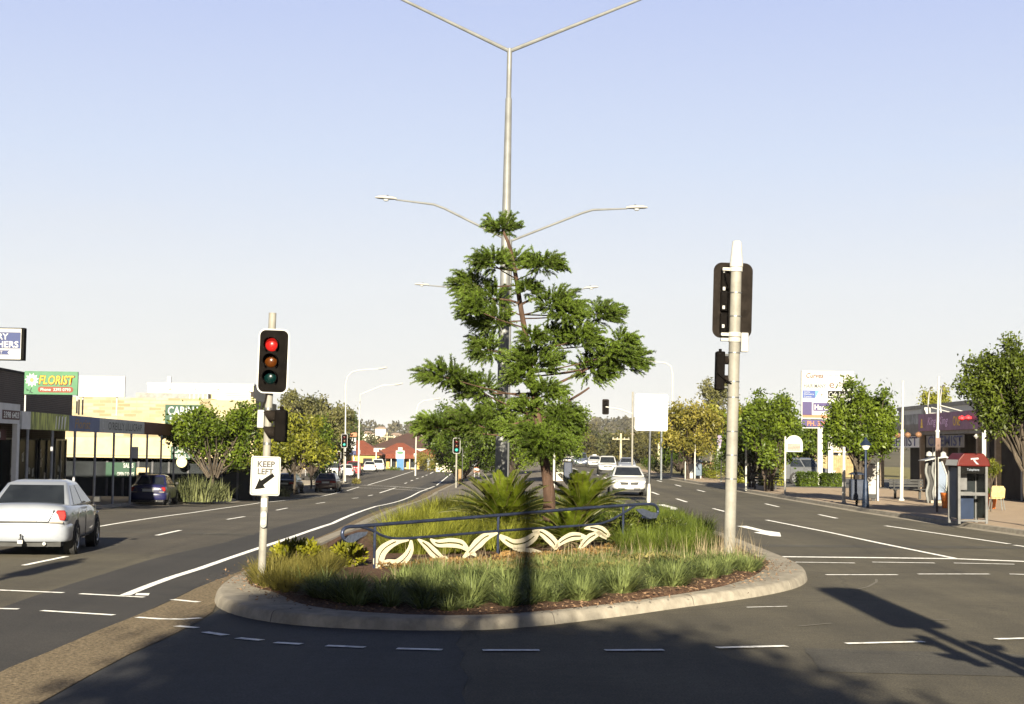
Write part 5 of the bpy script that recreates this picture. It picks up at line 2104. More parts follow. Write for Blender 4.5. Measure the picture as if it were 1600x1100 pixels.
# big blue and white sign cut by the left edge of the picture
Yb = 52.0
b = at(38, 562, Yb)
tz = at(38, 514, Yb).z
t = thing('pole_sign', 'blue and white lettered sign box high on a post, cut by the left picture edge', 'shop sign', (b.x - 1.7, Yb, .1))
hh = tz - b.z
zb_ = b.z - .1
mb = MB()
mb.box(0, 1.7, -.12, .12, zb_, zb_ + hh)
p = mb.build('sign_box', M_sign, t)
mb = MB()
mb.box(1.62, 1.71, -.13, .13, zb_ - .01, zb_ + hh + .01)
mb.box(-.01, 1.71, -.13, .13, zb_ + hh, zb_ + hh + .025)
mb.box(-.01, 1.71, -.13, .13, zb_ - .03, zb_)
mb.build('sign_frame', M_ink, t)
mb = MB()
mb.box(.1, 1.6, -.126, -.12, zb_ + hh * .35, zb_ + hh * .88)
pb = mb.build('blue_panel', M_navy, p)
text('BAKERY', (.72, -.13, zb_ + hh * .74), (1, 0, 0), (0, 0, 1), 1.0, hh * .2, M_letter, pb, bold=.02)
text('BUTCHERS', (.83, -.13, zb_ + hh * .485), (1, 0, 0), (0, 0, 1), 1.42, hh * .21, M_letter, pb, bold=.02)
mb = MB()
z_ = zb_ + hh * .22
mb.poly([(.1, -.124, z_ - .07), (1.28, -.124, z_ - .07), (1.2, -.124, z_), (1.28, -.124, z_ + .07), (.1, -.124, z_ + .07)])
pb2 = mb.build('ribbon', M_navy, p)
text('MEAT MARKET', (.6, -.128, z_), (1, 0, 0), (0, 0, 1), .9, .09, M_letter, pb2)
mb = MB()
mb.tube([(.35, 0, 0), (.35, 0, zb_)], .06, 10)
mb.build('post', M_postgrey, t, smooth=True)

# ---- stone realty building facing the camera
YR = 100.0
M_stone = brickmat('cream_stone', (.31, .27, .18), (.19, .145, .08), (.25, .21, .14), .75, .2, msize=.025, axes=(0, 2), rough=.9)
M_cream_w = mat('cream_render', (.62, .52, .3), .8, var=.12, scale=1.2)
x0, x1 = -34.0, at(398, 690, YR).x
zt0 = at(250, 622, YR).z
t = thing('realty_building', 'cream stone building with green realty signs behind the awning row', 'shop building', (0, YR, 0))
mb = MB()
mb.box(x0, at(328, 690, YR).x, 0, 9, 2.55, zt0)
mb.build('stone_wall', M_stone, t)
mb = MB()
mb.box(x0, x1, -.25, 0, at(250, 716, YR).z, 2.55)
mb.build('awning_band', M_cream_w, t)
mb = MB()
mb.box(x0, x1, -.27, -.25, at(250, 713, YR).z, at(250, 713, YR).z + .05)
mb.build('band_trim', mat('trim_brown', (.2, .14, .08), .7, var=.2), t)
mb = MB()
mb.box(x0, x1, .6, .7, -1.6, at(250, 716, YR).z)
mb.build('shopfront', M_shopglass, t)
mb = MB()
for px in (165, 190, 214, 236, 262, 292, 320, 345, 370, 396):
    X = at(px, 700, YR).x
    mb.box(X - .06, X + .06, .5, .62, -1.6, 1.2)
mb.build('mullion', M_soffit, t)
mb = MB()
mb.box(at(328, 690, YR).x, x1, 0, 9, 2.55, at(350, 612, YR).z - .5)
mb.build('side_bay', mat('bay_cladding', (.5, .43, .27), .7, var=.1, scale=1), t)
mb = MB()
a, b = at(328, 613, YR), at(380, 622, YR)
for q in range(5):
    z0_ = b.z - .1 + .11 * q
    mb.box(at(328, 690, YR).x, x1 - .15 * q, -.03 + .002 * q, .02, z0_, z0_ + .06)
mb.build('weatherboards', M_cream_w, t)
for (xa, xb, ya, yb, txts, nm) in ((258, 318, 633, 662, (('CARINA', .68, .46), ('REALTY', .2, .3)), 'wall_sign'), (268, 312, 698, 717, (('CARINA', .7, .42), ('REALTY', .25, .28)), 'awning_sign')):
    a, b = at(xa, yb, YR), at(xb, ya, YR)
    dy = -.08 if nm == 'wall_sign' else -.33
    mb = MB()
    mb.box(a.x, b.x, dy, dy + .05, a.z, b.z)
    p = mb.build(nm, M_dgreen, t)
    for s, u, h in txts:
        text(s, ((a.x + b.x) / 2, dy - .006, a.z + (b.z - a.z) * u), (1, 0, 0), (0, 0, 1), (b.x - a.x) * (.86 if s == 'CARINA' else .74), (b.z - a.z) * h, M_letter, p, bold=.02)
c = at(286, 722, YR)
mb = MB()
mb.lathe([(.32, 0), (.32, .04)], 20, M=Matrix.Translation((c.x, -.4, c.z)) @ Matrix.Rotation(PI / 2, 4, 'X'))
mb.build('round_sign', mat('disc_cream', (.7, .62, .35), .5, var=.1), t)
for xa, xb, ya, yb, s in ((162, 206, 731, 743, 'Self Storage'), (190, 206, 724, 731, 'SALES'), (180, 207, 738, 744, 'OPEN 7 DAYS')):
    if s == 'Self Storage':
        a, b = at(xa, yb + 3, YR), at(xb + 3, ya - 8, YR)
        mb = MB()
        mb.box(a.x, b.x, .45, .5, a.z, b.z)
        p = mb.build('window_sign', M_dgreen, t)
        continue
    a, b = at(xa, yb, YR), at(xb, ya, YR)
    text(s, ((a.x + b.x) / 2, .445, (a.z + b.z) / 2), (1, 0, 0), (0, 0, 1), b.x - a.x, b.z - a.z, M_letter, p, bold=.02)
a, b = at(211, 760, YR), at(231, 731, YR)
mb = MB()
mb.box(a.x, b.x, .3, .45, a.z, b.z)
mb.build('cream_door', M_cream_w, t)  # cream rendered slab in the dark shopfront
mb = MB()
mb.box(a.x + .12, b.x - .2, .27, .3, a.z, b.z - .3)
mb.build('door_glass', M_shopglass, t)

t = thing('rooftop_block', 'plain white upper storey block rising behind the cream stone building', 'building', (0, 109, 0))
a, b = at(230, 640, 109), at(396, 603, 109)
mb = MB()
mb.box(a.x, b.x, 0, 8, 0, b.z)
mb.build('wall', mat('block_white', (.7, .64, .5), .8, var=.08, scale=.6), t)
mb = MB()
mb.box(a.x - .05, b.x + .05, -.06, 8, b.z, b.z + .12)
mb.build('coping', M_sign, t)
mb = MB()
c = at(259, 600, 109)
mb.box(c.x - .12, c.x + .12, 1, 1.2, b.z + .12, at(259, 592, 109).z + .2)
mb.build('vent_pipe', M_sign, t)
for px in (265, 304, 341):
    c = at(px, 607, 109)
    mb = MB()
    mb.lathe([(.09, 0), (.09, .1), (.02, .14)], 10, M=Matrix.Translation((c.x, -.0, c.z)) @ Matrix.Rotation(PI / 2, 4, 'X'))
    mb.build('wall_light', M_sign, t, smooth=True)
mb = MB()
c, d = at(391, 648, 109), at(396.5, 612, 109)
mb.box(c.x, d.x, -.05, -.01, c.z, d.z)
mb.build('dark_slot', M_shopdark, t)
mb = MB()
c, d = at(212, 622, 106), at(325, 615, 106)
# flat roof plant in front of the block
t2 = thing('roof_plant', 'low grey roof plant on the cream stone building', 'roof plant', (0, 106, zt0))
mb.box(c.x, d.x, 0, 1.5, 0, d.z - zt0)
mb.build('housing', mat('plant_grey', (.35, .35, .34), .7, var=.2), t2)
mb = MB()
for q in range(5):
    X = at(296 + q * 7, 615, 105.9).x
    mb.box(X - .03, X + .03, -.02, .02, 0, at(300, 613, 106).z - zt0 + .2)
mb.build('railing_bars', M_postgrey, t2)

# ---- trees and shrubs on the left
M_lf1 = mat('street_tree_leaf', (0.0255, 0.0485, 0.0045), .42, var=.4, scale=.9, c2=(0.0901, 0.1215, 0.0112), transl=.2)
M_lf2 = mat('yellow_green_leaf', (0.0625, 0.0770, 0.0079), .45, var=.4, scale=.9, c2=(0.1636, 0.1617, 0.0189), transl=.22)
M_lf3 = mat('gum_leaf', (0.0385, 0.0438, 0.0140), .5, var=.4, scale=.5, c2=(0.1050, 0.0998, 0.0350), transl=.15)
M_lf4 = mat('dark_leaf', (0.0147, 0.0302, 0.0034), .4, var=.4, scale=.8, c2=(0.0557, 0.0806, 0.0078), transl=.15)
M_lf5 = mat('shaded_leaf', (0.0108, 0.0203, 0.0024), .45, var=.4, scale=.8, c2=(0.0600, 0.0783, 0.0088), transl=.12)  # darker leaf copy, shade of the right edge tree put into the colour
M_lfo = mat('autumn_leaf', (0.0693, 0.0714, 0.0116), .45, var=.4, scale=.9, c2=(0.1764, 0.1487, 0.0270), transl=.2)
M_tb = bark('street_bark', (.2, .16, .12))
M_tbd = bark('dark_bark', (.06, .045, .035))


def tree_px(name, label, px, Y, pyt, pyc, rpx, leafm, barkm, n=3500, leaf=.15, group=None, trunks=1, basez=None, tr=.09, nl=9, cat='tree'):
    """crown top row pyt, crown bottom row pyc, half width rpx at depth Y"""
    x = at(px, 700, Y).x
    z = (zt(x, Y) + .13) if basez is None else basez
    H = at(px, pyt, Y).z - z
    th = at(px, pyc, Y).z - z
    return leafy_tree(name, label, cat, (x, Y, z), H, rpx * Y / F, leafm, barkm, n=n, leaf=leaf, trunk_h=max(.3, th), group=group, trunks=trunks, tr=tr, nl=nl)


tree_px('street_tree', 'round glossy green street tree hiding part of the realty sign', 334, 90, 626, 734, 62, M_lf1, M_tb, 5200, .2, 'street trees on the left kerb', nl=11)
tree_px('street_tree', 'yellow-green street tree just left of the KEEP LEFT sign', 403, 101, 655, 742, 52, M_lf2, M_tb, 3600, .2, 'street trees on the left kerb')
tree_px('street_tree', 'taller lime green street tree right of the KEEP LEFT sign', 462, 116, 641, 735, 48, M_lf2, M_tb, 4200, .22, 'street trees on the left kerb')
tree_px('street_tree', 'dense dark street tree behind the distant red-green signals', 487, 133, 660, 738, 30, M_lf1, M_tbd, 3000, .24, 'street trees on the left kerb')
tree_px('gum_tree', 'tall spreading gum tree behind the left street trees', 505, 190, 628, 700, 36, M_lf3, M_tb, 4200, .34, 'gum trees behind the left shops', nl=14)
tree_px('gum_tree', 'gum tree left of the tall spreading one, with a broken crown', 470, 180, 616, 690, 28, M_lf3, M_tb, 2200, .32, 'gum trees behind the left shops', nl=10)
tree_px('gum_tree', 'sparse small gum top standing just right of the left signal head', 450, 175, 612, 650, 14, M_lf3, M_tb, 420, .26, 'gum trees behind the left shops', nl=5)
tree_px('gum_tree', 'low yellowish gum in front of the red roof behind the green signal', 523, 200, 672, 730, 26, M_lfo, M_tb, 2600, .3, 'gum trees behind the left shops')
# norfolk pine in the distance
Yn = 330
x = at(552, 700, Yn).x
t = thing('norfolk_pine', 'small distant conical pine between the two left lamp posts', 'tree', (x, Yn, zt(x, Yn)))
zt_, zb_ = at(552, 644, Yn).z - zt(x, Yn), at(552, 690, Yn).z - zt(x, Yn)
mb = MB()
mb.tube([(0, 0, 0), (0, 0, zt_)], [.25, .04], 7)
mb.build('trunk', M_tbd, t, smooth=True)
Cs, Ds = [], []
for k in range(15):
    u = k / 14
    z = zb_ + (zt_ - zb_) * u
    r = 2.4 * (1 - u) ** .85 + .15
    for q in range(8):
        a = 2 * PI * q / 8 + k
        for i in range(14):
            s_ = random.random() ** .7
            Cs.append((math.cos(a) * r * s_ + random.gauss(0, .12), math.sin(a) * r * s_ + random.gauss(0, .12), z + .18 * s_ * r + random.gauss(0, .08)))
            Ds.append((math.cos(a), math.sin(a), .35))
V, Fq = leaf_quads(np.array(Cs), np.array(Ds) + rng.normal(size=(len(Cs), 3)) * .4, .45, .16)
np_mesh('crown', V, Fq, M_lf4, t)


def sword_plants(label, px, py, rpx, hpx, n, m, group=None):
    b = G(px, py, .13)
    s = b.y / F
    t = thing('flax_bush', label, 'shrub', b, 0, group)
    P = np.zeros((n, 3))
    P[:, :2] = rng.normal(size=(n, 2)) * rpx * s * .28
    V, Fq = blades(P, rng.random(n) * 2 * PI, .05 + .85 * rng.random(n), hpx * s * (.7 + .5 * rng.random(n)), np.full(n, .075), .05 + .25 * rng.random(n))
    np_mesh('leaves', V, Fq, m, t)


M_flax = mat('flax_leaf', (0.0438, 0.0560, 0.0210), .42, var=.4, scale=1.2, c2=(0.1225, 0.1313, 0.0578), transl=.15)
sword_plants('large spiky flax bush right of the navy sedan', 304, 784, 40, 44, 230, M_flax, 'flax bushes in the kerb bed')
sword_plants('spiky flax bush under the round street tree', 336, 783, 34, 34, 190, M_flax, 'flax bushes in the kerb bed')
sword_plants('small flax tuft at the foot of the trees left of the charcoal sedan', 444, 776, 14, 16, 90, M_flax, 'flax bushes in the kerb bed')
shrub('shrub', 'clipped green hedge mound behind the maroon hatchback', G(505, 757, .13), 1.5, 1.6, 1500, M_lf1, .2)
shrub('shrub', 'tuft of dry weeds at the kerb by the distant green signal', G(557, 756, .13), .6, .5, 400, M_gold, .16)
shrub('shrub', 'dark green shrub at the wall of the red roofed shop', at(616, 740, 245) * 1 - Vector((0, 0, .4)), 1.4, 1.4, 700, M_lf1, .25)
b = G(377, 776, .13)
t = thing('bollard_post', 'short yellow painted post on the left footpath beside the keep-left pole', 'post', b)
mb = MB()
mb.lathe([(.13, -.05), (.12, .7), (.1, .95), (.05, 1.05)], 10)
mb.build('post_body', mat('post_yellow', (.5, .33, .04), .6, var=.3, scale=4), t, smooth=True)
mb = MB()
mb.lathe([(.16, -.02), (.16, .08), (.13, .1)], 10)
mb.build('post_foot', M_conc, t, smooth=True)

# ---- far left: red roofed shops and signs
M_rroof = brickmat('red_roof_tiles', (.19, .042, .014), (.16, .034, .012), (.1, .025, .012), .45, .5, msize=.03, axes=(0, 1))
M_rroof2 = brickmat('brown_roof_tiles', (.07, .027, .016), (.055, .022, .014), (.03, .015, .01), .45, .5, msize=.03, axes=(0, 1))
M_ywall = mat('yellow_wall', (.62, .42, .13), .8, var=.12, scale=.8)
M_pwall = mat('pale_wall', (.62, .57, .47), .8, var=.12, scale=.8)


def hip_house(name, label, px0, px1, pyb, pye, pyr, Y, depth, wallm, roofm, group=None, over=.5, posts=0, win=3, cat='building'):
    """hip roof house: eave row pye, ridge row pyr, base row pyb at depth Y"""
    a, b = at(px0, pyb, Y), at(px1, pyb, Y)
    zb_, ze, zr = min(a.z, b.z), at((px0 + px1) / 2, pye, Y).z, at((px0 + px1) / 2, pyr, Y + depth / 2).z
    t = thing(name, label, cat, ((a.x + b.x) / 2, Y, zb_), 0, group)
    w = (b.x - a.x) / 2
    h = ze - zb_
    mb = MB()
    mb.box(-w, w, 0, depth, -1.0, h)
    mb.build('wall', wallm, t)
    R = zr - zb_
    k = min(w, depth / 2) * .85
    E = [(-w - over, -over, h - .05), (w + over, -over, h - .05), (w + over, depth + over, h - .05), (-w - over, depth + over, h - .05)]
    r1, r2 = (-w + k, depth / 2, R), (w - k, depth / 2, R)
    mb = MB()
    mb.v = E + [r1, r2] + [(x, y, z - .12) for x, y, z in E]
    mb.f = [(0, 1, 5, 4), (1, 2, 5), (2, 3, 4, 5), (3, 0, 4), (1, 0, 6, 7), (2, 1, 7, 8), (3, 2, 8, 9), (0, 3, 9, 6), (6, 9, 8, 7)]
    mb.build('roof', roofm, t)
    for i in range(win):
        x = -w + (i + .5) * 2 * w / win
        ww = min(.7, w / win * .6)
        mb = MB()
        mb.box(x - ww, x + ww, -.03, .02, h * .36, h * .8)
        wn = mb.build('window', M_shopglass, t)
        mb = MB()
        mb.box(x - ww - .06, x + ww + .06, -.06, -.03, h * .33, h * .36)
        mb.build('sill', M_sign, wn)
    for i in range(posts):
        x = -w + (i + .5) * 2 * w / posts
        mb = MB()
        mb.box(x - .07, x + .07, -1.5, -1.36, -.5, h * .8)
        mb.build('verandah_post', M_sign, t)
    if posts:
        mb = MB()
        mb.quad((-w, -1.7, h * .78), (w, -1.7, h * .78), (w, -over - .02, h * .98), (-w, -over - .02, h * .98))
        mb.build('verandah_roof', roofm, t)
    return t


hip_house('red_roof_shop', 'yellow walled shop with an orange-red hip roof beyond the far white cars', 520, 592, 742, 709, 688, 255, 12, M_ywall, M_rroof, 'red roofed buildings at the end of the road', win=2)
hip_house('red_roof_shop', 'long verandah shop with red roof and white posts beside the totem sign', 588, 655, 742, 709, 692, 262, 10, M_ywall, M_rroof, 'red roofed buildings at the end of the road', posts=7, win=4)
hip_house('red_roof_shop', 'wide low building under a brown-red roof behind the other red roofs', 585, 690, 716, 698, 677, 310, 18, M_pwall, M_rroof2, 'red roofed buildings at the end of the road', win=3)
hip_house('red_roof_shop', 'red roofed building furthest right, behind the white picket wall and creepers', 640, 745, 744, 713, 694, 275, 12, mat('grey_blue_wall', (.3, .33, .36), .8, var=.12), M_rroof, 'red roofed buildings at the end of the road', win=4)
hip_house('red_roof_shop', 'terracotta roofed shop partly behind the left gum trees', 470, 540, 738, 703, 688, 235, 9, M_ywall, M_rroof, 'red roofed buildings at the end of the road', win=3)
hip_house('house', 'small house with pale orange roof peeping over the brown-red roof', 580, 608, 700, 691, 685, 420, 10, M_pwall, mat('pale_roof', (.6, .42, .26), .8, var=.1), None, win=2)


def pylon(name, label, px0, px1, pyt, pyb, Y, panels, foot=None, th=.3, grp=None):
    """sign tower: panels = (row top, row bottom, material, text, text material)"""
    a, b = at(px0, pyb, Y), at(px1, pyt, Y)
    cx = (a.x + b.x) / 2
    z0 = zt(cx, Y) + .1
    t = thing(name, label, 'sign', (cx, Y, z0), 0, grp)
    w = (b.x - a.x) / 2
    for i, pn in enumerate(panels):
        p0, p1, m = pn[:3]
        zt_, zb_ = at((px0 + px1) / 2, p0, Y).z - z0, at((px0 + px1) / 2, p1, Y).z - z0
        u0, u1 = (pn[5] if len(pn) > 5 else (-1, 1))
        mb = MB()
        mb.box(w * u0, w * u1, -th / 2, th / 2, zb_, zt_)
        p = mb.build('sign_panel', m, t, bevel=.01)
        if len(pn) > 3 and pn[3]:
            text(pn[3], (w * (u0 + u1) / 2, -th / 2 - .004, (zb_ + zt_) / 2), (1, 0, 0), (0, 0, 1), w * (u1 - u0) * .8, (zt_ - zb_) * .55, pn[4], p, bold=.01)
    if foot:
        for u in foot:
            mb = MB()
            mb.box(w * u - .08, w * u + .08, -.08, .08, -.2, at(px0, pyb, Y).z - z0)
            mb.build('post', M_sign, t)
    return t


M_bsign = mat('sign_bright_blue', (.06, .25, .62), .5, var=.15, scale=1)
M_orange = mat('sign_orange', (.7, .26, .12), .5, var=.1)
pylon('totem_sign', 'white and bright blue totem sign at the end of the left road', 618, 632.5, 699, 738, 246, [(699, 704, M_sign, None, None, (-.5, .5)), (704, 717, M_sign, None, None), (717, 738, M_bsign, None, None, (-.75, .8))])
t = bpy.data.objects['totem_sign']
mb = MB()
c = at(625.5, 706.3, 246) - t.location
mb.lathe([(.5, 0), (.42, .02)], 14, M=Matrix.Translation((c.x, -.155, c.z - .1)) @ Matrix.Rotation(PI / 2, 4, 'X') @ Matrix.Scale(.4, 4, (0, 1, 0)))
mb.build('green_emblem', M_green, t)
pylon('pole_sign', 'tall white sign with blue script panel behind the distant signal on the left', 535, 556.5, 684, 714, 222, [(684, 704, M_sign, None, None, (0.2, 1)), (693, 704, M_sign, None, None, (-1, .19)), (704, 711, M_navy, None, None)], foot=(-.6, .75))
pylon('pole_sign', 'small orange sign and green disc between the two left lamp posts', 540, 558, 675, 683, 240, [(676, 682, M_orange, None, None, (-.35, 1))], foot=(.4,))
t = bpy.data.objects['pole_sign.002']
mb = MB()
c = at(543.5, 679, 240) - t.location
mb.lathe([(.36, 0), (.36, .1)], 18, M=Matrix.Translation((c.x, -.2, c.z)) @ Matrix.Rotation(PI / 2, 4, 'X'))
mb.build('green_disc', M_dgreen, t)
pylon('pole_sign', 'low white board in front of the gum trees behind the charcoal sedan', 497, 515, 716, 730, 190, [(716, 726, M_sign, None, None)], foot=(-.8, .8))
pylon('pole_sign', 'small white roof board on the yellow walled shop', 584, 592, 699, 705, 250, [(700, 706, M_sign, None, None)], foot=(0,))
pylon('street_sign', 'square white sign on the small curved lamp post side of the road', 646.5, 651.5, 708, 716, 241, [(708.5, 715, M_sign, None, None)], foot=(0,))
pylon('street_sign', 'square white sign plate at the second left lamp post', 559.5, 563, 703, 710, 199, [(703, 709, M_sign, None, None)], foot=(0,))
# white market umbrella
b = G(478, 750, .13)
t = thing('market_umbrella', 'white market umbrella beyond the parked charcoal sedan', 'umbrella', (at(478, 700, 185).x, 185, zt(-18, 185) + .1))
mb = MB()
mb.lathe([(1.7, 2.0), (1.6, 2.08), (.9, 2.35), (.05, 2.6)], 8)
mb.build('canopy', M_sign, t)
mb = MB()
mb.tube([(0, 0, 0), (0, 0, 2.6)], .03, 6)
mb.build('pole', M_postgrey, t)
# white picket wall
a, b = at(683, 737, 236), at(728, 737, 236)
t = thing('picket_wall', 'white scalloped fence wall at the far end of the left road', 'fence', (a.x, 236, zt(a.x, 236)))
w = b.x - a.x
h = at(700, 725, 236).z - t.location.z
mb = MB()
pts = [(0, 0)]
pts += [(w, 0)]
n = 36
for i in range(n, -1, -1):
    u = i / n
    pts.append((w * u, h * (.84 + .16 * abs(math.cos(u * PI * 3)))))
mb.prism(pts, (0, 0, 0), (1, 0, 0), (0, 0, 1), (0, -1, 0), .12)
mb.build('panel', M_pwall, t)
for i in range(4):
    mb = MB()
    x = w * i / 3
    mb.box(x - .18, x + .18, -.22, .08, -.2, h * 1.08)
    mb.build('pier', M_pwall, t, bevel=.03)
shrub('climbing_shrub', 'pale creeper with white flowers left of the picket wall', Vector((at(668, 735, 240).x, 240, zt(-12, 240))), 2.2, 2.6, 1600, M_lfo, .3)
shrub('climbing_shrub', 'olive bush behind the picket wall under the median signal', Vector((at(700, 735, 246).x, 246, zt(-9, 246))), 2.3, 4.3, 2600, M_lf3, .3)
t = thing('sign_board', 'small red and white board beside the trunk of the dark median tree', 'sign', Vector((at(745, 735, 170).x, 170, zt(-3.6, 170) + .15)))
mb = MB()
mb.box(-.3, .3, -.03, .03, .5, 1.15)
bd = mb.build('board', M_orange, t)
mb = MB()
mb.box(-.26, .26, -.036, -.03, .62, .9)
mb.build('white_stripe', M_sign, bd)
mb = MB()
mb.box(-.26, -.2, -.02, .02, 0, .5)
mb.box(.2, .26, -.02, .02, 0, .5)
mb.build('legs', M_postgrey, t)
# ------------------------------------------------------------------ right side
def rp(px, Y, z=.138):
    return Vector((at(px, 700, Y).x, Y, z))


GR = 'street trees on the right footpath'
tree_px('street_tree', 'autumn-tinted street tree right of the blank white board', 1078, 124, 633, 716, 48, M_lfo, M_tbd, 5200, .21, GR, trunks=3, nl=12)
tree_px('street_tree', 'dark green street tree standing left of and behind the autumn-tinted one', 1062, 140, 660, 735, 26, M_lf4, M_tbd, 2200, .25, GR, trunks=2)
tree_px('street_tree', 'green street tree filling the gap behind the tall cream signal pole', 1172, 98, 650, 748, 38, M_lf4, M_tbd, 3600, .19, GR, trunks=2)
tree_px('street_tree', 'tall bushy street tree left of the arched bus stop flag', 1203, 89, 614, 740, 45, M_lf1, M_tbd, 6000, .18, GR, trunks=3, nl=13)
tree_px('street_tree', 'round green street tree in front of the pylon sign', 1344, 70, 601, 724, 47, M_lf1, M_tb, 6500, .15, GR, nl=13)
tree_px('street_tree', 'largest dark street tree at the right picture edge beside the phone booth', 1604, 50, 536, 704, 76, M_lf5, M_tb, 11000, .11, GR, nl=15, tr=.085)
tree_px('background_tree', 'rounded treetop rising over the chemist roof', 1463, 135, 610, 660, 24, M_lf2, M_tb, 1500, .24, None)
tree_px('background_tree', 'tree behind the pylon sign legs, shading the car park', 1262, 128, 640, 722, 40, M_lf1, M_tbd, 3600, .24, None, trunks=2)
tree_px('background_tree', 'wispy tall pine above the autumn-tinted tree', 1116, 190, 588, 670, 22, M_lf3, M_tb, 1100, .32, None, nl=9)
tree_px('background_tree', 'broad yellow-green tree behind the cream signal pole', 1130, 165, 632, 720, 40, M_lf2, M_tb, 4200, .28, None, nl=12)
# lower dark branch of the right edge tree
Yq = 50
x = at(1582, 700, Yq).x
# palm
t = thing('palm_tree', 'slim palm between the autumn-tinted tree and the signal pole', 'tree', rp(1110, 150))
H = at(1110, 652, 150).z
mb = MB()
mb.tube([(0, 0, 0), (.1, 0, H * .5), (0, 0, H)], [.16, .12, .1], 8)
mb.build('trunk', bark('palm_bark', (.3, .27, .2)), t, smooth=True)
Cs, Ds = [], []
for k in range(13):
    a = k * 2.4
    for i in range(26):
        s = i / 25
        p = np.array((math.cos(a) * 1.9 * s, math.sin(a) * 1.9 * s, H + 1.0 * s - 1.5 * s * s))
        for sg in (-1, 1):
            Cs.append(p + np.array((-math.sin(a), math.cos(a), -.4)) * .22 * sg * (1 - .5 * s))
            Ds.append(np.array((-math.sin(a) * sg + math.cos(a) * .6, math.cos(a) * sg + math.sin(a) * .6, -.5)))
V, Fq = leaf_quads(np.array(Cs), np.array(Ds), .6, .09)
np_mesh('fronds', V, Fq, M_lf2, t)

# ---- pylon sign
Yp = 109.0
M_purple = mat('sign_purple', (.1, .065, .28), .5, var=.12, scale=1.5)
M_pgrey = mat('sign_pale_blue', (.45, .5, .6), .5, var=.08)
M_rust_l = mat('letter_rust', (.5, .15, .05), .5, var=.1)
M_tan_l = mat('letter_tan', (.62, .5, .38), .5, var=.1)
pz = lambda x, y: (1240 + x / 10, 570 + y / 10)
b0 = rp(1289, Yp)
t = thing('pylon_sign', 'tall white shopping centre sign tower on two white legs with stacked name boards', 'sign', b0)


def pyl(nm, x0, y0, x1, y1, m, dy=0.0, th=.3, parent=None):
    a, b = at(*pz(x0, y1), Yp) - b0, at(*pz(x1, y0), Yp) - b0
    mb = MB()
    mb.box(a.x, b.x, -th / 2 - dy, (th / 2 if dy == 0 else -th / 2 - dy + .01), a.z, b.z)
    return mb.build(nm, m, parent or t), a, b


def ptx(s, x0, y0, x1, y1, m, par, dy=.02, **kw):
    a, b = at(*pz(x0, y1), Yp) - b0, at(*pz(x1, y0), Yp) - b0
    text(s, ((a.x + b.x) / 2, -.15 - dy, (a.z + b.z) / 2), (1, 0, 0), (0, 0, 1), b.x - a.x, b.z - a.z, m, par, **kw)


p, _, _ = pyl('top_board', 120, 105, 935, 240, M_sign)
ptx('Curves', 190, 130, 460, 205, M_rust_l, p, shear=.25, bold=.02)
ptx('Gym for women', 520, 140, 860, 200, mat('letter_pale', (.68, .6, .5), .5, var=.1), p, shear=.2)
p, _, _ = pyl('middle_board', 120, 258, 920, 545, M_sign)
q, _, _ = pyl('name_panel', 135, 275, 518, 380, M_pgrey, .012, parent=p)
pyl('name_panel', 150, 292, 503, 364, M_sign, .02, parent=p)
ptx('HAIR MANY', 155, 300, 500, 360, mat('letter_steel', (.42, .44, .45), .5, var=.1), p, .03, bold=.02)
ptx('e', 550, 285, 630, 362, M_rust_l, p)
ptx('xpress', 655, 290, 900, 350, M_tan_l, p)
q, _, _ = pyl('name_panel', 135, 402, 330, 518, mat('sign_mid_blue', (.06, .12, .45), .5, var=.1), .012, parent=p)
mb = MB()
A_ = [at(*pz(x, y), Yp) - b0 for x, y in ((330, 402), (395, 402), (335, 518), (330, 518))]
mb.poly([(v.x, -.165, v.z) for v in A_])
mb.build('blue_flash', mat('sign_sky_blue', (.15, .4, .75), .5, var=.2), p)
ptx('Carina', 155, 412, 250, 436, M_letter, p, .03)
ptx('Delivery', 155, 448, 310, 476, M_letter, p, .03)
ptx('Centre', 155, 486, 270, 510, M_letter, p, .03)
ptx('r:', 420, 455, 470, 500, M_brown, p)
q, _, _ = pyl('name_panel', 530, 412, 905, 525, M_ink, .012, parent=p)
ptx('Cafe Italia', 540, 425, 830, 508, M_letter, p, .03, shear=.3)
p, _, _ = pyl('agent_board', 120, 560, 780, 845, M_sign)
pyl('purple_strip', 130, 580, 280, 785, M_purple, .012, parent=p)
pyl('purple_panel', 300, 600, 745, 720, M_purple, .012, parent=p)
ptx('Harcourts', 320, 625, 720, 705, M_letter, p, .03, bold=.02)
ptx('carina  real estate', 330, 740, 630, 758, mat('letter_grey_mid', (.3, .3, .34), .5), p, .03)
pyl('orange_strip', 130, 790, 780, 825, M_orange, .012, parent=p)
p, _, _ = pyl('phone_board', 120, 865, 780, 975, M_purple)
pyl('white_edge', 110, 975, 780, 990, M_sign, parent=p)
ptx('PH. 3395 2000', 205, 885, 760, 955, M_orange, p, .03, bold=.02)
for px in (1281, 1297.5):
    a = at(px, 675, Yp) - b0
    mb = MB()
    mb.box(a.x - .16, a.x + .16, -.14, .14, -.1, at(1290, 669, Yp).z - b0.z)
    mb.build('sign_leg', M_white, t, bevel=.01)
for px in (1252.5,):
    a = at(px, 675, Yp) - b0
    mb = MB()
    mb.box(a.x - .04, a.x + .04, -.1, .1, at(1250, 668, Yp).z - b0.z, at(1250, 581, Yp).z - b0.z)
    mb.build('side_rail', M_white, t)

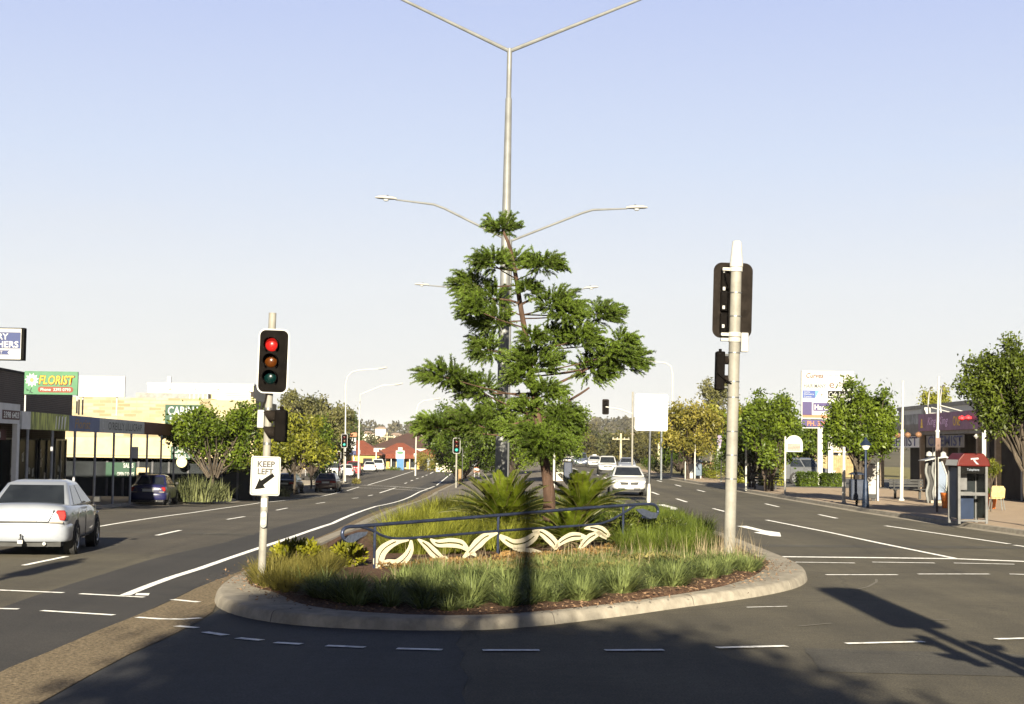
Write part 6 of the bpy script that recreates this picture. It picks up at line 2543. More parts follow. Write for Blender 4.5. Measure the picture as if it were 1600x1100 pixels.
# ---- bus stop flag
Yb = 82
b0 = rp(1227, Yb)
t = thing('bus_stop_sign', 'white arched bus stop flag with timetable lines on a thin pole', 'bus stop sign', b0)
s = Yb / F
mb = MB()
mb.tube([(0, 0, -.05), (0, 0, 91 * s)], .045, 8)
mb.build('pole', M_white, t, smooth=True)
W, Hh, zb = 27 * s, 26 * s, 67 * s
pts = [(0.02, 0), (W, 0)] + [(W / 2 + W / 2 * math.cos(a), Hh * .48 + Hh * .52 * math.sin(a)) for a in [PI * k / 12 for k in range(13)]]
mb = MB()
mb.prism(pts, (0, 0, zb), (1, 0, 0), (0, 0, 1), (0, -1, 0), .05)
p = mb.build('flag_panel', M_sign, t)
for k in range(5):
    mb = MB()
    z = zb + .07 + k * .065
    mb.box(W * .12, W * .86, -.056, -.05, z, z + .042)
    mb.build('timetable_line', mat('timetable_brown', (.28, .13, .09), .6, var=.3, scale=12), p)

# ---- phone booth
b0 = G(1512, 817, .138)
s = b0.y / F
t = thing('phone_booth', 'glass phone booth with a red canopy at the kerb', 'phone booth', b0, .12)
w, d, h = 22 * s, 20 * s, 88 * s
M_boothblue = mat('booth_blue', (.05, .09, .2), .4, var=.2, scale=2)  # all booth colours are toned down to stand in for shade over it
M_glasspane = mat('booth_glass', (.05, .06, .065), .06, trans=.75, var=.1, scale=2)
for x in (-w, w):
    for y in (-d, d):
        mb = MB()
        mb.box(x - .04, x + .04, y - .04, y + .04, -.02, h)
        mb.build('corner_post', mat('booth_steel', (.5, .5, .5), .4, metal=.4, var=.2), t, bevel=.008)
for nm, bx, m in (('glass_panel', (-w + .04, w - .04, d - .01, d + .01, .15, h - .2), M_glasspane), ('glass_panel', (w - .01, w + .01, -d + .04, d - .04, .15, h - .2), M_glasspane), ('side_panel', (-w - .015, -w + .015, -d + .04, d - .04, .15, h - .05), M_boothblue),
                  ('cross_bar', (-w + .04, w - .04, -d - .03, -d + .03, 43 * s, 48 * s), _mats['booth_steel']), ('cross_bar', (-w + .04, w - .04, d + .012, d + .04, 43 * s, 48 * s), _mats['booth_steel']), ('foot_rail', (-w + .04, w - .04, -d - .02, -d + .02, .06, .11), _mats['booth_steel']),
                  ('name_board', (-w + .04, w - .04, -d - .03, -d + .03, h - .22, h), M_ink), ('lower_panel', (-w + .05, w * .35, -.1, -.06, .12, 42 * s), M_boothblue)):
    mb = MB()
    mb.box(*bx)
    mb.build(nm, m, t)
mb = MB()
mb.prism([(-w - .1, 0), (w + .1, 0), (w + .05, .2), (w - .12, .40), (-w + .12, .40), (-w - .05, .2)], (0, -d - .1, h), (1, 0, 0), (0, 0, 1), (0, 1, 0), 2 * d + .2)
can = mb.build('canopy', mat('booth_red', (.27, .022, .014), .45, var=.12, scale=2), t, bevel=.03)
for sx in (-1, 1):
    mb = MB()
    mb.poly([(sx * (w + .102), -d - .08, h + .02), (sx * (w + .055), -d - .08, h + .2), (sx * (w + .055), d + .08, h + .2), (sx * (w + .102), d + .08, h + .02)])
    mb.build('canopy_side', M_sign, can)
# emblem on the canopy: a T-like swoosh
mb = MB()
mb.prism([(-.12, .05), (.12, .07), (.13, .02), (.0, .01), (.06, -.06), (.14, -.14), (.06, -.13), (-.03, -.03), (-.04, .02), (-.12, .0)], (.02, -d - .101, h + .2), (1, 0, 0), (0, 0, 1), (0, -1, 0), .004)
mb.build('emblem', M_letter, can)
text('Telephone', (0, -d - .033, h - .11), (1, 0, 0), (0, 0, 1), w * .9, .09, M_pgrey, t)
mb = MB()
mb.box(-w + .1, -w + .45, .05, .3, 1.0, 1.55)
ph = mb.build('telephone', _mats['booth_steel'], t, bevel=.02)
mb = MB()
mb.tube([(-w + .18, 0, 1.1), (-w + .16, -.04, 1.25), (-w + .18, 0, 1.42)], [.04, .025, .04], 8)
mb.build('handset', M_ink, ph, smooth=True)
mb = MB()
mb.box(-w + .08, w - .3, -.05, .3, .92, .96)
mb.build('shelf', _mats['booth_steel'], t)

# ---- blue lantern post, bins, poster stand, bench
M_lblue = mat('lantern_blue', (.03, .05, .1), .45, metal=.3, var=.25, scale=4)
b0 = G(1352.5, 793, .138)
s = b0.y / F
t = thing('lantern_post', 'dark blue pedestrian lantern post with conical cap beside the poster stand', 'street lamp', b0)
mb = MB()
mb.lathe([(.15, 0), (.13, .4), (.1, 1.0), (.055, 1.1), (.05, 92 * s)], 12)
mb.build('pole', M_lblue, t, smooth=True)
mb = MB()
mb.lathe([(.1, 90 * s), (.17, 95 * s), (.17, 99 * s)], 12)
mb.build('lamp_glass', mat('lantern_glass', (.4, .4, .36), .3, var=.1), t, smooth=True)
mb = MB()
mb.lathe([(.24, 97 * s), (.23, 98 * s), (.1, 104 * s), (.05, 107 * s), (.04, 109 * s)], 14)
mb.build('lamp_cap', M_lblue, t, smooth=True)


def litter_bin(label, px, py, m, h=1.25, lid=True):
    b = G(px, py, .138)
    t = thing('litter_bin', label, 'bin', b, 0, 'dark litter bins along the right footpath')
    mb = MB()
    mb.lathe([(.05, 0), (.05, .25)], 8)
    mb.build('stand', M_ink, t)
    mb = MB()
    mb.box(-.27, .27, -.24, .24, .22, h - .25)
    mb.build('bin_body', m, t, bevel=.05)
    mb = MB()
    for x in (-.22, .22):
        mb.box(x - .02, x + .02, -.02, .02, h - .27, h - .02)
    mb.build('lid_bracket', M_ink, t)
    mb = MB()
    mb.lathe([(.34, h - .06), (.33, h - .03), (.2, h + .03), (.02, h + .05)], 14)
    mb.build('lid', m, t, smooth=True)
    return t


M_binb = mat('bin_blue', (.03, .04, .07), .5, var=.25, scale=4)
litter_bin('dark litter bin left of the blue lantern post', 1338.5, 790, M_binb, 1.3)
litter_bin('blue-grey litter bin in front of the white utility box', 1090.5, 748, mat('bin_bluegrey', (.1, .14, .2), .5, var=.2), 1.35)
litter_bin('black litter bin in the tree shade right of the cream signal pole', 1171.5, 758, M_binb, 1.45)
litter_bin('dark bin standing on the median beside the pine trunk', 887, 752, M_binb, 1.5)
b0 = G(1318.5, 787, .138)
t = thing('sign_pole', 'white post at the kerb left of the litter bin', 'post', b0)
mb = MB()
mb.tube([(0, 0, -.05), (0, 0, .6), (0, 0, 2.35)], [.08, .075, .06], 10)
mb.build('pole', M_white, t, smooth=True)
mb = MB()
mb.lathe([(.1, 0), (.1, .06), (.08, .08)], 10)
mb.build('foot_collar', M_sign, t, smooth=True)
# poster stand
Yk = 74
b0 = rp(1354, Yk)
s = Yk / F
t = thing('poster_stand', 'free standing poster panel with a washed-out white poster under the round tree', 'advertising panel', b0)
mb = MB()
mb.box(-20 * s, 16 * s, -.08, .08, .1, 58 * s)
p = mb.build('frame', M_trim, t, bevel=.015)
mb = MB()
mb.box(-18.5 * s, 14 * s, -.09, -.08, .3, 56 * s)
po = mb.build('poster', mat('poster_print', (.66, .58, .48), .5, var=.25, scale=1.4, c2=(.82, .8, .76)), t)
mb = MB()
mb.box(16 * s, 18.5 * s, -.1, .1, 0, 60 * s)
mb.build('edge_post', M_white, t)
mb = MB()
mb.box(-18 * s, -13 * s, -.05, .05, -.02, .1)
mb.box(8 * s, 13 * s, -.05, .05, -.02, .1)
mb.build('feet', M_trim, t)


def bench(label, px, Y, w=1.6, rz=0.0):
    t = thing('park_bench', label, 'bench', rp(px, Y), rz, 'benches on the right footpath')
    mb = MB()
    for k in range(4):
        mb.box(-w / 2, w / 2, -.22 + k * .115, -.12 + k * .115, .43, .47)
    mb.build('seat', M_trim, t)
    mb = MB()
    for k in range(3):
        mb.box(-w / 2, w / 2, .25 + .02 * k, .285 + .02 * k, .55 + k * .13, .65 + k * .13)
    mb.build('backrest', M_trim, t)
    for x in (-w * .36, w * .36):
        mb = MB()
        mb.box(x - .05, x + .05, -.2, .22, .38, .43)
        mb.box(x - .05, x + .05, -.04, .06, 0, .38)
        mb.box(x - .03, x + .03, .2, .25, .38, .9)
        mb.build('leg', M_trim, t)


bench('black bench between the flagpoles in front of the chemist', 1418, 78)
bench('dark bench in the tree shade left of the bus stop flag', 1196, 93)


# ---- flagpoles
def flagpole(label, px0, py0, px1, py1):
    b = G(px0, py0, .138)
    tp = at(px1, py1, b.y) - b
    t = thing('flagpole', label, 'flagpole', b, 0, 'white poles in front of the chemist')
    mb = MB()
    mb.tube([(0, 0, -.05), tp * .58, tp * .585, tp], [.085, .075, .05, .04], 12)
    mb.build('pole', M_white, t, smooth=True)
    mb = MB()
    mb.lathe([(.14, 0), (.14, .05), (.1, .09)], 12)
    mb.build('foot_collar', M_white, t, smooth=True)
    mb = MB()
    q = tp * .58
    mb.lathe([(.08, -.04), (.095, -.03), (.095, .03), (.08, .05)], 12, O=q)
    mb.build('joint_collar', M_white, t, smooth=True)


flagpole('white flagpole nearest the chemist sign', 1408.5, 782, 1411, 595)
flagpole('white flagpole beside the sail-shaped kiosk', 1462, 793, 1467, 588)
b0 = G(1464, 800, .138)
t = thing('sign_pole', 'thin dark post at the kerb in front of the sail-shaped kiosk', 'post', b0)
mb = MB()
mb.tube([(0, 0, -.05), (0, 0, 2.7)], .04, 8)
mb.build('pole', mat('post_brown', (.1, .07, .06), .6, var=.3), t, smooth=True)
mb = MB()
mb.box(-.06, .12, -.05, -.03, 2.0, 2.7)
mb.build('plate_edge', mat('post_brown_plate', (.16, .1, .08), .6, var=.2), t)
# ---- kiosk
Yk = 72
b0 = rp(1468, Yk)
s = Yk / F
t = thing('information_kiosk', 'sail-shaped blue grey kiosk with white canopy and wavy frames', 'kiosk', b0)
mb = MB()
P = [(-2 * s, 0), (4 * s, 15 * s), (6 * s, 35 * s), (3 * s, 55 * s), (-3 * s, 72 * s), (3 * s, 74 * s), (10 * s, 62 * s), (14 * s, 40 * s), (11 * s, 15 * s), (8 * s, 0)]
P = [(-6 * s, 0), (-5 * s, 64 * s), (2 * s, 66 * s), (8 * s, 50 * s), (11 * s, 38 * s), (9 * s, 18 * s), (5 * s, 2 * s)]
mb.prism(P, (0, 0, .1), (1, 0, 0), (0, 0, 1), (0, 1, 0), .3)
mb.build('sail_panel', mat('kiosk_bluegrey', (.19, .24, .33), .45, var=.12, scale=2), t, bevel=.02)
mb = MB()
mb.tube(curve_pts([(2 * s, -.02, 68 * s), (8 * s, -.02, 52 * s), (11.5 * s, -.02, 39 * s), (9.5 * s, -.02, 18 * s), (5 * s, -.02, 0)]), .035, 7)
mb.build('edge_tube', M_sign, t, smooth=True)
for x0_ in (-20, -10):
    mb = MB()
    mb.tube(curve_pts([(x0_ * s, -.1, 64 * s), ((x0_ - 2) * s, -.1, 48 * s), ((x0_ + 2) * s, -.1, 32 * s), ((x0_ - 1) * s, -.1, 16 * s), ((x0_ + 2) * s, -.1, 0)]), .06, 8)
    mb.build('wavy_frame', M_galv, t, smooth=True)
mb = MB()
mb.box(-18 * s, -9 * s, -.03, .05, .1, 58 * s)
mb.build('notice_board', M_trim, t, bevel=.02)
mb = MB()
mb.prism([(-28 * s, 65 * s), (-14 * s, 68 * s), (4 * s, 71 * s), (16 * s, 66 * s), (16 * s, 67 * s), (4 * s, 74 * s), (-10 * s, 71 * s), (-28 * s, 66 * s)], (0, -.6, 0), (1, 0, 0), (0, 0, 1), (0, 1, 0), 1.2)
mb.build('canopy', M_sign, t)
for xx in (-18, -8, 4):
    mb = MB()
    mb.lathe([(.02, 0), (.14, .06), (.12, .2), (.02, .26)], 10, O=(xx * s, -.2, 71 * s))
    mb.build('cap_float', M_sign, t, smooth=True)
mb = MB()
mb.box(-18 * s, 13 * s, -.5, .5, 0, .12)
mb.build('plinth', M_conc, t, bevel=.02)

# ---- chemist building, street front facing the road
M_metalclad = mat('grey_cladding', (.48, .47, .44), .6, var=.25, scale=3, stretch=(1, 9, .15), bump=.3, bscale=9)
M_chem = mat('chemist_board', (.8, .82, .82), .6, var=.1, scale=2)
M_chemcol = mat('chemist_letter', (.015, .02, .11), .5, var=.1)
M_awn = mat('awning_grey', (.22, .21, .19), .7, var=.15, scale=2)
M_awnpur = mat('banner_purple', (.27, .14, .24), .55, var=.2, scale=1.2)
XB = 23.0


def yx(px): return XB * F / (px - 800)


t = thing('chemist_building', 'grey clad chemist shop with blue CHEMIST boards and a purple restaurant banner', 'shop building', (XB, 0, .138))


def fz(py, px): return at(px, py, yx(px)).z - .138


ya, yb = yx(1384), 46
top = fz(628, 1510)
mb = MB()
mb.box(1.3, 18, yb, ya + 2, fz(664, 1500), top)
mb.build('upper_wall', M_metalclad, t)
mb = MB()
mb.box(1.22, 18.1, yb - .1, ya + 2.1, top, top + .22)
mb.build('roof_capping', M_awn, t)
mb = MB()
z0, z1_ = fz(681, 1400), fz(670, 1400)
mb.box(-.1, 1.3, yb, ya + .6, z0, z0 + .62)
mb.build('awning', M_awn, t)
mb = MB()
mb.box(.5, 1.3, yx(1442), ya + .6, z0 + .62, z0 + 1.25)
mb.build('faded_banner', mat('banner_faded', (.34, .33, .33), .7, var=.5, scale=1.5, c2=(.42, .42, .42)), t)
zb0, zb1 = z0 + .3, z0 + 1.02
mb = MB()
mb.box(-.22, -.1, yb, yx(1442), zb0 - .1, zb1 + .12)
bn = mb.build('banner', M_awnpur, t)


def onface(s, p0, p1, z, h, m, par, x, **kw):
    y0_, y1_ = yx(p0), yx(p1)
    text(s, (x, (y0_ + y1_) / 2, z), (0, -1, 0), (0, 0, 1), abs(y0_ - y1_), h, m, par, **kw)


zc = (zb0 + zb1) / 2
onface('King', 1457, 1470, zc, .55, mat('letter_pink', (.6, .4, .62), .5, var=.1), bn, -.225, shear=.2)
onface('King', 1474, 1489, zc, .55, _mats['letter_pink'], bn, -.225, shear=.2)
onface('ONE', 1497, 1508, zc, .5, mat('shade_yellow', (.85, .55, .04), .5, var=.1), bn, -.225)  # yellow copy raised to make up for shade on the banner
mb = MB()
y0_ = yx(1447.5)
for k, (ww, z) in enumerate(((.26, 0), (.2, .17), (.13, .34))):
    mb.poly([(-.226, y0_ - ww, zc - .28 + z), (-.226, y0_ + ww, zc - .28 + z), (-.226, y0_ + ww * .75, zc - .28 + z + .15), (-.226, y0_ - ww * .75, zc - .28 + z + .15)])
mb.build('yellow_emblem', _mats['shade_yellow'], bn)
for px in (1517, 1527):
    mb = MB()
    y0_ = yx(px)
    mb.lathe([(.02, -.14), (.18, -.05), (.18, .05), (.02, .14)], 12, O=(-.42, y0_, zc + .1))
    mb.build('red_lantern', mat('lantern_red', (.5, .03, .04), .5, var=.1), t, smooth=True)
# chemist boards under the awning
zcb = fz(690, 1420)
for p0, p1, nm in ((1384, 1441, 'CHEMIST'), (1453, 1512, 'CHEMIST')):
    mb = MB()
    mb.box(-.16, -.11, yx(p1), yx(p0), zcb - .34, zcb + .30)
    bd = mb.build('name_board', M_chem if p0 < 1400 else M_awn, t)
    onface(nm, p0 + 3, p1 - 2, zcb, .54, M_chemcol, bd, -.164, bold=.02)
for px in (1386, 1415, 1431, 1448):
    mb = MB()
    mb.lathe([(.02, -.17), (.16, -.09), (.19, 0), (.16, .09), (.02, .17)], 12, O=(-.42, yx(px), zcb + .36))
    mb.build('round_lamp', mat('lamp_peach', (.5, .27, .15), .5, var=.1), t, smooth=True)
for px in (1379, 1442, 1478, 1531, 1560):
    mb = MB()
    mb.box(-.12, .12, yx(px) - .14, yx(px) + .14, 0, z0)
    mb.build('column', mat('column_brown', (.28, .22, .16), .7, var=.2, scale=2), t)
mb = MB()
mb.box(.62, .8, yb, yx(1407), 0, z0)
mb.build('shopfront', M_shopdark, t)
for k in range(9):
    y0_ = yb + 4 + k * (ya - 8 - yb) / 9
    mb = MB()
    mb.box(.54, .62, y0_ - .05, y0_ + .05, 0, z0)
    mb.build('mullion', M_postgrey, t)
mb = MB()
mb.box(0, 18, yb, ya, z0 + .02, z0 + .1)
mb.build('soffit', M_soffit, t)
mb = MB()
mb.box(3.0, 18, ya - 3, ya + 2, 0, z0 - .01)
mb.build('end_wall', mat('end_wall_shade', (.5, .42, .28), .8, var=.1, scale=1), t)  # wall colour darkened in place of shade under the awning
for px in (1458, 1477):
    mb = MB()
    y0_ = yx(px)
    mb.tube(curve_pts([(-.15, y0_, zb1 - .3), (-.2, y0_ + .1, zb1 + .7), (-.2, y0_ - .35, zb1 + 1.5), (-.15, y0_ - .9, zb1 + 1.5)]), .04, 6)
    mb.tube([(-.2, y0_, zb1 + .5), (1.2, y0_ - .6, zb1 + .1)], .03, 6)
    mb.build('banner_light_arm', M_sign, t, smooth=True)
mb = MB()
y0_ = yx(1448)
mb.box(-.2, .2, y0_ - .25, y0_ + .25, zb1 + .1, zb1 + .5)
mb.build('floodlight', M_sign, t, bevel=.03)
mb = MB()
y0_ = yx(1539)
mb.lathe([(.02, -.12), (.13, 0), (.02, .12)], 12, O=(-.4, y0_, fz(682, 1539)))
mb.build('globe_lamp', M_sign, t, smooth=True)

# cafe chair, orange planter, topiary, white post
Yc = 64
t = thing('cafe_chair', 'pale wicker cafe chair beside the orange planter behind the phone booth', 'chair', rp(1557, Yc), -.5)
mb = MB()
mb.box(-.24, .24, -.22, .22, .42, .48)
mb.build('seat', mat('wicker', (.45, .34, .16), .7, var=.3, scale=20), t, bevel=.02)
mb = MB()
mb.prism([(-.25, .45), (.25, .45), (.28, .8), (.2, .92), (-.2, .92), (-.28, .8)], (0, .22, 0), (1, 0, 0), (0, 0, 1), (0, 1, 0), .04)
mb.build('backrest', _mats['wicker'], t, bevel=.015)
for x in (-.2, .2):
    for y in (-.18, .2):
        mb = MB()
        mb.tube([(x, y, .42), (x * 1.3, y * 1.25, 0)], .02, 6)
        mb.build('leg', M_galv, t, smooth=True)
for px, lb in ((1545, 'orange planter tub beside the cafe chair'), (1482, 'orange planter tub behind the kiosk panel')):
    t = thing('planter', lb, 'planter', rp(px, Yc + 1.5), 0, 'orange planters outside the restaurant')
    mb = MB()
    mb.lathe([(.24, 0), (.32, .55), (.34, .6), (.28, .6), (.26, .5)], 14)
    mb.build('tub', mat('planter_orange', (.45, .13, .03), .6, var=.2, scale=3), t, smooth=True)
    P = np.zeros((60, 3))
    P[:, 2] = .5
    V, Fq = blades(P, rng.random(60) * 6.28, .2 + .6 * rng.random(60), .4 + .3 * rng.random(60), np.full(60, .03), .2 + .2 * rng.random(60))
    np_mesh('plant', V, Fq, M_lf1, t)
tree_px('topiary', 'rounded yellow-green potted bush behind the phone booth', 1548, 62, 722, 752, 13, M_lf2, M_tb, 1100, .07, None, tr=.03, cat='shrub')
t = thing('canopy_post', 'white post of the restaurant terrace right of the phone booth', 'post', rp(1537, 60))
mb = MB()
mb.box(-.07, .07, -.07, .07, 0, 3.0)
mb.build('post_shaft', M_white, t, bevel=.01)
mb = MB()
mb.box(-.12, .12, -.12, .12, 0, .06)
mb.build('post_foot', M_white, t)

# ---- hedges, fence, house, boxes in the middle right
def hedge(label, px0, px1, Y, pyt, m, depth=1.2, z=.138, n=2600, leaf=.14):
    a, b = at(px0, 700, Y).x, at(px1, 700, Y).x
    h = at(px0, pyt, Y).z - z
    t = thing('hedge', label, 'hedge', ((a + b) / 2, Y, z), 0, 'hedges behind the right footpath')
    w = (b - a) / 2
    P = rng.random((n, 3)) * 2 - 1
    k = rng.integers(0, 3, n)
    sg = np.sign(rng.random(n) - .5)
    for i in range(3):
        P[k == i, i] = sg[k == i] * (1 - .12 * rng.random((k == i).sum()))
    Q = np.stack([P[:, 0] * w, P[:, 1] * depth / 2, (P[:, 2] * .5 + .5) * h], 1) + rng.normal(size=(n, 3)) * .05
    V, Fq = leaf_quads(Q, P + rng.normal(size=P.shape) * .8, leaf, leaf * .55)
    np_mesh('foliage', V, Fq, m, t)
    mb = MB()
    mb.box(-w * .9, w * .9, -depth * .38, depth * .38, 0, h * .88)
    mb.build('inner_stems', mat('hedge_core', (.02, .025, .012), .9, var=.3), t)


hedge('low dark clipped hedge right of the bus stop flag', 1247, 1276, 103, 739, M_lf4)
hedge('low dark clipped hedge between and right of the pylon legs', 1284, 1312, 103.5, 741, M_lf4)
hedge('yellow-green clipped hedge left of the bus stop flag', 1188, 1222, 104, 722, M_lf2)
hedge('pale green low hedge at the cream signal pole', 1146, 1166, 112, 730, M_lf2)
shrub('shrub', 'tall clipped green conical bush left of the cream signal pole', rp(1130, 128), 1.1, 2.6, 2200, M_lf1, .13)
shrub('shrub', 'dark bush below the blank white board at the right kerb', rp(1030, 150), 1.6, 1.5, 1400, M_lf4, .18)
shrub('shrub', 'small green bush right of the white utility box', rp(1113, 128), 1.2, 1.3, 1200, M_lf1, .15)
shrub('shrub', 'yellowish bush left of the clipped conical one', rp(1117, 124), .8, .7, 700, M_lf2, .12)
a, b = at(1215, 720, 142), at(1345, 720, 142)
t = thing('timber_fence', 'long tan paling fence behind the car park', 'fence', (a.x, 142, .14))
w = b.x - a.x
h = at(1280, 711, 142).z - .14
mb = MB()
n = int(w / .15)
for i in range(n):
    mb.box(i * .15, i * .15 + .14, -.012, .012, .03, h + random.uniform(-.03, .03))
mb.build('palings', mat('paling_tan', (.42, .32, .16), .8, var=.2, scale=3), t)
mb = MB()
for z in (.4, h - .35):
    mb.box(0, w, .013, .07, z, z + .09)
mb.build('rails', mat('rail_timber', (.3, .22, .12), .8, var=.2), t)
hip_house('house', 'white gabled house behind the tan paling fence', 1283, 1313, 716, 704, 688, 175, 7, mat('house_white', (.72, .68, .6), .8, var=.06), mat('house_roof_cream', (.68, .58, .44), .8, var=.1), None, win=2)
t = thing('utility_box', 'white utility cabinet beside the blue-grey bin', 'cabinet', rp(1083, 127))
mb = MB()
mb.box(-.5, .6, -.4, .4, 0, at(1083, 716, 127).z - .138)
mb.build('cabinet_body', M_sign, t, bevel=.02)
mb = MB()
mb.box(-.4, .5, -.415, -.4, .15, 1.2)
mb.build('cabinet_door', M_sign, t)
t = thing('brick_wall', 'short dark red brick wall right of the white cabinet', 'wall', rp(1104, 131))
mb = MB()
mb.box(-.75, .75, -.15, .15, 0, at(1104, 722, 131).z - .138)
mb.build('wall', brickmat('red_brick', (.3, .075, .03), (.24, .06, .03), (.3, .22, .16), .24, .086, axes=(0, 2)), t)
mb = MB()
mb.box(-.8, .8, -.2, .2, at(1104, 722, 131).z - .138, at(1104, 722, 131).z - .05)
mb.build('wall_cap', M_conc, t)
pylon('pole_sign', 'red and white board hanging among the trees left of the cream signal pole', 1120, 1142, 690, 711, 138, [(680, 697, mat('sign_lilac', (.35, .28, .45), .5, var=.2), None, None, (-1, -.3)), (697, 711, M_sign, None, None)], foot=(-.9,))
mb = MB()
t = bpy.data.objects['pole_sign.005']
c = at(1135, 705, 138) - t.location
mb.box(c.x - .2, c.x + .35, -.165, -.155, c.z - .2, c.z + .2)
mb.build('red_panel', mat('sign_red', (.5, .02, .02), .5, var=.1), t)
for px, Y, h, lb in ((1086, 122, 3.3, 'pale post in front of the white cabinet at the right kerb'), (1166, 92, 3.2, 'thin post in the tree shade right of the cream signal pole'), (1127, 115, 2.4, 'thin dark signpost left of the cream signal pole'), (1071, 121, 1.3, 'short pale post by the autumn-tinted tree')):
    t = thing('sign_pole', lb, 'post', rp(px, Y))
    mb = MB()
    mb.tube([(0, 0, -.05), (0, 0, h)], .05 if h > 2.5 else .035, 8)
    mb.build('pole', M_white if h != 2.4 else M_trim, t, smooth=True)
    mb = MB()
    mb.lathe([(.09, 0), (.09, .05), (.06, .07)], 8)
    mb.build('foot_collar', M_galv, t)

# ------------------------------------------------------------------ median trees behind the island
GM = 'round trees on the median'
tree_px('median_tree', 'dark round median tree behind the nearest lamp standard', 720, 150, 632, 748, 62, M_lf4, M_tbd, 8000, .24, GM, nl=13, tr=.11)
tree_px('median_tree', 'bright round median tree right of the pine trunk', 862, 112, 618, 742, 46, M_lf1, M_tbd, 8000, .18, GM, nl=12, tr=.1)
tree_px('median_tree', 'round median tree between the other two, behind the lamp poles', 800, 152, 634, 744, 48, M_lf1, M_tbd, 5200, .19, GM, nl=12, tr=.1)
t = thing('sign_pole', 'thin white post on the median behind the bright cycad', 'post', at(865, 789, 60) * 1)
t.location.z = zt(t.location.x, 60) + .15
mb = MB()
mb.tube([(0, 0, 0), (0, 0, 2.5)], .04, 8)
mb.build('pole', M_white, t, smooth=True)
mb = MB()
mb.lathe([(.06, -.05), (.07, .1), (.05, .3)], 8)
mb.build('post_sleeve', M_white, t)
t = thing('planter_box', 'pale planter box with white flowers on the median beside the dark bin', 'planter', Vector((at(878, 745, 112).x, 112, zt(3, 112) + .15)))
mb = MB()
mb.box(-.4, .4, -.3, .3, 0, .6)
mb.build('box', M_pwall, t, bevel=.02)
P, O = crown_cloud([((0, 0, .85), (.5, .4, .34))], 500)
V, Fq = leaf_quads(P, O, .14, .1)
np_mesh('flowers', V, Fq, mat('flower_white', (.10, .14, .04), .6, var=.4, scale=5, c2=(.3, .3, .22)), t)
t = thing('median_post', 'short brown timber post on the median edge behind the green signal', 'post', Vector((at(718, 758, 138).x, 138.5, zt(-4, 138) + .15)))
mb = MB()
mb.box(-.12, .12, -.1, .1, 0, 1.25)
mb.build('post_shaft', mat('timber_post', (.25, .16, .08), .8, var=.3), t, bevel=.01)
mb = MB()
mb.box(.16, .24, -.05, .05, 0, 3.0)
mb.build('side_post', M_trim, t)

# ------------------------------------------------------------------ the distance
M_far = mat('far_tree_leaf', (.07, .082, .028), .6, var=.45, scale=.12, c2=(.16, .165, .05))
M_far2 = mat('far_tree_olive', (.085, .088, .026), .6, var=.45, scale=.12, c2=(.2, .175, .045))
mids = [(868, 330, 668, 44), (893, 360, 664, 30), (910, 330, 682, 26), (924, 380, 676, 28), (942, 340, 686, 26), (962, 330, 680, 26), (980, 300, 684, 24), (1000, 310, 676, 28), (1022, 290, 684, 24), (1046, 260, 676, 30), (1066, 300, 672, 26), (898, 420, 655, 22), (1010, 420, 668, 30),
        (640, 380, 684, 18), (610, 420, 682, 22), (572, 400, 676, 16), (590, 420, 680, 18)]
names = ['leftmost far tree beside the bright median tree', 'far tree with feathery top above the dark last car', 'low far tree above the blue grey people mover', 'far tree behind the oncoming taxi', 'low far tree above the white utility', 'far tree right of the cream power pole', 'far tree behind the mast arm signal pole', 'far tree behind the blank white board post',
         'far tree behind the dark signal post', 'far tree left of the autumn-tinted street tree', 'far tree behind the autumn-tinted street tree', 'highest feathery far tree top on the skyline right of the median trees', 'broad far tree crown behind the blank board', 'far tree above the red roofs, right of the small lamp', 'far tree above the brown-red roof', 'small far tree just right of the second left lamp post', 'far tree beside the pale orange roof']
for (px, Y, pt, r), lb in zip(mids, names):
    x = at(px, 700, Y).x
    zg = zt(x, Y)
    H = at(px, pt, Y).z - zg
    leafy_tree('far_tree', lb, 'tree', (x, Y, zg), H, r * Y / F, random.choice((M_far, M_far2, M_far2)), M_tb, n=1500, leaf=.6, trunk_h=H * .22, nl=9, group='trees beyond the crest of the road', tr=.2)


def power_pole(label, px, Y, pyt, m, arms=True):
    x = at(px, 700, Y).x
    z = zt(x, Y) + .1
    t = thing('power_pole', label, 'power pole', (x, Y, z), 0, 'timber power poles')
    h = at(px, pyt, Y).z - z
    mb = MB()
    mb.tube([(0, 0, -.2), (0, 0, h)], [.2, .14], 9)
    mb.build('pole', m, t, smooth=True)
    if arms:
        mb = MB()
        mb.box(-1.2, 1.2, -.06, .06, h - .9, h - .76)
        mb.build('crossarm', m, t)
        mb = MB()
        for q in (-1.1, -.5, .5, 1.1):
            mb.lathe([(.05, 0), (.07, .08), (.03, .2)], 6, O=(q, 0, h - .76))
        mb.build('insulators', M_white, t)
    return Vector((x, Y, z + h - .6))


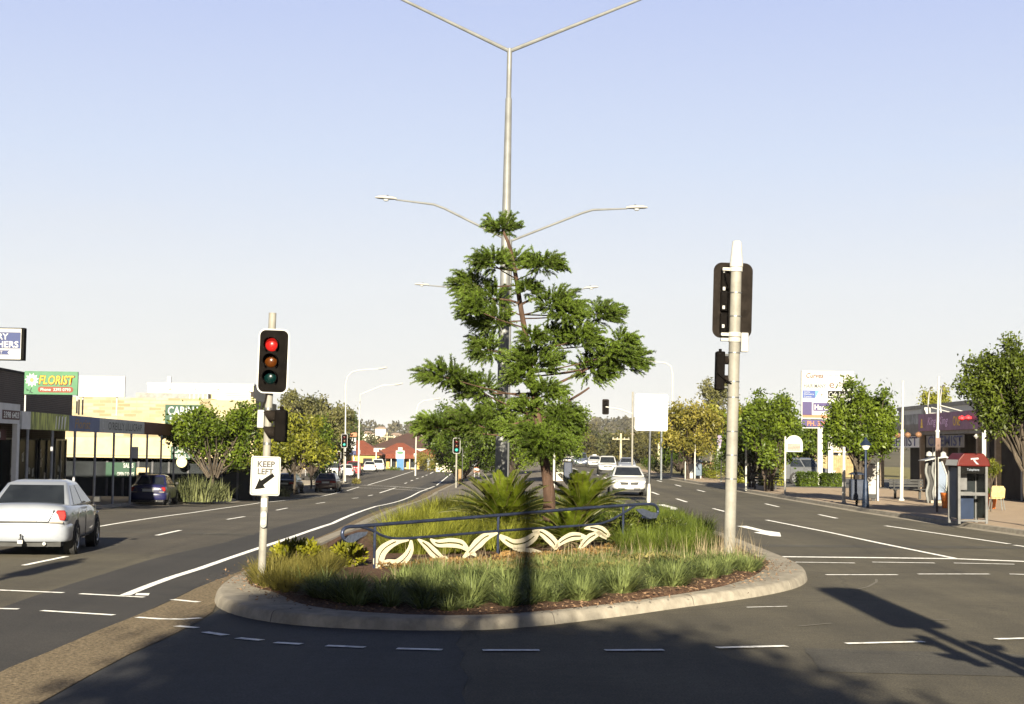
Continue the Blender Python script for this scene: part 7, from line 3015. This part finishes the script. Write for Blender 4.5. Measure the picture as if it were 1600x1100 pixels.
M_ppole = mat('power_pole_timber', (.52, .46, .32), .8, var=.25, scale=2)
w1 = power_pole('power pole in front of the left gum trees', 506, 205, 636, M_ppole)
w2 = power_pole('power pole behind the brown-red roof', 604.5, 330, 676, M_ppole)
w3 = power_pole('cream power pole behind the white utility on the right', 970, 235, 677, M_ppole)
w4 = power_pole('cream power pole right of the blank white board', 1029.5, 215, 690, M_ppole, False)
wv = [(w1, w2, 'wires from the left gum trees to the pole at the brown-red roof'), (w2, Vector((-3, 300, w2.z + 2)), 'wires from the pole at the brown-red roof to the median trees'), (w3, w4, 'wires between the two cream power poles'), (w3, Vector((9, 330, w3.z)), 'wires from the cream power pole back over the crest')]
for a, b, lb in wv:
    mb = MB()
    for dx in (-1.0, 1.0):
        pts = []
        for i in range(13):
            u = i / 12
            p = a.lerp(b, u) + Vector((dx, 0, -1.3 * 4 * u * (1 - u) * .6))
            pts.append(p)
        mb.tube(pts, .018, 4)
    o = mb.build('power_line', M_trim, None)
    tag(o, lb, 'power line', 'power lines in the distance')

# hills, their woodland and houses
mb = MB()
hx = np.linspace(-700, 700, 71)
prof = lambda x: 15.5 + 3.0 * math.sin(x * .011 + 1) + 2.2 * math.sin(x * .027) + 1.2 * math.sin(x * .06 + 2)
rows = [(620, -9), (760, -.3), (900, .25), (1100, .62), (1350, .92), (1500, 1.0), (1800, .7)]
for Y, k in rows:
    for x in hx:
        z = -9 if k < -1 else prof(x) * max(0, k) + (-7 if k < 0 else 0) + 2.25 - 4 * (1 - max(0, k))
        mb.v.append((x * Y / 1100, Y, z))
for j in range(len(rows) - 1):
    for i in range(len(hx) - 1):
        p = j * len(hx) + i
        mb.f.append((p, p + 1, p + len(hx) + 1, p + len(hx)))
tag(mb.build('hills', mat('hill_scrub', (.13, .115, .06), .95, var=.4, scale=.03, c2=(.19, .16, .09), detail=9), smooth=True), kind='structure')


def hillz(x, Y):
    for (y0_, k0), (y1_, k1) in zip(rows, rows[1:]):
        if y0_ <= Y <= y1_:
            k = k0 + (k1 - k0) * (Y - y0_) / (y1_ - y0_)
            return prof(x * 1100 / Y) * max(0, k) + 2.25 - 4 * (1 - max(0, k))
    return 0


parts = []
for i in range(620):
    Y = random.choice((random.uniform(800, 1480), random.uniform(1250, 1520)))
    x = random.uniform(-.34, .34) * Y
    z = hillz(x, Y)
    r = random.uniform(2.5, 5.5)
    k = 60
    d = unit(k)
    C = np.array((x, Y, z + r * .8)) + d * np.array((r, r, r * .9)) * (.5 + .5 * rng.random((k, 1)))
    parts.append(leaf_quads(C, unit(k), r * .55, r * .4))
V, Fq = join_q(parts)
tag(np_mesh('hillside_trees', V, Fq, mat('hill_tree_leaf', (.085, .08, .042), .7, var=.4, scale=.02, c2=(.15, .13, .07))), kind='stuff')
hs = [(596, 672, 1000), (619, 682, 950), (626, 684, 900), (640, 683, 980), (658, 681, 930), (575, 680, 900), (1014, 690, 800), (918, 686, 850), (990, 683, 900)]
hl = ['far white hillside house left of the small lamp post', 'pair of pale hillside roofs, left one', 'pair of pale hillside roofs, right one', 'pale house on the hillside above the totem sign', 'hillside house behind the lamp post pole', 'lowest pale house above the orange sign', 'pale house in the trees right of the blank board post', 'pale house above the people mover', 'pale house between the mast arm pole and the blank board']
for (px, py, Y), lb in zip(hs, hl):
    c = at(px, py, Y)
    t = thing('hill_house', lb, 'house', (c.x, Y, c.z - 1.5), random.uniform(-.3, .3), 'pale houses on the far hills')
    mb = MB()
    mb.box(-3.2, 3.2, -3, 3, -4, 2.3)
    mb.build('wall', M_pwall, t)
    mb = MB()
    mb.v = [(-3.6, -3.4, 2.3), (3.6, -3.4, 2.3), (3.6, 3.4, 2.3), (-3.6, 3.4, 2.3), (-1.5, 0, 3.6), (1.5, 0, 3.6)]
    mb.f = [(0, 1, 5, 4), (1, 2, 5), (2, 3, 4, 5), (3, 0, 4), (3, 2, 1, 0)]
    mb.build('roof', mat('hill_roof', (.36, .26, .2), .8, var=.2), t)

# ------------------------------------------------------------------ things behind the camera that throw the foreground shadows
leafy_tree('median_tree', 'broad tree standing on the median behind the photographer', 'tree', (-.4, -7.5, .1), 9.9, 3.0, M_lf4, M_tbd, n=17000, leaf=.25, trunk_h=3.6, tr=.16,
           lobes=[((0, 0, 6.0), (3.3, 2.0, 2.5)), ((-2.05, 0, 8.2), (1.45, 1.2, 1.9)), ((.9, 0, 6.7), (1.7, 1.4, 1.5)), ((-2.3, 0, 5.3), (1.3, 1.2, 1.7)), ((2.2, 0, 5.4), (1.2, 1.2, 1.5)), ((-.2, 0, 6.8), (1.9, 1.4, 1.6)), ((0, 0, 5.6), (2.2, 1.4, 1.8))])
double_lamp_back = thing('street_lamp', 'lamp standard on the median behind the photographer', 'street lamp', (-.1, -3.0, .1), 0, 'double arm lamp standards down the median')
mb = MB()
mb.tube([(0, 0, -.1), (0, 0, 13.5)], [.21, .15], 14)
mb.build('pole', M_galv, double_lamp_back, smooth=True)
for s in (-1, 1):
    mb = MB()
    mb.tube([(0, 0, 13.4), (s * 4.5, 0, 15.2)], [.05, .035], 8)
    mb.build('arm', M_galv, double_lamp_back, smooth=True)
t = thing('traffic_signal', 'traffic signal at the near right corner behind the photographer', 'traffic light', (5.25, 10.8, .1))
mb = MB()
mb.tube([(0, 0, -.1), (0, 0, 5.05)], .09, 14)
mb.build('pole', M_cream, t, smooth=True)
target_board(t, -.02, .14, 4.05, .72, 1.85, 1)
lens_set(t, -.02, 4.05, .42, .15, .16, 1, 'red', None)
side_head(t, -.28, 2.45, -1, 2, .42)
side_head(t, .2, 2.35, 1, 2, .36)
t = thing('traffic_signal', 'unseen traffic signal added at the near left for its pole shadow', 'traffic light', (-8.45, 14.0, .1))  # added out of view to cast the thin shadow on the left lanes
mb = MB()
mb.tube([(0, 0, -.1), (0, 0, 5.4)], .09, 14)
mb.build('pole', M_cream, t, smooth=True)
target_board(t, 0, .14, 4.6, .45, 1.1, 1)
lens_set(t, 0, 4.6, .25, .1, .16, 1, 'red', None)

# ------------------------------------------------------------------ the afternoon haze
mb = MB()
mb.box(-4200, 4200, -450, 5600, -20, 70)
hz_m = bpy.data.materials.new('haze_air')
hz_m.use_nodes = True
N, L = hz_m.node_tree.nodes, hz_m.node_tree.links
for n_ in list(N):
    if n_.type == 'BSDF_PRINCIPLED': N.remove(n_)
pv = N.new('ShaderNodeVolumePrincipled')
pv.inputs['Color'].default_value = (.86, .89, .93, 1)
pv.inputs['Density'].default_value = .00006
pv.inputs['Anisotropy'].default_value = 0.0
L.new(pv.outputs['Volume'], N['Material Output'].inputs['Volume'])
tag(mb.build('haze', hz_m), kind='stuff')
# ------------------------------------------------------------------ light, sky
SUN_EL = math.radians(16.7)
w = bpy.data.worlds.new('World')
scene.world = w
w.use_nodes = True
N, L = w.node_tree.nodes, w.node_tree.links
bg = N['Background']
sk = N.new('ShaderNodeTexSky')
sk.sky_type = 'NISHITA'
sk.sun_disc = False
sk.sun_elevation = SUN_EL
sk.sun_rotation = math.radians(180)
sk.air_density = 1.0
sk.dust_density = 1.0
sk.ozone_density = 2.0
# the sky of that hazy afternoon: pale at the horizon, lavender blue above, over the physical sky
tc = N.new('ShaderNodeTexCoord')
sp = N.new('ShaderNodeSeparateXYZ')
L.new(tc.outputs['Generated'], sp.inputs[0])
rp_ = N.new('ShaderNodeValToRGB')
els = rp_.color_ramp.elements
stops = [(0.0, (1.90, 1.86, 1.79)), (0.03, (1.90, 1.88, 1.84)), (0.096, (1.84, 1.88, 1.96)), (0.172, (1.52, 1.69, 2.06)), (0.262, (1.22, 1.40, 2.02)), (.34, (.42, .62, 1.25)), (.45, (.11, .2, .5)), (1.0, (.03, .05, .18))]
els[0].position, els[0].color = stops[0][0], stops[0][1] + (1,)
els[1].position, els[1].color = stops[-1][0], stops[-1][1] + (1,)
for p_, c_ in stops[1:-1]:
    e = els.new(p_)
    e.color = c_ + (1,)
L.new(sp.outputs['Z'], rp_.inputs['Fac'])
# thin high cloud streaks
mp = N.new('ShaderNodeMapping')
mp.inputs['Scale'].default_value = (1.2, 1.2, 9.0)
L.new(tc.outputs['Generated'], mp.inputs['Vector'])
nz = N.new('ShaderNodeTexNoise')
nz.inputs['Scale'].default_value = 2.2
nz.inputs['Detail'].default_value = 6
nz.inputs['Roughness'].default_value = .55
L.new(mp.outputs['Vector'], nz.inputs['Vector'])
cr = N.new('ShaderNodeValToRGB')
cr.color_ramp.elements[0].position = .5
cr.color_ramp.elements[0].color = (0, 0, 0, 1)
cr.color_ramp.elements[1].position = .85
cr.color_ramp.elements[1].color = (.55, .55, .55, 1)
L.new(nz.outputs['Fac'], cr.inputs['Fac'])
mc = N.new('ShaderNodeMix')
mc.data_type = 'RGBA'
L.new(cr.outputs['Color'], mc.inputs['Factor'])
L.new(rp_.outputs['Color'], mc.inputs['A'])
mc.inputs['B'].default_value = (1.8, 1.8, 1.84, 1)
mx = N.new('ShaderNodeMix')
mx.data_type = 'RGBA'
mx.inputs['Factor'].default_value = .025
L.new(mc.outputs['Result'], mx.inputs['A'])
L.new(sk.outputs['Color'], mx.inputs['B'])
L.new(mx.outputs['Result'], bg.inputs['Color'])
bg.inputs['Strength'].default_value = 0.09
sd = bpy.data.lights.new('sun', 'SUN')
so = bpy.data.objects.new('sun', sd)
col.objects.link(so)
sd.energy = 4.6
sd.angle = math.radians(0.55)
sd.color = (1.0, 0.90, 0.70)
so.rotation_euler = Vector((0.012, math.cos(SUN_EL), -math.sin(SUN_EL))).to_track_quat('-Z', 'Y').to_euler()
scene.view_settings.view_transform = 'Standard'
scene.view_settings.look = 'None'
scene.view_settings.exposure = 2.25
scene.view_settings.gamma = 1.0
